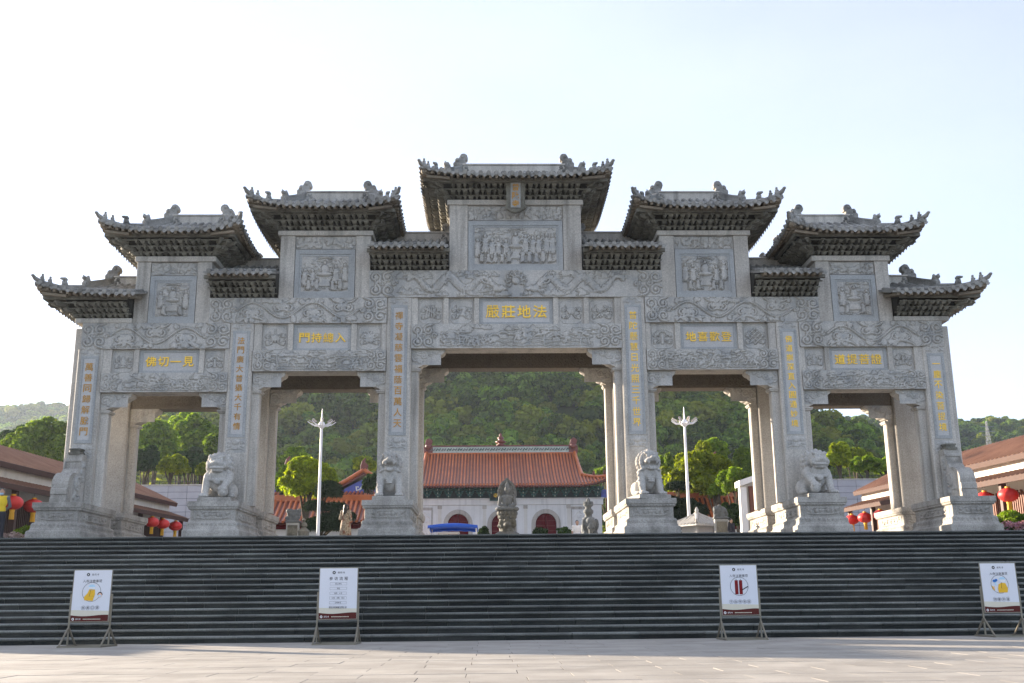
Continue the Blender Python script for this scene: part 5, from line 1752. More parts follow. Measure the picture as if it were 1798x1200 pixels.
mb.build('ridge_finial', M['glazedk'], hroof, smooth=True)
# bracket band
mb = MB(); mb.box(HX - 9.0, HX + 9.0, HW - .3, 104, 9.95, 10.95); mb.build('bracket_band', M['eavedk'], hall)
nb = 19
for i in range(nb):
    x = HX - 8.65 + i * 17.3 / (nb - 1)
    mb = MB()
    for t in range(3):
        w = .18 + .17 * t; y = HW - .34 - .42 * t; z = 10.05 + .26 * t
        mb.c = 0
        mb.loops([[(x - w * a, y - .06, z + b), (x + w * a, y - .06, z + b), (x + w * a, HW - .28, z + b), (x - w * a, HW - .28, z + b)] for a, b in ((.75, 0), (1, .06), (1, .13))])
        mb.c = 1
        for s in (-1, 0, 1):
            mb.loops([[(x + s * w * .85 - a, y - .09, z + b), (x + s * w * .85 + a, y - .09, z + b), (x + s * w * .85 + a, y + .12, z + b), (x + s * w * .85 - a, y + .12, z + b)] for a, b in ((.05, .13), (.085, .19), (.085, .25))])
        mb.c = 2; mb.bar((x, y - .16, z + .02), (x, y + .1, z + .1), .07, .1)
    mb.build('bracket_set', [M['green'], M['teal'], M['paleg']], hall)
mb = MB()
for i in range(82):
    x = HX - 9.4 + i * 18.8 / 81; mb.bar((x, HE + .05, hz(x, HE) - .2), (x, HW - .2, hz(x, HW - 1) - .45), .1, .1)
mb.build('rafter', M['glazedk'], hall, kind='stuff', fixn=False)
# wall with three arched openings
def arch(cx, r, z0, zs, n=14):
    return [(cx - r, z0)] + [(cx - r * math.cos(PI * k / n), zs + r * math.sin(PI * k / n)) for k in range(n + 1)] + [(cx + r, z0)]
DX = [-3.60, .35, 4.33]
def wall_with_arches(y0, y1, x0, x1, z0, z1, holes):
    bm = bmesh.new()
    def loop(P):
        vs = [bm.verts.new((a, y0, b)) for a, b in P]
        return [bm.edges.new((vs[i], vs[(i + 1) % len(vs)])) for i in range(len(vs))]
    outer = [(x0, z0)]
    for h in holes: outer += h
    outer += [(x1, z0), (x1, z1), (x0, z1)]
    e = loop(outer)
    r = bmesh.ops.triangle_fill(bm, use_beauty=True, edges=e)
    f = [q for q in r['geom'] if isinstance(q, bmesh.types.BMFace)]
    ex = bmesh.ops.extrude_face_region(bm, geom=f)
    bmesh.ops.translate(bm, verts=[v for v in ex['geom'] if isinstance(v, bmesh.types.BMVert)], vec=(0, y1 - y0, 0))
    bmesh.ops.recalc_face_normals(bm, faces=bm.faces)
    me = bpy.data.meshes.new('wall'); bm.to_mesh(me); bm.free()
    return me
me = wall_with_arches(HW, HW + .5, HX - 9.0, HX + 9.05, 4.6, 9.32, [arch(c, .95, 4.6, 7.64) for c in DX])
link(me, 'wall', M['whitewall'], hall, loc=(0, 0, 0))
mb = MB(); mb.box(HX - 9.0, HX + 9.0, HW + .6, 104, LAND, 9.94); mb.build('hall_body', M['whitewall'], hall)
mb = MB(); mb.box(HX - 9.14, HX + 9.2, HW - .1, HW + .4, 9.34, 9.85); mb.build('wall_cornice', M['whitewall'], hall, bevel=.03)
mb = MB(); mb.box(HX - 9.25, HX + 9.3, HW - .2, HW + .4, 9.852, 9.96); mb.build('wall_cornice', M['whitewall'], hall, bevel=.03)
mb = MB(); mb.box(HX - 9.4, HX + 9.4, HW - .5, 104, 4.6, 6.9); 
for c in DX:
    mbd = MB()
    r0, r1 = .96, 1.32
    A, B = arch(c, r1, 4.6, 7.64), arch(c, r0, 4.6, 7.64)
    n2 = len(A)
    V = [(a, HW - .06, b) for a, b in A] + [(a, HW - .06, b) for a, b in B] + [(a, HW + .01, b) for a, b in A] + [(a, HW + .01, b) for a, b in B]
    F = []
    for i in range(n2 - 1):
        F += [(i, i + 1, n2 + i + 1, n2 + i), (i, 2 * n2 + i, 2 * n2 + i + 1, i + 1), (n2 + i, n2 + i + 1, 3 * n2 + i + 1, 3 * n2 + i)]
    mbd.add(V, F); mbd.build('arch_surround', M['granite'], hall)
    for s in (-1, 1):
        P = [(c + s * .01, 4.65)] + [(c + s * (.01 + .93 * (1 - math.cos(PI / 2 * k / 8))) , 0) for k in range(0)]
        arc = [(c + s * .93 * math.cos(PI / 2 * k / 8), 7.64 + .93 * math.sin(PI / 2 * k / 8)) for k in range(9)]
        P = [(c + s * .012, 4.65), (c + s * .93, 4.65)] + arc[:-1] + [(c + s * .012, 8.56)]
        md = MB(); md.prism(P, HW + .18, HW + .3); d = md.build('door_leaf', M['reddoor'], hall)
        md = MB()
        for zz in (7.0, 7.45, 7.9): md.box(min(c + s * .05, c + s * .85), max(c + s * .05, c + s * .85), HW + .16, HW + .19, zz, zz + .04)
        md.build('door_rail', M['glazedk'], d, kind='stuff')
        md = MB(); md.ell((c + s * .12, HW + .15, 7.2), (.06, .05, .08), 8, 6); md.build('door_knocker', M['brown'], d)
for x in (HX - 5.6, HX - 1.55, HX + 2.15, HX + 6.05):
    mb = MB(); mb.box(x - .14, x + .14, HW - .07, HW + .01, 6.0, 9.3); o = mb.build('wall_pilaster', M['plaster'], hall)
    mb = MB(); mb.box(x - .19, x + .19, HW - .09, HW + .01, 9.0, 9.32); mb.build('pilaster_head', M['granite'], o, bevel=.02)
for s in (-1, 1):
    x = HX + s * 7.0
    mb = MB(); mb.box(x - .75, x + .75, HW - .04, HW + .01, 6.2, 9.15); mb.build('carved_wall_panel', M['granite'], hall)
    r = Relief(1.3, 2.6, .04)
    for k in range(8): r.curl(.65 + random.uniform(-.35, .35), 1.3 + random.uniform(-.9, .9), .16, random.choice((-1, 1)), 1, .04, .06)
    r.stroke([(.1, .1), (.1, 1.9), (.65, 2.5), (1.2, 1.9), (1.2, .1)], .05, .07, 0)
    r.put('panel_carving', (x - .65, HW - .042, 6.3), (1, 0, 0), (0, -1, 0), M['whitewall'], hall)
bh = .56
for j in range(5):
    z1 = 9.30 - j * bh; z0 = z1 - bh
    for i in range(14):
        x0 = HX - 8.95 + i * 1.285 + (j % 2) * .32; x1 = min(x0 + 1.285, HX + 9.0)
        if any(x1 > c - 1.36 and x0 < c + 1.36 and z0 < 9.02 for c in DX): continue
        if any(x1 > q - .16 and x0 < q + .16 for q in (HX - 5.6, HX - 1.55, HX + 2.15, HX + 6.05)) or any(x1 > HX + s * 7.0 - .78 and x0 < HX + s * 7.0 + .78 for s in (-1, 1)): continue
        mb = MB(); mb.box(x0 + .008, x1 - .008, HW - .028, HW + .005, z0 + .008, z1 - .008); mb.build('wall_block', M['whitewall'], hall)
# name board
mb = MB(); mb.box(HX - 1.05, HX + 1.05, HW - .75, HW - .62, 9.72, 10.52); bd = mb.build('name_board', M['eavedk'], hall)
mb = MB()
for a, b, c, d in ((HX - 1.1, HX + 1.1, 9.66, 9.74), (HX - 1.1, HX + 1.1, 10.5, 10.58), (HX - 1.1, HX - 1.02, 9.74, 10.5), (HX + 1.02, HX + 1.1, 9.74, 10.5)): mb.box(a, b, HW - .79, HW - .6, c, d)
mb.build('board_frame', M['green'], bd)
for k, c in enumerate('寺陀普'): put_char(c, HX - .55 + .55 * k, HW - .77, 10.12, .42, .42, .02, M['gold'], bd, bold=.01)
# red columns and painted beam at the open ends of the veranda
for s in (-1, 1):
    mb = MB(); mb.tube([(HX + s * 9.75, HW + .6, 4.6), (HX + s * 9.75, HW + .6, 10.2)], .2, 10); mb.build('column', M['reddoor'], hall, auto=50)
    mb = MB(); mb.box(HX + s * 9.0 - (.0 if s > 0 else 1.2), HX + s * 9.0 + (1.2 if s > 0 else 0), HW + .3, HW + .7, 10.0, 10.7); mb.build('painted_beam', M['blue_paint'], hall)
mb = MB(); mb.box(HX - 12, HX + 12, HW - 4, 106, LAND, 4.6); mb.build('platform', M['granite'], hall)


# ------------------------------------------------------------------ smaller red-tiled halls
def side_hall(xc, y0, w, d, ze, zr, zbase, label, gable=False, ntile=24, wall='whitewall'):
    """tiled hall; gable=True turns its painted gable end to the front"""
    t = thing('tiled_hall', label, 'temple hall', (xc, y0 + d / 2, LAND))
    if not gable:
        mb = MB(); yr = y0 + d / 2
        P = [[(xc + w / 2 * u, y0 + (yr - y0) * s, ze + (zr - ze) * (.7 * s + .3 * s * s) + .35 * abs(u) ** 4 * (1 - s) ** 2) for u in np.linspace(-1, 1, 21)] for s in np.linspace(0, 1, 8)]
        mb.grid(P); mb.grid([[(x, 2 * yr - y, z) for x, y, z in r] for r in P]); mb.grid([[(x, y, z - .15) for x, y, z in r] for r in P])
        rf = mb.build('roof', M['glazedk'], t, fixn=False)
        for i in range(ntile):
            u = -1 + 2 * (i + .5) / ntile
            pts = [(xc + w / 2 * u, y0 - .02 + (yr - y0) * s, ze + (zr - ze) * (.7 * s + .3 * s * s) + .35 * abs(u) ** 4 * (1 - s) ** 2 + .03) for s in np.linspace(0, 1, 5)]
            mb = MB(); mb.tube(pts, .095, 6); mb.build('roof_tile', M['glaze'], rf, auto=50, fixn=False)
        mb = MB(); mb.box(xc - w / 2 - .1, xc + w / 2 + .1, yr - .2, yr + .2, zr - .1, zr + .32); mb.build('main_ridge', M['glaze'], rf, bevel=.03)
        mb = MB(); mb.box(xc - w / 2 + .6, xc + w / 2 - .6, y0 + .9, 2 * yr - y0 - .9, LAND - .1, ze + .25); mb.build('wall', M[wall], t)
        mb = MB(); mb.box(xc - w / 2 + .5, xc + w / 2 - .5, y0 + .6, y0 + .88, ze - .35, ze - .02); mb.build('eave_beam', M['reddoor'], t)
    else:
        yf = y0; mb = MB()
        prof = [(-w / 2, ze + .1), (-w * .36, ze + .25 * (zr - ze)), (-w * .18, ze + .6 * (zr - ze)), (0, zr), (w * .18, ze + .6 * (zr - ze)), (w * .36, ze + .25 * (zr - ze)), (w / 2, ze + .1)]
        poly = [(xc + a, b) for a, b in prof] + [(xc + a, b - .22) for a, b in prof[::-1]]
        mb.prism(poly[::-1], yf - .5, yf + d); rf = mb.build('roof', M['glazedk'], t)
        for s in (-1, 1):
            mb = MB()
            pts = [(xc + s * a, yf - .55, b + .1) for a, b in ((0, zr), (w * .18, ze + .6 * (zr - ze)), (w * .36, ze + .25 * (zr - ze)), (w / 2, ze + .1), (w / 2 + .35, ze + .25))]
            mb.tube(pts, [.16, .15, .14, .13, .06], 8); mb.build('verge_ridge', M['glaze'], rf, auto=50)
            k = int(d / .35)
            for i in range(min(k, 14)):
                y = yf - .3 + i * .35
                pts = [(xc + s * a, y, b + .05) for a, b in ((.1, zr), (w * .18, ze + .6 * (zr - ze)), (w * .36, ze + .25 * (zr - ze)), (w / 2 + .02, ze + .1))]
                mb = MB(); mb.tube(pts, .08, 6); mb.build('roof_tile', M['glaze'], rf, auto=50, fixn=False)
        mb = MB(); mb.box(xc - .18, xc + .18, yf - .5, yf + d, zr - .05, zr + .3); mb.build('main_ridge', M['glaze'], rf)
        mb = MB(); mb.prism([(xc - .25, zr + .1), (xc + .25, zr + .1), (xc + .3, zr + .5), (xc + .05, zr + .75), (xc + .12, zr + 1.05), (xc - .15, zr + .8), (xc - .28, zr + .4)][::-1], yf - .55, yf - .25); mb.build('ridge_end_ornament', M['glazedk'], rf, bevel=.03)
        tri = [(xc - w * .36, ze - .02), (xc + w * .36, ze - .02), (xc + w * .17, ze + .52 * (zr - ze) - .2), (xc, zr - .5), (xc - w * .17, ze + .52 * (zr - ze) - .2)]
        mb = MB(); mb.prism(tri[::-1], yf - .12, yf + .1); mb.build('gable_board', M['blue_paint'], t)
        for s in (-1, 1):
            mb = MB(); mb.tube([(xc + s * .05, yf - .14, ze + .45 * (zr - ze)), (xc + s * .3, yf - .14, ze + .25 * (zr - ze)), (xc + s * .55, yf - .14, ze + .2 * (zr - ze)), (xc + s * .6, yf - .14, ze + .36 * (zr - ze)), (xc + s * .4, yf - .14, ze + .35 * (zr - ze))], .07, 6)
            mb.build('gable_scroll', M['whitewall'], t)
        mb = MB(); mb.add([(xc - w / 2 - .3, yf - 2.0, ze - .75), (xc + w / 2 + .3, yf - 2.0, ze - .75), (xc + w / 2 - .6, yf - .1, ze + .22), (xc - w / 2 + .6, yf - .1, ze + .22)] + [(xc - w / 2 - .3, yf - 2.0, ze - .9), (xc + w / 2 + .3, yf - 2.0, ze - .9), (xc + w / 2 - .6, yf - .1, ze + .05), (xc - w / 2 + .6, yf - .1, ze + .05)], [(0, 1, 2, 3), (7, 6, 5, 4), (0, 4, 5, 1), (1, 5, 6, 2), (2, 6, 7, 3), (3, 7, 4, 0)])
        sk = mb.build('skirt_roof', M['glazedk'], t)
        for i in range(18):
            u = -1 + 2 * (i + .5) / 18; mb = MB(); mb.tube([(xc + u * (w / 2 + .25), yf - 2.05, ze - .72), (xc + u * (w / 2 - .6), yf - .1, ze + .26)], .085, 6); mb.build('roof_tile', M['glaze'], sk, auto=50, fixn=False)
        mb = MB(); mb.box(xc - w / 2 + .5, xc + w / 2 - .5, yf + .12, yf + d - .3, LAND - .1, ze + .08); mb.build('wall', M['reddoor'], t)
    return t


side_hall(-12.2, 66, 13.0, 5.5, 5.72, 7.35, 3, 'low hall with orange tiled roof and white wall behind the woman', ntile=40)
side_hall(-10.3, 80, 6.4, 7, 8.75, 10.5, 3, 'red-tiled hall with blue painted gable rising behind the low tiled hall', gable=True)
side_hall(-16.4, 82, 5.6, 7, 9.0, 10.95, 3, 'red-tiled hall with blue gable just behind the round yellow-green tree', gable=True)
side_hall(14.8, 69, 12.0, 5.5, 5.7, 7.7, 3, 'orange-tiled hall mostly hidden by trees right of the right lamp pole', ntile=36)
side_hall(17.3, 84, 6.0, 7, 9.6, 11.4, 3, 'tiled hall with blue gable glimpsed through trees on the right', gable=True)

# grey panelled retaining walls ----------------------------------------------
M['panel'] = stone('lavender_grey_panel', (.33, .325, .355), (.39, .385, .415), speck=.05, rough=.6, bump=.03, rand=.05)
def retaining(x0, x1, y, ztop, label):
    t = thing('retaining_wall', label, 'wall', ((x0 + x1) / 2, y, LAND))
    mb = MB(); mb.box(x0, x1, y + .06, y + 1.0, LAND - .2, ztop - .02); mb.build('wall_core', M['eavedk'], t)
    pw, ph = 1.35, .47
    nx, nz = int((x1 - x0) / pw), int((ztop - LAND) / ph)
    mb = MB(); mb.box(-pw / 2 + .012, pw / 2 - .012, 0, .07, -ph / 2 + .012, ph / 2 - .012); me = mb.mesh('wall_panel')
    for j in range(min(nz, 9)):
        for i in range(nx):
            link(me, 'wall_panel', M['panel'], t, loc=(x0 + (i + .5) * pw, y, ztop - (j + .5) * ph))
    mb = MB(); mb.box(x0, x1, y - .06, y + 1.05, ztop, ztop + .07); mb.build('coping', M['granite'], t)
    rl = MB(); rl.bar((x0, y + .1, ztop + .28), (x1, y + .1, ztop + .28), .03)
    for i in range(nx): rl.bar((x0 + (i + .5) * pw, y + .1, ztop + .07), (x0 + (i + .5) * pw, y + .1, ztop + .28), .03)
    rl.build('railing', M['eavedk'], t, kind='stuff', fixn=False)


retaining(-36, -17.5, 76, 9.15, 'grey panelled retaining wall behind the left corridor')
retaining(20.5, 40, 76, 9.25, 'grey panelled retaining wall behind the right corridor')

# white-framed gatehouse with brown slats, left of the rear right pillar ----------
t = thing('gatehouse', 'white-walled gatehouse with red-brown boarded door behind the right bibbed lion', 'building', (14.0, 54, LAND))
mb = MB(); mb.prism([(12.2, LAND), (15.8, LAND), (15.8, 7.75), (12.2, 6.55)][::-1], 54.3, 54.8); mb.build('wall', M['plaster'], t)
mb = MB(); mb.prism([(12.0, 6.5), (15.8, 7.75), (15.8, 8.05), (12.0, 6.8)][::-1], 53.8, 54.9); mb.build('coping', M['whitewall'], t)
mb = MB(); mb.box(12.02, 12.35, 53.9, 54.3, LAND, 6.45); mb.build('corner_pier', M['whitewall'], t)
for k in range(9):
    x = 12.55 + .3 * k; mb = MB(); mb.box(x, x + .27, 54.12, 54.29, LAND, 6.35 + .33 * (x - 12)); mb.build('door_board', M['redbrown'], t)

# dark red banner board seen between the two right-hand pillars
t = thing('banner_board', 'tall dark red board seen edge-on between the two rightmost pillars', 'board', (15.85, 39.6, LAND))
mb = MB(); mb.box(15.72, 15.98, 39.55, 39.62, LAND + .3, 7.9); mb.build('board', M['reddoor'], t)
mb = MB(); mb.box(15.66, 15.72, 39.53, 39.66, LAND, 8.0); mb.build('post', M['brown'], t)

# ------------------------------------------------------------------ lamp poles
def lamp_pole(x, y, ztop, zarm, label):
    t = thing('lamp_pole', label, 'lamp pole', (x, y, LAND), 0, 'tall white lamp poles in the courtyard')
    mb = MB(); mb.lathe([(.095, LAND), (.09, LAND + 1), (.06, zarm), (.055, zarm + .1)], (x, y, 0), 12); mb.build('pole', M['whitepaint'], t, auto=50)
    mb = MB(); mb.lathe([(.08, zarm - .2), (.16, zarm - .12), (.19, zarm), (.12, zarm + .14), (.05, zarm + .2)], (x, y, 0), 14); mb.build('hub', M['whitepaint'], t, smooth=True)
    mb = MB(); mb.lathe([(.05, zarm + .2), (.03, zarm + .6), (.012, ztop)], (x, y, 0), 8); mb.build('spire', M['whitepaint'], t)
    for k in range(8):
        a = 2 * PI * k / 8 + .2; c, s = math.cos(a), math.sin(a)
        mb = MB(); mb.tube([(x + c * .2, y + s * .2, zarm - .05), (x + c * .48, y + s * .48, zarm - .02), (x + c * .74, y + s * .74, zarm + .16)], [.035, .03, .02], 6)
        ar = mb.build('lamp_arm', M['whitepaint'], t)
        mb = MB(); mb.bar((x + c * .42, y + s * .42, zarm + .10), (x + c * .68, y + s * .68, zarm + .24), .12, .04); mb.build('lamp_head', M['granite'], ar, bevel=.01)
    return t


lamp_pole(-9.72, 55, 10.86, 10.0, 'white lamp pole with a ring of lamps beside the round yellow-green tree')
lamp_pole(9.53, 55, 10.86, 10.0, 'white lamp pole with a ring of lamps behind the small stone pavilion')

# ------------------------------------------------------------------ statues and small stonework
t = thing('seated_statue', 'grey seated figure statue with pointed halo on a lotus and turtle base', 'statue', (-.15, 45, LAND))
mb = MB(); X, Y = -.15, 45
mb.lathe([(.5, LAND), (.48, 3.5)], (X, Y + .1, 0), 12)
mb.build('base_block', M['statlow'], t)
mb = MB()
mb.ell((X, Y, 3.48), (.60, .60, .30), 16, 10); mb.ell((X, Y, 3.85), (.36, .36, .3), 14, 10); mb.ell((X - .02, Y - .42, 3.98), (.18, .2, .14), 10, 8); mb.ell((X - .02, Y - .58, 3.98), (.13, .12, .09), 10, 8)
for s in (-1, 1):
    mb.ell((X + s * .48, Y - .3, 3.42), (.2, .24, .14), 10, 8, (0, s * .4, 0)); mb.ell((X + s * .58, Y + .1, 3.36), (.18, .3, .1), 10, 8)
for k in range(16): mb.ell((X + random.uniform(-.36, .36), Y - .35 + random.uniform(0, .3), 3.6 + random.uniform(-.1, .35)), .085, 8, 6)
for k in range(9): mb.ell((X + .27 * math.cos(k), Y - .26 + .1 * math.sin(k * 2), 3.98 + .025 * k), .12, 8, 6)
link(sculpt(mb, .025, 1, 'turtle_base'), 'turtle_base', M['statlow'], t)
mb = MB()
for row, (z, r) in enumerate(((4.20, .25), (4.34, .31), (4.48, .35))):
    for k in range(14):
        a = 2 * PI * (k + .5 * (row % 2)) / 14; mb.ell((X + r * math.cos(a), Y + r * math.sin(a) * .8, z), (.1, .1, .11), 8, 6)
mb.lathe([(.24, 4.1), (.28, 4.3), (.35, 4.58)], (X, Y, 0), 16, 1, .8)
mb.build('lotus_seat', M['statlow'], t, smooth=True, fixn=False)
mb = MB()
mb.ell((X, Y, 4.95), (.22, .19, .32), 16, 10); mb.ell((X, Y - .05, 4.66), (.40, .34, .12), 16, 10); mb.ell((X, Y, 5.16), (.26, .15, .13), 14, 8)
mb.ell((X, Y - .04, 5.48), (.125, .14, .17), 14, 10); mb.cap((X, Y, 5.2), (X, Y, 5.4), .07, .065); mb.ell((X, Y - .17, 5.46), (.02, .03, .035), 8, 6)
mb.ell((X, Y, 5.66), (.10, .11, .12), 10, 8); mb.ell((X, Y, 5.78), (.05, .06, .07), 8, 6)
for s in (-1, 1):
    mb.ell((X + s * .12, Y, 5.46), (.025, .03, .09), 8, 6); mb.cap((X + s * .29, Y, 5.15), (X + s * .34, Y - .06, 4.86), .085, .07, 8); mb.cap((X + s * .34, Y - .06, 4.86), (X + s * .08, Y - .26, 4.76), .07, .055, 8)
    mb.ell((X + s * .36, Y - .12, 4.66), (.15, .2, .1), 10, 8)
    mb.cap((X + s * .05, Y - .17, 5.1), (X + s * .1, Y - .2, 4.8), .03, .03, 6)
link(sculpt(mb, .018, 1, 'body'), 'body', M['stat'], t)
mb = MB()
H = [(0, 6.03), (.10, 5.93), (.28, 5.78), (.40, 5.50), (.41, 5.22), (.30, 5.02), (.2, 4.95)]
mb.prism([(X + a, b) for a, b in H] + [(X - a, b) for a, b in H[:0:-1]], Y + .10, Y + .17); hal = mb.build('halo', M['stat'], t, bevel=.015)
mb = MB()
for k in range(13):
    a = -.9 + (PI + 1.8) * k / 12; mb.ell((X + .29 * math.cos(a), Y + .09, 5.42 + .36 * math.sin(a) * (1.15 if math.sin(a) > 0 else 1)), (.05, .03, .06), 8, 6)
mb.build('halo_flames', M['stat'], hal, smooth=True, fixn=False)

t = thing('elephant_statue', 'grey stone elephant carrying a vase tower on its back', 'statue', (3.36, 45, LAND), 0)
mb = MB(); X, Y = 3.36, 45
mb.ell((X, Y + .35, 3.82), (.36, .62, .42), 16, 10); mb.ell((X, Y - .22, 4.02), (.24, .26, .27), 14, 10)
for s in (-1, 1):
    mb.ell((X + s * .25, Y - .12, 3.98), (.07, .2, .26), 10, 8, (0, 0, s * .5)); mb.cap((X + s * .2, Y - .1, 3.6), (X + s * .2, Y - .12, 2.95), .13, .12); mb.cap((X + s * .2, Y + .7, 3.6), (X + s * .2, Y + .72, 2.95), .14, .13)
    mb.cap((X + s * .12, Y - .42, 3.86), (X + s * .16, Y - .62, 3.76), .035, .02, 8)
mb.cap((X, Y - .42, 3.95), (X - .02, Y - .5, 3.55), .11, .085); mb.cap((X - .02, Y - .5, 3.55), (X - .06, Y - .44, 3.15), .085, .06)
link(sculpt(mb, .022, 2, 'body'), 'body', M['stat'], t)
mb = MB()
mb.lathe([(.24, 4.2), (.26, 4.28), (.16, 4.32), (.15, 4.42), (.21, 4.5), (.21, 4.6), (.13, 4.68), (.12, 4.74), (.2, 4.8), (.22, 4.84), (.13, 4.9), (.1, 5.0), (.05, 5.12)], (X - .03, Y + .2, 0), 12)
for k in range(8): mb.ell((X - .03 + .17 * math.cos(k * PI / 4), Y + .2 + .17 * math.sin(k * PI / 4), 4.9), (.05, .05, .09), 8, 6)
mb.build('vase_tower', M['stat'], t, smooth=True, fixn=False)

t = thing('canopy_tent', 'blue pop-up canopy in front of the left arched door', 'canopy', (-2.45, 46, LAND))
cx0, cx1, cy0, cy1, cz = -3.50, -1.42, 44.6, 47.4, 3.98
mb = MB()
nn = 12
T = [[(cx0 + (cx1 - cx0) * u, cy0 + (cy1 - cy0) * v, cz + .10 * (math.sin(PI * u) ** .6) * (math.sin(PI * v) ** .5 if 0 < v < 1 else 0) + .05 * math.sin(PI * u)) for u in np.linspace(0, 1, nn)] for v in np.linspace(0, 1, nn)]
mb.grid(T)
ringp = T[0] + [r[-1] for r in T[1:]] + T[-1][-2::-1] + [r[0] for r in T[-2:0:-1]]
nr = len(ringp); mb.add(ringp + [(x, y, z - .11 - .02 * (i % 2)) for i, (x, y, z) in enumerate(ringp)], [(i, (i + 1) % nr, nr + (i + 1) % nr, nr + i) for i in range(nr)])
cl = mb.build('cloth', M['bluetarp'], t, smooth=True, fixn=False)
sm = cl.modifiers.new('solid', 'SOLIDIFY'); sm.thickness = .01
for x in (cx0 + .05, cx1 - .05):
    for y in (cy0 + .05, cy1 - .05):
        mb = MB(); mb.bar((x, y, LAND), (x, y, cz), .04); mb.build('leg', M['whitepaint'], t)
t = thing('folding_table', 'low table with white cloth under the blue canopy', 'table', (-2.75, 46, LAND))
mb = MB(); mb.box(-3.15, -2.2, 45.6, 46.3, LAND + .86, LAND + .92); mb.build('top', M['white'], t)
for x in (-3.1, -2.25):
    for y in (45.65, 46.25): mb = MB(); mb.bar((x, y, LAND), (x, y, LAND + .86), .04); mb.build('leg', M['metal'], t)

t = thing('stone_pavilion', 'small pale stone pavilion with sloping tiled roof right of the inner right lion', 'pavilion', (8.25, 46.5, LAND), .55)
mb = MB(); mb.box(-.5, .5, -.5, .5, 0, 1.12); mb.build('body', M['pale'], t, local=True, bevel=.02)
for s in (-1, 1):
    mb = MB(); mb.box(s * .5 - .06, s * .5 + .06, -.56, -.44, 0, 1.12); mb.build('corner_post', M['pale'], t, local=True)
mb = MB(); mb.loops([[(-.92 * a, -.92 * a, z), (.92 * a, -.92 * a, z), (.92 * a, .92 * a, z), (-.92 * a, .92 * a, z)] for a, z in ((1, 1.10), (1.0, 1.17), (.6, 1.33), (.28, 1.52), (.05, 1.66))])
rf = mb.build('roof', M['pale'], t, local=True)
for q in range(4):
    Q = Matrix.Rotation(q * PI / 2, 3, 'Z')
    for k in range(8):
        x = -.78 + k * 1.56 / 7; f = 1 - abs(x) / .92
        mb = MB(); mb.tube([Q @ Vector((x, -.94, 1.18)), Q @ Vector((x * .97, -.94 + .37 * f * 1.0, 1.18 + .16 * f)), Q @ Vector((x * (.92 if f < .3 else .85), -.94 + .86 * f, 1.19 + .42 * f))], .045, 6); mb.v = [tuple(Vector(v) - (WORG[rf.name] - WORG[t.name])) for v in mb.v]
        mb.build('roof_tile', M['pale'], rf, local=True)
    mb = MB(); mb.tube([Q @ Vector((.05, -.05, 1.66)), Q @ Vector((.4, -.4, 1.46)), Q @ Vector((.86, -.86, 1.24)), Q @ Vector((.99, -.99, 1.36))], [.07, .065, .055, .03], 6); mb.v = [tuple(Vector(v) - (WORG[rf.name] - WORG[t.name])) for v in mb.v]
    mb.build('hip_ridge', M['pale'], rf, local=True)
mb = MB(); mb.lathe([(.13, 1.6), (.15, 1.7), (.07, 1.76), (.09, 1.84), (.02, 1.98)], (0, 0, 0), 10); mb.v = [tuple(Vector(v) - (WORG[rf.name] - WORG[t.name])) for v in mb.v]
mb.build('finial', M['pale'], rf, local=True, smooth=True)


def stele(x, y, h, w, label):
    t = thing('carved_stele', label, 'stele', (x, y, LAND))
    mb = MB(); mb.box(x - w * .44, x + w * .44, y - .12, y + .12, LAND, LAND + h * .72); mb.build('slab', M['blue'], t, bevel=.015)
    mb = MB(); mb.box(x - w * .34, x + w * .34, y - .135, y - .115, LAND + .3, LAND + h * .66); mb.build('inset', M['brkt'], t)
    mb = MB(); z0 = LAND + h * .72
    mb.box(x - w / 2, x + w / 2, y - .16, y + .16, z0, z0 + .08)
    for k in range(26): mb.ell((x + random.uniform(-.44, .44) * w, y - .06 + random.uniform(-.06, .03), z0 + .08 + random.uniform(.04, h * .24)), random.uniform(.06, .1), 8, 6)
    mb.ell((x, y, z0 + h * .15), (w * .46, .14, h * .15), 12, 8)
    link(sculpt(mb, .025, 1, 'dragon_head'), 'dragon_head', M['stat'], t)


stele(-9.2, 45, 1.82, .62, 'carved grey stele with cloud-topped head left of the left lamp pole')
stele(8.97, 45, 1.85, .66, 'carved grey stele with dragon head right of the stone pavilion')
t = thing('stone_lantern', 'small dark stone lantern beside the left carved stele', 'stone lantern', (-8.75, 45, LAND))
mb = MB(); mb.lathe([(.3, LAND), (.26, 3.3), (.2, 3.4), (.24, 3.7), (.27, 3.8), (.1, 3.95), (.16, 4.02), (.13, 4.12), (.05, 4.2), (.08, 4.27), (.01, 4.36)], (-8.75, 45, 0), 10); mb.build('body', M['brkt'], t)
for x, y, nm in ((-16.05, 43.0, 'small white stone finial post seen between the leftmost pedestals'), (10.05, 44.5, 'small white stone finial post right of the right carved stele')):
    t = thing('finial_post', nm, 'post', (x, y, LAND)); mb = MB(); mb.lathe([(.12, LAND), (.12, 3.3), (.16, 3.34), (.09, 3.42), (.13, 3.52), (.1, 3.6), (.02, 3.7)], (x, y, 0), 10); mb.build('post', M['pale'], t, smooth=True)

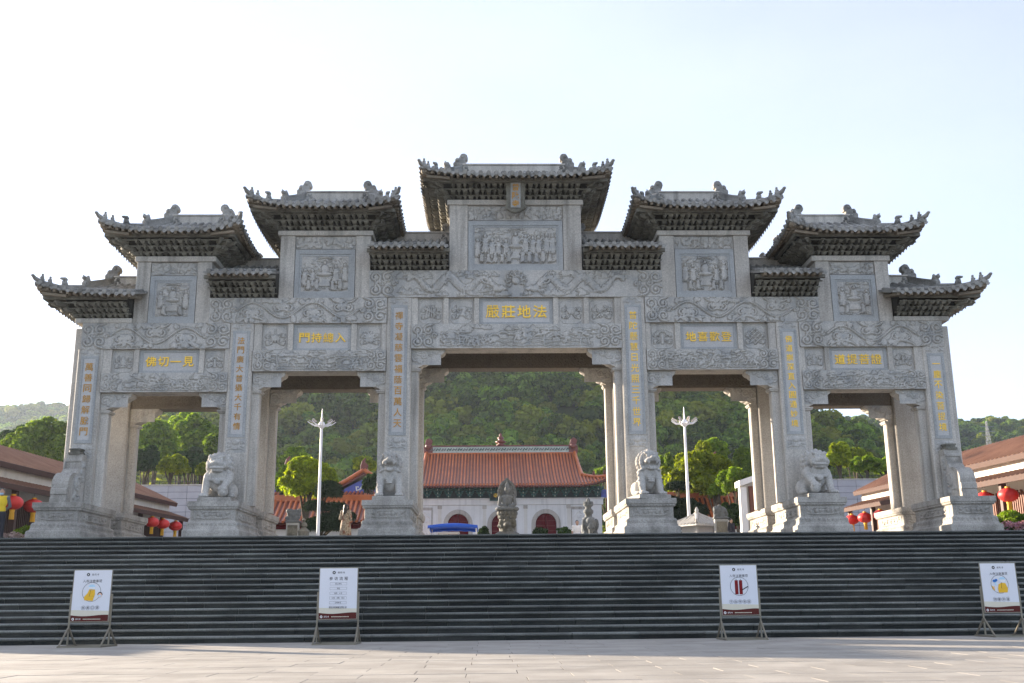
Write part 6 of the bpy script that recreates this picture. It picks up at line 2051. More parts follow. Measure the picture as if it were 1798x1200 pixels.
# ------------------------------------------------------------------ pylons
M['pylon'] = plain('galvanised_lattice', (.22, .23, .24), rough=.7)
def pylon(x, y, z0, h, label):
    t = thing('power_pylon', label, 'pylon', (x, y, z0))
    def leg(s1, s2, f): w = h * (.10 - .085 * f); return (x + s1 * w * .6, y + s2 * w * .6, z0 + h * f)
    for s1 in (-1, 1):
        for s2 in (-1, 1):
            mb = MB(); mb.bar(leg(s1, s2, 0), leg(s1, s2, .96), .13); mb.build('leg', M['pylon'], t)
    mb = MB()
    for k in range(9):
        f0, f1 = k / 9.4, (k + 1) / 9.4
        for s in (-1, 1):
            mb.bar(leg(-1, s, f0), leg(1, s, f1), .09); mb.bar(leg(1, s, f0), leg(-1, s, f1), .09); mb.bar(leg(s, -1, f0), leg(s, 1, f1), .09)
    mb.build('lattice', M['pylon'], t, kind='stuff', fixn=False)
    for f, w in ((.74, .17), (.84, .14), (.66, .12)):
        mb = MB(); mb.bar((x - h * w, y, z0 + h * f), (x + h * w, y, z0 + h * f), .2); mb.build('cross_arm', M['pylon'], t)
# ------------------------------------------------------------------ hills
HILLS = [(3, 430, 96, 165, 91), (-216, 820, 247, 200, 123), (-371, 930, 280, 200, 147), (258, 640, 205, 130, 94), (60, 900, 190, 220, 56)]
def hill_z(x, y):
    z = 0
    for cx, cy, sx, sy, h in HILLS:
        v = h * np.exp(-.5 * (((x - cx) / sx) ** 2 + ((y - cy) / sy) ** 2))
        z = np.maximum(z, v) + .12 * np.minimum(z, v)
    z = z + 2.2 * np.sin(x * .021 + y * .013) * np.clip(z / 60, 0, 1) + 1.6 * np.sin(x * .05 - y * .037 + 1) * np.clip(z / 60, 0, 1)
    ramp_ = np.clip((y - 125) / 110, 0, 1)
    return LAND - .3 + z * ramp_ ** 1.2


xs = np.linspace(-900, 900, 151); ys = np.linspace(118, 1500, 121)
GX, GY = np.meshgrid(xs, ys)
GZ = hill_z(GX, GY)
k = np.arange(GX.size).reshape(GX.shape)
M['earth'] = stone('wooded_ground', (.030, .040, .016), (.06, .065, .028), speck=.3, speck_scale=.6, scale=.05, rough=1, bump=0)
me = fast_mesh('hills', np.stack([GX, GY, GZ], -1).reshape(-1, 3), np.stack([k[:-1, :-1], k[:-1, 1:], k[1:, 1:], k[1:, :-1]], -1).reshape(-1, 4))
me.polygons.foreach_set('use_smooth', [True] * len(me.polygons))
link(me, 'hills', M['earth'], kind='structure')

# ------------------------------------------------------------------ foliage
def leaf_cloud(lobes, n, size, seed, flat=.5, hollow=.72):
    """leaf quads through the volume of ellipsoid lobes (cx,cy,cz,rx,ry,rz)"""
    g = np.random.default_rng(seed)
    L = np.array(lobes, float); w = (L[:, 3] * L[:, 4] * L[:, 5]) ** .67; w /= w.sum()
    idx = g.choice(len(L), n, p=w)
    d = g.normal(size=(n, 3)); d /= np.linalg.norm(d, axis=1)[:, None]
    d[:, 2] = np.where(d[:, 2] < -.55, -d[:, 2], d[:, 2])
    rad = hollow + (1.06 - hollow) * g.random(n) ** .6
    inner = g.random(n) < .18; rad[inner] *= g.random(inner.sum())
    C = L[idx, :3] + d * L[idx, 3:6] * rad[:, None]
    nrm = d + g.normal(size=(n, 3)) * .65 + np.array([0, 0, .35]); nrm /= np.linalg.norm(nrm, axis=1)[:, None]
    a = np.cross(nrm, g.normal(size=(n, 3))); a /= np.linalg.norm(a, axis=1)[:, None]
    b = np.cross(nrm, a)
    s = size * (.55 + .8 * g.random(n))[:, None]
    a *= s; b *= s * flat
    V = np.stack([C - a, C + b * .9 - a * .1, C + a, C - b * .9 - a * .1], 1)
    V[:, 1] += nrm * s * .12; V[:, 3] += nrm * s * .12
    return V.reshape(-1, 3), np.arange(n * 4).reshape(n, 4)


def lobes_round(rx, ry, rz, n, seed, sub=.5, core=.6):
    g = random.Random(seed); out = [(0, 0, 0, rx * core, ry * core, rz * core)]; wob = [g.uniform(.78, 1.18) if core < .7 else g.uniform(.95, 1.08) for _ in range(7)]
    n = int(n * 2.2); sub *= .72
    for k in range(n):
        th = math.acos(1 - 1.5 * (k + .5) / n); ph = k * 2.4 + g.uniform(-.4, .4); q = g.uniform(.56, .82); s = g.uniform(.65, 1.2) * sub
        q *= wob[k % 7]
        out.append((rx * q * math.sin(th) * math.cos(ph), ry * q * math.sin(th) * math.sin(ph), rz * q * math.cos(th), rx * s * .8, ry * s * .8, rz * s * .7))
    return out


M['bark'] = stone('tree_bark', (.06, .045, .03), (.10, .08, .055), speck=.3, speck_scale=12, rough=.95, bump=.4)
M['f_bright'] = foliage('yellow_green_leaves', (.13, .18, .008), (.36, .40, .02), clump=.8, trans=.5)
M['f_mid'] = foliage('fresh_green_leaves', (.07, .135, .012), (.24, .32, .03), clump=.6, trans=.45)
M['f_dark'] = foliage('dark_green_leaves', (.018, .04, .012), (.045, .085, .022), clump=.6, trans=.3)
M['f_pine'] = foliage('dark_pine_needles', (.010, .022, .010), (.026, .046, .018), clump=.8, trans=.15)
M['f_forest'] = foliage('forest_leaves', (.042, .088, .011), (.155, .235, .026), hue_rand=.6, clump=.16, trans=.45, yellow=(.26, .27, .025), yamt=.9)
M['f_flower'] = foliage('pink_flowers', (.42, .16, .24), (.62, .36, .44), clump=4, trans=.3)
M['f_flower2'] = foliage('mauve_flowers', (.30, .20, .22), (.50, .38, .38), clump=4, trans=.3)


def tree(loc, lobes, nleaf, leaf, mat, label, seed, trunk_h, trunk_r=.16, name='tree', limbs=5, cat='tree', group=None):
    """lobes are relative to the crown centre at trunk_h above the foot"""
    t = thing(name, label, cat, loc, 0, group)
    V, F = leaf_cloud(lobes, nleaf, leaf, seed)
    V[:, 2] += trunk_h
    me = fast_mesh('crown', V, F)
    link(me, 'crown', mat, t, local=True)
    g = random.Random(seed)
    mb = MB()
    pts = [(g.uniform(-.08, .08) * k, g.uniform(-.08, .08) * k, trunk_h * k / 4) for k in range(5)]
    mb.tube(pts, [trunk_r * 1.3, trunk_r, trunk_r * .85, trunk_r * .7, trunk_r * .5], 8)
    for q in range(limbs):
        l = lobes[1 + q % (len(lobes) - 1)] if len(lobes) > 1 else lobes[0]
        a = Vector(pts[2 + q % 2]); b = Vector((l[0], l[1], l[2] + trunk_h))
        m_ = a.lerp(b, .5) + Vector((0, 0, -.1 * (b - a).length))
        mb.tube([a, m_, b], [trunk_r * .55, trunk_r * .4, trunk_r * .12], 6)
    mb.build('trunk', M['bark'], t, local=True, auto=60)
    return t


def px(x, y, Y):
    """world X, Z for a place Y metres away that shows at photo pixel x, y (used once to lay out the planting)"""
    d = _F + (x - 899) / FPX * _R2 - (y - 600) / FPX * _U2
    s = Y / d.y
    return CAMX + d.x * s, CAMZ + d.z * s


def crown_tree(cx, cy, w, h, Y, mat, label, seed, nl=12, leaf=.16, n=9000, base=LAND, group=None, trunk_r=.16, sub=.5, core=.6):
    x, z = px(cx, cy, Y)
    k = Y / FPX * 1.03
    rx, rz = w * k / 2, h * k / 2
    gz = max(base, float(hill_z(np.array(x), np.array(Y)))) if Y > 118 else base
    return tree((x, Y, gz), lobes_round(rx, rx * .9, rz, nl, seed, sub, core), n, leaf, mat, label, seed, max(.5, z - gz), trunk_r, group=group)


crown_tree(540, 848, 96, 96, 62, M['f_bright'], 'round clipped yellow-green tree behind the left lamp pole', 21, 26, .13, 22000, sub=.40, core=.82)
crown_tree(1226, 846, 124, 128, 72, M['f_bright'], 'tall yellow-green tree behind the right lamp pole', 22, 16, .17, 15000, sub=.46)
crown_tree(1290, 852, 60, 62, 66, M['f_mid'], 'slender fresh green tree left of the white gatehouse', 23, 9, .15, 6500, trunk_r=.1)
crown_tree(1285, 912, 46, 58, 60, M['f_dark'], 'dark bushy tree low beside the right carved stele', 24, 7, .14, 4500)
crown_tree(1170, 850, 46, 110, 84, M['f_mid'], 'green tree right of the inner right pillar in front of the hillside', 25, 8, .17, 5500)
crown_tree(72, 792, 124, 112, 92, M['f_mid'], 'leafy green tree above the left corridor roof beside the leftmost pillar', 26, 14, .19, 13000)
crown_tree(8, 800, 70, 70, 96, M['f_dark'], 'dark green tree at the left edge above the corridor roof', 27, 9, .19, 6000)
crown_tree(275, 785, 88, 110, 112, M['f_mid'], 'broad green tree on the slope seen in the left part of the leftmost opening', 28, 12, .24, 9000)
crown_tree(345, 780, 100, 108, 118, M['f_mid'], 'broad bright-topped tree on the slope seen in the right part of the leftmost opening', 29, 12, .24, 11000)
crown_tree(302, 822, 62, 46, 84, M['f_bright'], 'small yellow-green tree just above the grey wall in the leftmost opening', 30, 8, .17, 5500, base=8.9)
crown_tree(356, 828, 32, 36, 84, M['f_bright'], 'yellow-green shrub above the grey wall beside the left bibbed lion', 31, 6, .16, 2800, base=8.9)
crown_tree(1474, 806, 44, 68, 86, M['f_bright'], 'yellow-green tree above the grey wall right of the right bibbed lion', 32, 8, .17, 5000, base=9.0)
crown_tree(1518, 820, 52, 36, 88, M['f_mid'], 'low green tree in the middle of the rightmost opening above the grey wall', 33, 7, .18, 4500, base=9.0)
crown_tree(1552, 822, 40, 36, 88, M['f_mid'], 'low green tree above the grey wall against the rear right pillar', 34, 7, .18, 3500, base=9.0)
crown_tree(1435, 822, 40, 40, 90, M['f_dark'], 'dark green tree hidden behind the right bibbed lion', 35, 7, .18, 3500, base=9.0)
crown_tree(500, 850, 40, 60, 74, M['f_mid'], 'green tree between the rear left pillar and the round yellow-green tree', 36, 8, .16, 4000)
crown_tree(1062, 832, 44, 28, 112, M['f_mid'], 'low green tree above the right end of the temple roof', 37, 6, .22, 2600)
crown_tree(652, 852, 34, 44, 76, M['f_dark'], 'dark green tree in front of the blue gable left of the inner left lion', 38, 7, .15, 3500)
crown_tree(640, 818, 44, 40, 100, M['f_bright'], 'yellow-green tree peeping over the blue-gabled hall', 39, 7, .2, 3000)
crown_tree(1258, 862, 44, 40, 70, M['f_mid'], 'fresh green bushy tree in front of the right tiled hall', 40, 7, .15, 3500)


for k_, (a, b, w, h, Y, m_, lb) in enumerate((
        (258, 815, 60, 60, 100, 'f_dark', 'dark green tree low behind the grey wall beside the rear leftmost pillar'),
        (320, 762, 66, 80, 126, 'f_mid', 'tall green tree high on the slope in the middle of the leftmost opening'),
        (378, 800, 60, 90, 104, 'f_mid', 'green tree at the right edge of the leftmost opening'),
        (330, 818, 90, 60, 98, 'f_dark', 'dark leafy tree spreading behind the small yellow-green tree'),
        (122, 812, 60, 80, 88, 'f_mid', 'green tree touching the outer side of the leftmost pillar'),
        (30, 772, 60, 40, 104, 'f_dark', 'dark treetop in front of the hazy ridge at the far left'),
        (1205, 880, 50, 60, 76, 'f_dark', 'dark green tree behind the umbrella-topped pine'),
        (1250, 800, 60, 60, 92, 'f_mid', 'green tree on the slope above the tall yellow-green tree'),
        (1310, 820, 40, 70, 90, 'f_mid', 'green tree rising behind the white gatehouse'),
        (1500, 806, 60, 44, 96, 'f_bright', 'bright leafy tree in the rightmost opening beside the yellow-green one'),
        (520, 815, 60, 60, 100, 'f_mid', 'green tree behind the left gabled hall'))):
    crown_tree(a, b, w, h, Y, M[m_], lb, 140 + k_, 11, .2, 6000, base=LAND)


t = thing('shadow_hedge', 'added leafy screen, out of view, that shades the left plaza', 'shadow_hedge', (-20.6, 31.3, 1.5))  # added out of view, sized to cast shade on the left plaza
V, F = leaf_cloud([(q * .0, -1.9 + q * .5, .8, .7, .6, 1.25) for q in range(8)], 7000, .13, 431)
link(fast_mesh('foliage', V, F), 'foliage', M['f_dark'], t, local=True)


# cloud-pruned pines
def pads(items, Y):
    """flat needle pads given as photo places, relative to the first trunk foot"""
    out = []
    for cx, cy, w, h in items:
        x, z = px(cx, cy, Y); k = Y / FPX * 1.03
        out.append((x, z, w * k / 2, h * k / 2))
    return out


def pine(Y, foot_px, items, label, seed, n=6000):
    P = pads(items, Y); fx, _ = px(foot_px, 930, Y)
    t = thing('pruned_pine', label, 'pine tree', (fx, Y, LAND))
    lob = [(x - fx, random.uniform(-.3, .3), z - LAND, rx, rx * .8, rz) for x, z, rx, rz in P]
    V, F = leaf_cloud(lob, n, .13, seed, flat=.16, hollow=.5)
    link(fast_mesh('crown', V, F), 'crown', M['f_pine'], t, local=True)
    mb = MB(); top = max(l[2] for l in lob)
    pts = [(.12 * math.sin(k * 1.7), .05 * k, top * k / 6) for k in range(7)]
    mb.tube(pts, [.16, .14, .13, .11, .09, .07, .04], 8)
    for l in lob:
        k = min(5, max(1, int(l[2] / top * 6) - 1)); a = Vector(pts[k]); b = Vector(l[:3]); mb.tube([a, a.lerp(b, .6) + Vector((0, 0, .05)), b], [.07, .05, .03], 6)
    mb.build('trunk', M['bark'], t, local=True, auto=60)


pine(57, 562, [(578, 864, 48, 36), (553, 890, 40, 22), (588, 892, 46, 18), (598, 908, 52, 22), (575, 914, 40, 24), (590, 927, 44, 18), (556, 925, 40, 30)], 'dark cloud-pruned pine right of the left lamp pole', 51, 15000)
pine(60, 1193, [(1190, 856, 44, 18), (1178, 885, 34, 24), (1205, 888, 44, 26), (1190, 908, 46, 26), (1222, 900, 40, 30), (1176, 912, 30, 26)], 'dark umbrella-topped pruned pine left of the right lamp pole', 52, 13000)


def shrub(x, y, z, rx, rz, mat, label, seed, n=2600, leaf=.07, cat='shrub', name='shrub', ry=None):
    t = thing(name, label, cat, (x, y, z))
    V, F = leaf_cloud([(a, b, c + rz * .75, d * .95, e, f) for a, b, c, d, e, f in lobes_round(rx, ry or rx, rz, 8, seed)], n, leaf, seed)
    link(fast_mesh('foliage', V, F), 'foliage', mat, t, local=True)
    mb = MB()
    for k in range(5): mb.tube([(0, 0, 0), (random.uniform(-.4, .4) * rx, random.uniform(-.4, .4) * rx, rz * .9)], [.03, .012], 5)
    mb.build('stem', M['bark'], t, local=True, kind='stuff', fixn=False)


shrub(-16.9, 37.2, LAND, .62, .42, M['f_mid'], 'round green shrub left of the leftmost pedestal', 61)
shrub(17.2, 37.0, LAND, 1.0, .55, M['f_mid'], 'green leafy shrub right of the rightmost pedestal', 62, 4000)
for x, w, nm in ((1.55, .42, 'low round bush right of the seated statue in front of the hall'), (-1.2, .35, 'low round bush left of the seated statue near the canopy leg'), (2.75, .4, 'dark low bush beside the man in the white T-shirt')):
    shrub(x, 52, LAND + 1.0, w, .32, M['f_dark'], nm, int(x * 10 + 70), 1200)
def flowers(x0, x1, y0, y1, h, mat, name, seed, n=2500):
    g = np.random.default_rng(seed)
    lob = [(g.uniform(x0, x1), g.uniform(y0, y1), LAND + g.uniform(.1, h), .2, .2, .14) for _ in range(40)]
    V, F = leaf_cloud(lob, n, .045, seed, flat=.9)
    link(fast_mesh(name, V, F), name, mat, kind='stuff')
    V, F = leaf_cloud([(a, b, c - .14, .22, .22, .16) for a, b, c, *_ in lob], n, .05, seed + 1); link(fast_mesh('flower_leaves', V, F), 'flower_leaves', M['f_dark'], kind='stuff')
flowers(16.1, 19, 34.6, 36.2, .32, M['f_flower'], 'pink_flower_bed', 71)
flowers(-18.4, -16.0, 34.9, 36.2, .22, M['f_flower2'], 'mauve_flower_bed', 72)

# ------------------------------------------------------------------ the wood on the hills: one object, thousands of crowns
lib = bpy.data.collections.new('crown_shapes')
for s in range(6):
    g = random.Random(90 + s)
    rx = g.uniform(.85, 1.15); rz = g.uniform(.8, 1.25)
    V, F = leaf_cloud(lobes_round(rx, rx, rz, 8, 200 + s, .55), 1500, .115, 300 + s, flat=.8)
    V[:, 2] += rz * .55
    o = bpy.data.objects.new('crown_shape', fast_mesh('crown_shape', V, F)); o.data.materials.append(M['f_forest']); lib.objects.link(o)
pts, sc_ = [], []
g = np.random.default_rng(17)
def scatter(n, x0, x1, y0, y1, smin, smax, cond):
    X = g.uniform(x0, x1, n); Y = g.uniform(y0, y1, n); Z = hill_z(X, Y)
    ok = cond(X, Y, Z)
    X, Y, Z = X[ok], Y[ok], Z[ok]
    s = g.uniform(smin, smax, len(X))
    pts.append(np.stack([X, Y, Z - s * .1], 1)); sc_.append(s)
inv = lambda X, Y, m: np.abs(X - CAMX - .02 * Y) < .54 * Y + m
scatter(4600, -140, 190, 122, 330, 2.0, 5.2, lambda X, Y, Z: inv(X, Y, 10))
scatter(5600, -170, 230, 320, 520, 2.6, 5.6, lambda X, Y, Z: inv(X, Y, 10) & (Z > 12))
scatter(9000, -560, 620, 380, 900, 4.2, 6.5, lambda X, Y, Z: inv(X, Y, 10) & (Z > 8))
scatter(5000, -700, 620, 700, 1100, 5, 7.5, lambda X, Y, Z: inv(X, Y, 10) & (Z > 20))
Pn = np.concatenate(pts); Sn = np.concatenate(sc_)
fm = bpy.data.meshes.new('forest'); fm.vertices.add(len(Pn)); fm.vertices.foreach_set('co', Pn.astype(np.float32).ravel())
for nm, typ, val in (('sc', 'FLOAT', Sn), ('rz', 'FLOAT', g.uniform(0, 6.28, len(Pn))), ('ix', 'INT', g.integers(0, 6, len(Pn)))):
    at = fm.attributes.new(nm, typ, 'POINT'); at.data.foreach_set('value', val.astype(np.float32 if typ == 'FLOAT' else np.int32))
fm.update()
fo = link(fm, 'forest', M['f_forest'], kind='stuff')
ng = bpy.data.node_groups.new('forest_nodes', 'GeometryNodeTree')
ng.interface.new_socket('Geometry', in_out='INPUT', socket_type='NodeSocketGeometry'); ng.interface.new_socket('Geometry', in_out='OUTPUT', socket_type='NodeSocketGeometry')
gi = ng.nodes.new('NodeGroupInput'); go = ng.nodes.new('NodeGroupOutput'); ip = ng.nodes.new('GeometryNodeInstanceOnPoints'); ci = ng.nodes.new('GeometryNodeCollectionInfo')
ci.inputs['Collection'].default_value = lib; ci.inputs['Separate Children'].default_value = True; ci.inputs['Reset Children'].default_value = True
def attr(nm, typ):
    a = ng.nodes.new('GeometryNodeInputNamedAttribute'); a.data_type = typ; a.inputs['Name'].default_value = nm
    return a.outputs['Attribute']
cx_ = ng.nodes.new('ShaderNodeCombineXYZ')
L = ng.links.new
L(gi.outputs[0], ip.inputs['Points']); L(ci.outputs[0], ip.inputs['Instance']); ip.inputs['Pick Instance'].default_value = True
L(attr('ix', 'INT'), ip.inputs['Instance Index']); L(attr('rz', 'FLOAT'), cx_.inputs[2]); L(cx_.outputs[0], ip.inputs['Rotation']); L(attr('sc', 'FLOAT'), ip.inputs['Scale'])
L(ip.outputs[0], go.inputs[0])
md = fo.modifiers.new('crowns', 'NODES'); md.node_group = ng

# bare rocks on the right shoulder of the hill
M['rock'] = stone('pinkish_hill_rock', (.16, .13, .115), (.27, .22, .19), speck=.2, scale=.3, speck_scale=2, bump=.3)
t = thing('rock_outcrop', 'bare pinkish rocks on the hillside right of the right lamp pole', 'rocks', (float(px(1265, 715, 380)[0]), 380, float(px(1265, 715, 380)[1])))
for k in range(70):
    xx, zz = px(1268 + random.uniform(-42, 50), 712 + random.uniform(-24, 30), 368 + random.uniform(-14, 4))
    mb = MB(); r = random.uniform(1.0, 3.4)
    mb.ell((xx, 368 + random.uniform(-10, 4), zz), (r * random.uniform(.7, 1.5), r, r * random.uniform(.5, 1)), 7, 5, (random.random(), random.random(), random.random()))
    mb.v = [(a + random.uniform(-.3, .3), b + random.uniform(-.3, .3), c + random.uniform(-.3, .3)) for a, b, c in mb.v]
    mb.build('rock', M['rock'], t)

x_, z_ = px(1737, 785, 520); pylon(x_, 520, float(hill_z(np.array(x_), np.array(520.))) - 1, 24, 'steel lattice pylon on the right wooded hill')
x_, z_ = px(110, 716, 880); pylon(x_, 880, z_ - 4, 28, 'faint lattice mast on the hazy left ridge')
# ------------------------------------------------------------------ notice stands
M['steel'] = plain('brushed_steel_tube', (.22, .195, .15), rough=.4, metal=.5, var=.1)
M['poster'] = plain('poster_white', (.70, .71, .75), rough=.5, var=.015, spec=.12)
M['postcream'] = plain('poster_cream', (.66, .62, .50), rough=.5, var=.02, spec=.12)
M['maroon'] = plain('poster_maroon', (.095, .018, .014), rough=.5, var=.05, spec=.12)
M['ink'] = plain('black_ink', (.02, .018, .022), rough=.6, spec=.12)
M['pyellow'] = plain('poster_yellow', (.78, .46, .04), rough=.5, var=.03, spec=.12)
M['pblue'] = plain('poster_blue', (.05, .20, .55), rough=.5, spec=.12)
M['plight'] = plain('poster_pale_blue', (.45, .66, .80), rough=.5, spec=.12)
M['pskin'] = plain('poster_skin', (.75, .50, .38), rough=.5, spec=.12)
M['pwhite'] = plain('poster_print_white', (.75, .75, .75), rough=.5, spec=.12)
M['candle'] = plain('poster_candle_red', (.20, .012, .014), rough=.5, spec=.12)


def disc(mb, x, z, rx, rz, y, n=24):
    mb.add([(x + rx * math.cos(2 * PI * k / n), y, z + rz * math.sin(2 * PI * k / n)) for k in range(n)], [tuple(range(n))])


def ringp(mb, x, z, r, w, y, n=32):
    V = []
    for k in range(n):
        c, s = math.cos(2 * PI * k / n), math.sin(2 * PI * k / n); V += [(x + r * c, y, z + r * s), (x + (r - w) * c, y, z + (r - w) * s)]
    mb.add(V, [(2 * k, (2 * k + 2) % (2 * n), (2 * k + 3) % (2 * n), 2 * k + 1) for k in range(n)])


def stand(x, y, rot, label, kind):
    t = thing('notice_stand', label, 'notice stand', (x, y, 0), rot, 'notice stands at the foot of the stairs')
    w, zb, zt = .40, .52, 1.57
    for s in (-1, 1):
        mb = MB(); xx = s * (w + .035)
        mb.bar((xx, 0, .02), (xx, 0, 1.08), .03); po = mb.build('post', M['steel'], t, local=True)
        mb = MB(); mb.bar((xx, -.46, .018), (xx, .46, .018), .035); mb.build('foot_bar', M['steel'], t, local=True)
        for q in (-1, 1):
            mb = MB(); mb.bar((xx, q * .40, .03), (xx, q * .02, .38), .03); mb.build('brace', M['steel'], t, local=True)
    for yy_ in (-.44, .44):
        mb = MB(); mb.bar((-w - .035, yy_, .018), (w + .035, yy_, .018), .03); mb.build('cross_bar', M['steel'], t, local=True)
    tl = .02
    def T(p): return (p[0], p[1] + (p[2] - 1.05) * tl, p[2])
    mb = MB()
    for a, b in (((-w - .01, -.02, zb - .02), (-w - .01, -.02, zt + .01)), ((w + .01, -.02, zb - .02), (w + .01, -.02, zt + .01)), ((-w - .01, -.02, zb - .012), (w + .01, -.02, zb - .012)), ((-w - .01, -.02, zt + .008), (w + .01, -.02, zt + .008))):
        mb.bar(T(a), T(b), .016)
    mb.build('poster_frame', M['steel'], t, local=True)
    def flat(name, mat, fn, par):
        mb = MB(); fn(mb); mb.v = [T(p) for p in mb.v]
        me = mb.mesh(name, fixn=False); o = link(me, name, mat, par, local=True); return o
    mb = MB(); mb.box(-w, w, -.03, -.018, zb, zt); mb.v = [T(p) for p in mb.v]
    po = mb.build('poster', M['poster'], t, local=True)
    off = WORG[po.name] - WORG[t.name]
    def pr(name, mat, fn):
        mb = MB(); fn(mb); mb.v = [tuple(Vector(T(p)) - off) for p in mb.v]
        me = mb.mesh(name, fixn=False); return link(me, name, mat, po, local=True)
    Y0 = -.0315
    def yl(k): return Y0 - .0012 * k
    wave = [(-w, zb + .001), (w, zb + .001)]
    n = 16
    def wavep(base, amp):
        return [(w - 2 * w * k / n, base + amp * math.sin(k / n * 5.2 + 1.2) + amp * .5 * k / n) for k in range(n + 1)]
    pr('cream_band', M['postcream'], lambda mb: mb.add([(a, yl(0), b) for a, b in [(-w, zb + .10), (w, zb + .10)] + [(w, zb + .21), (-w, zb + .23)]], [(0, 1, 2, 3)]))
    pr('maroon_band', M['maroon'], lambda mb: mb.add([(a, yl(1), b) for a, b in wave + wavep(zb + .115, .016)], [tuple(range(2 + n + 1))]))
    def txt(s, x, z, h, mat, gap=1.12, bold=0.0, k=2):
        m = len(s)
        for i, c in enumerate(s):
            if c == ' ': continue
            me = char_mesh(c, h, h, 0.0, bold)
            if len(me.materials) and me.materials[0] != mat: me = me.copy(); me.materials.clear()
            link(me, 'character', mat, po, loc=Vector(T((x + (i - (m - 1) / 2) * h * gap, yl(k), z))) - off, local=True)
    # emblem and name
    def emb(z, x, r, mat, m2):
        pr('emblem', mat, lambda mb: disc(mb, x, z, r, r, yl(2)))
        pr('emblem_mark', m2, lambda mb: (mb.add([(x - r * .5, yl(3), z - r * .4), (x + r * .1, yl(3), z - r * .45), (x + r * .45, yl(3), z + r * .3), (x - r * .1, yl(3), z + r * .45)], [(0, 1, 2, 3)])))
    emb(zt - .09, -.10, .034, M['ink'], M['pwhite'])
    txt('普陀寺', .055, zt - .09, .042, M['ink'], 1.3)
    emb(zb + .045, -.345, .027, M['pwhite'], M['maroon']); txt('普陀寺', -.235, zb + .045, .034, M['pwhite'], 1.15, k=3)
    def tiny(mb):
        for q in range(14): mb.box(-.13 + q * .027, -.112 + q * .027, yl(3), yl(2.6), zb + .035, zb + .052)
    pr('small_print', M['postcream'], tiny)
    cx, cz, R_ = .0, zb + .60, .20
    if kind == 'flow':
        txt('参访流程', 0, zt - .215, .074, M['ink'], 1.45)
        for k, s in enumerate(('网上预约', '测温', '亮码 入寺', '礼佛 请香 登记', '文明参观', '离寺')):
            z = zt - .325 - k * .098
            pr('box_outline', M['ink'], lambda mb, z=z: [mb.box(a, b, yl(2), yl(1.6), c, d) for a, b, c, d in ((-.18, .18, z - .027, z - .0245), (-.18, .18, z + .0245, z + .027), (-.18, -.1775, z - .0245, z + .0245), (.1775, .18, z - .0245, z + .0245))])
            txt(s, 0, z, .030, M['ink'], 1.15)
        txt('普陀寺敬请您文明礼佛', 0, zb + .235, .034, M['ink'], 1.12)
    else:
        txt('入寺注意事项', 0, zt - .225, .062, M['ink'], 1.12)
        pr('circle', M['ink'], lambda mb: ringp(mb, cx, cz, R_, .007, yl(2)))
        if kind == 'candle':
            for q in (-.06, .035):
                pr('candle', M['candle'], lambda mb, q=q: mb.box(cx + q - .036, cx + q + .036, yl(3), yl(2.6), cz - .17, cz + .13))
                pr('wick', M['ink'], lambda mb, q=q: mb.box(cx + q - .005, cx + q + .005, yl(3), yl(2.6), cz + .13, cz + .16))
            pr('bead_string', M['ink'], lambda mb: [disc(mb, cx + .07 + .022 * q, cz - .07 + .012 * q, .013, .013, yl(4), 10) for q in range(6)])
            words = '不自带香烛'
        else:
            bowed = kind == 'bow'
            bx = -.02 if bowed else .05
            P = [(-.12, -.17), (.06, -.185), (.10, -.05), (.09, .05), (-.03, .06), (-.06, -.02), (-.13, -.10)] if bowed else [(-.09, -.185), (.11, -.18), (.13, -.10), (.085, .02), (.0, .03), (-.075, .0), (-.10, -.10)]
            pr('figure_robe', M['pyellow'], lambda mb: mb.add([(cx + bx + a, yl(3), cz + b) for a, b in P], [tuple(range(len(P)))]))
            pr('figure_face', M['pwhite'], lambda mb: disc(mb, cx + bx + .02, cz + .085, .065, .055, yl(3)))
            pr('figure_cap', M['plight'], lambda mb: mb.add([(cx + bx + .02 + .072 * math.cos(PI * k / 10), yl(4), cz + .10 + .055 * math.sin(PI * k / 10)) for k in range(11)], [tuple(range(11))]))
            pr('robe_fold', M['ink'], lambda mb: [mb.bar((cx + bx + .0, yl(4), cz + .04), (cx + bx - .02, yl(4), cz - .09), .006, .001), mb.bar((cx + bx - .02, yl(4), cz - .09), (cx + bx + .09, yl(4), cz - .085), .006, .001)])
            if bowed:
                pr('side_face', M['pskin'], lambda mb: disc(mb, cx + .185, cz - .07, .042, .048, yl(4)))
                pr('side_hair', M['ink'], lambda mb: mb.add([(cx + .185 + .056 * math.cos(PI * k / 10), yl(3.5), cz - .065 + .065 * math.sin(PI * k / 10)) for k in range(11)], [tuple(range(11))]))
                pr('side_mask', M['plight'], lambda mb: disc(mb, cx + .18, cz - .082, .03, .022, yl(5)))
                words = '佩戴口罩'
            else:
                pr('thermometer', M['pblue'], lambda mb: [disc(mb, cx - .11, cz + .07, .045, .03, yl(4)), disc(mb, cx - .07, cz + .085, .03, .03, yl(4))])
                pr('hand', M['plight'], lambda mb: disc(mb, cx - .09, cz + .01, .02, .04, yl(3)))
                pr('side_sleeve', M['pyellow'], lambda mb: mb.add([(cx - .19, yl(3), cz - .03), (cx - .13, yl(3), cz - .07), (cx - .12, yl(3), cz - .14), (cx - .16, yl(3), cz - .12)], [(0, 1, 2, 3)]))
                pr('side_hand', M['pskin'], lambda mb: disc(mb, cx - .13, cz - .075, .02, .035, yl(4)))
                words = '测量体温'
        m = len(words)
        for i, c in enumerate(words):
            x0 = (i - (m - 1) / 2) * .098
            pr('circle', M['ink'], lambda mb, x0=x0: ringp(mb, x0, zb + .275, .044, .0035, yl(2), 24))
            txt(c, x0, zb + .275, .052, M['ink'], 1.0)
    return t


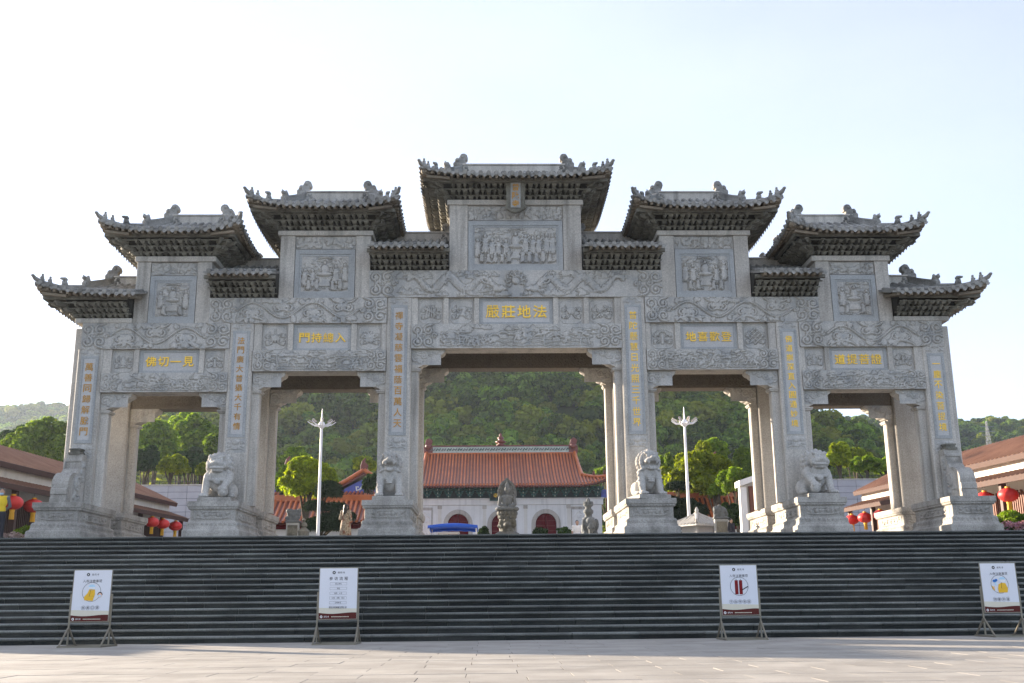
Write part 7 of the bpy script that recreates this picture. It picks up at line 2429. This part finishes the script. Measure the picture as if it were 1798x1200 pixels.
stand(-9.40, 23.05, -.04, 'leftmost notice stand, poster with a bowing figure in a yellow robe', 'bow')
stand(-4.20, 23.10, -.02, 'notice stand whose poster shows a column of six outlined text boxes', 'flow')
stand(4.48, 23.40, .02, 'notice stand whose poster shows two dark red candles in a circle', 'candle')
stand(10.33, 23.60, .04, 'rightmost notice stand, poster with blue thermometer and yellow robe', 'temp')
bpy.data.objects.remove(_co)

# ------------------------------------------------------------------ haze
hm = bpy.data.materials.new('haze_air'); hm.use_nodes = True
ht = hm.node_tree; ht.nodes.clear()
pv = ht.nodes.new('ShaderNodeVolumePrincipled'); ho = ht.nodes.new('ShaderNodeOutputMaterial')
pv.inputs['Color'].default_value = (.72, .84, 1.0, 1); pv.inputs['Density'].default_value = HAZE; pv.inputs['Anisotropy'].default_value = .3
ht.links.new(pv.outputs[0], ho.inputs['Volume'])
mb = MB(); mb.box(-1000, 1000, -450, 1560, -2.2, 215)
tag(mb.build('haze', hm), kind='stuff')
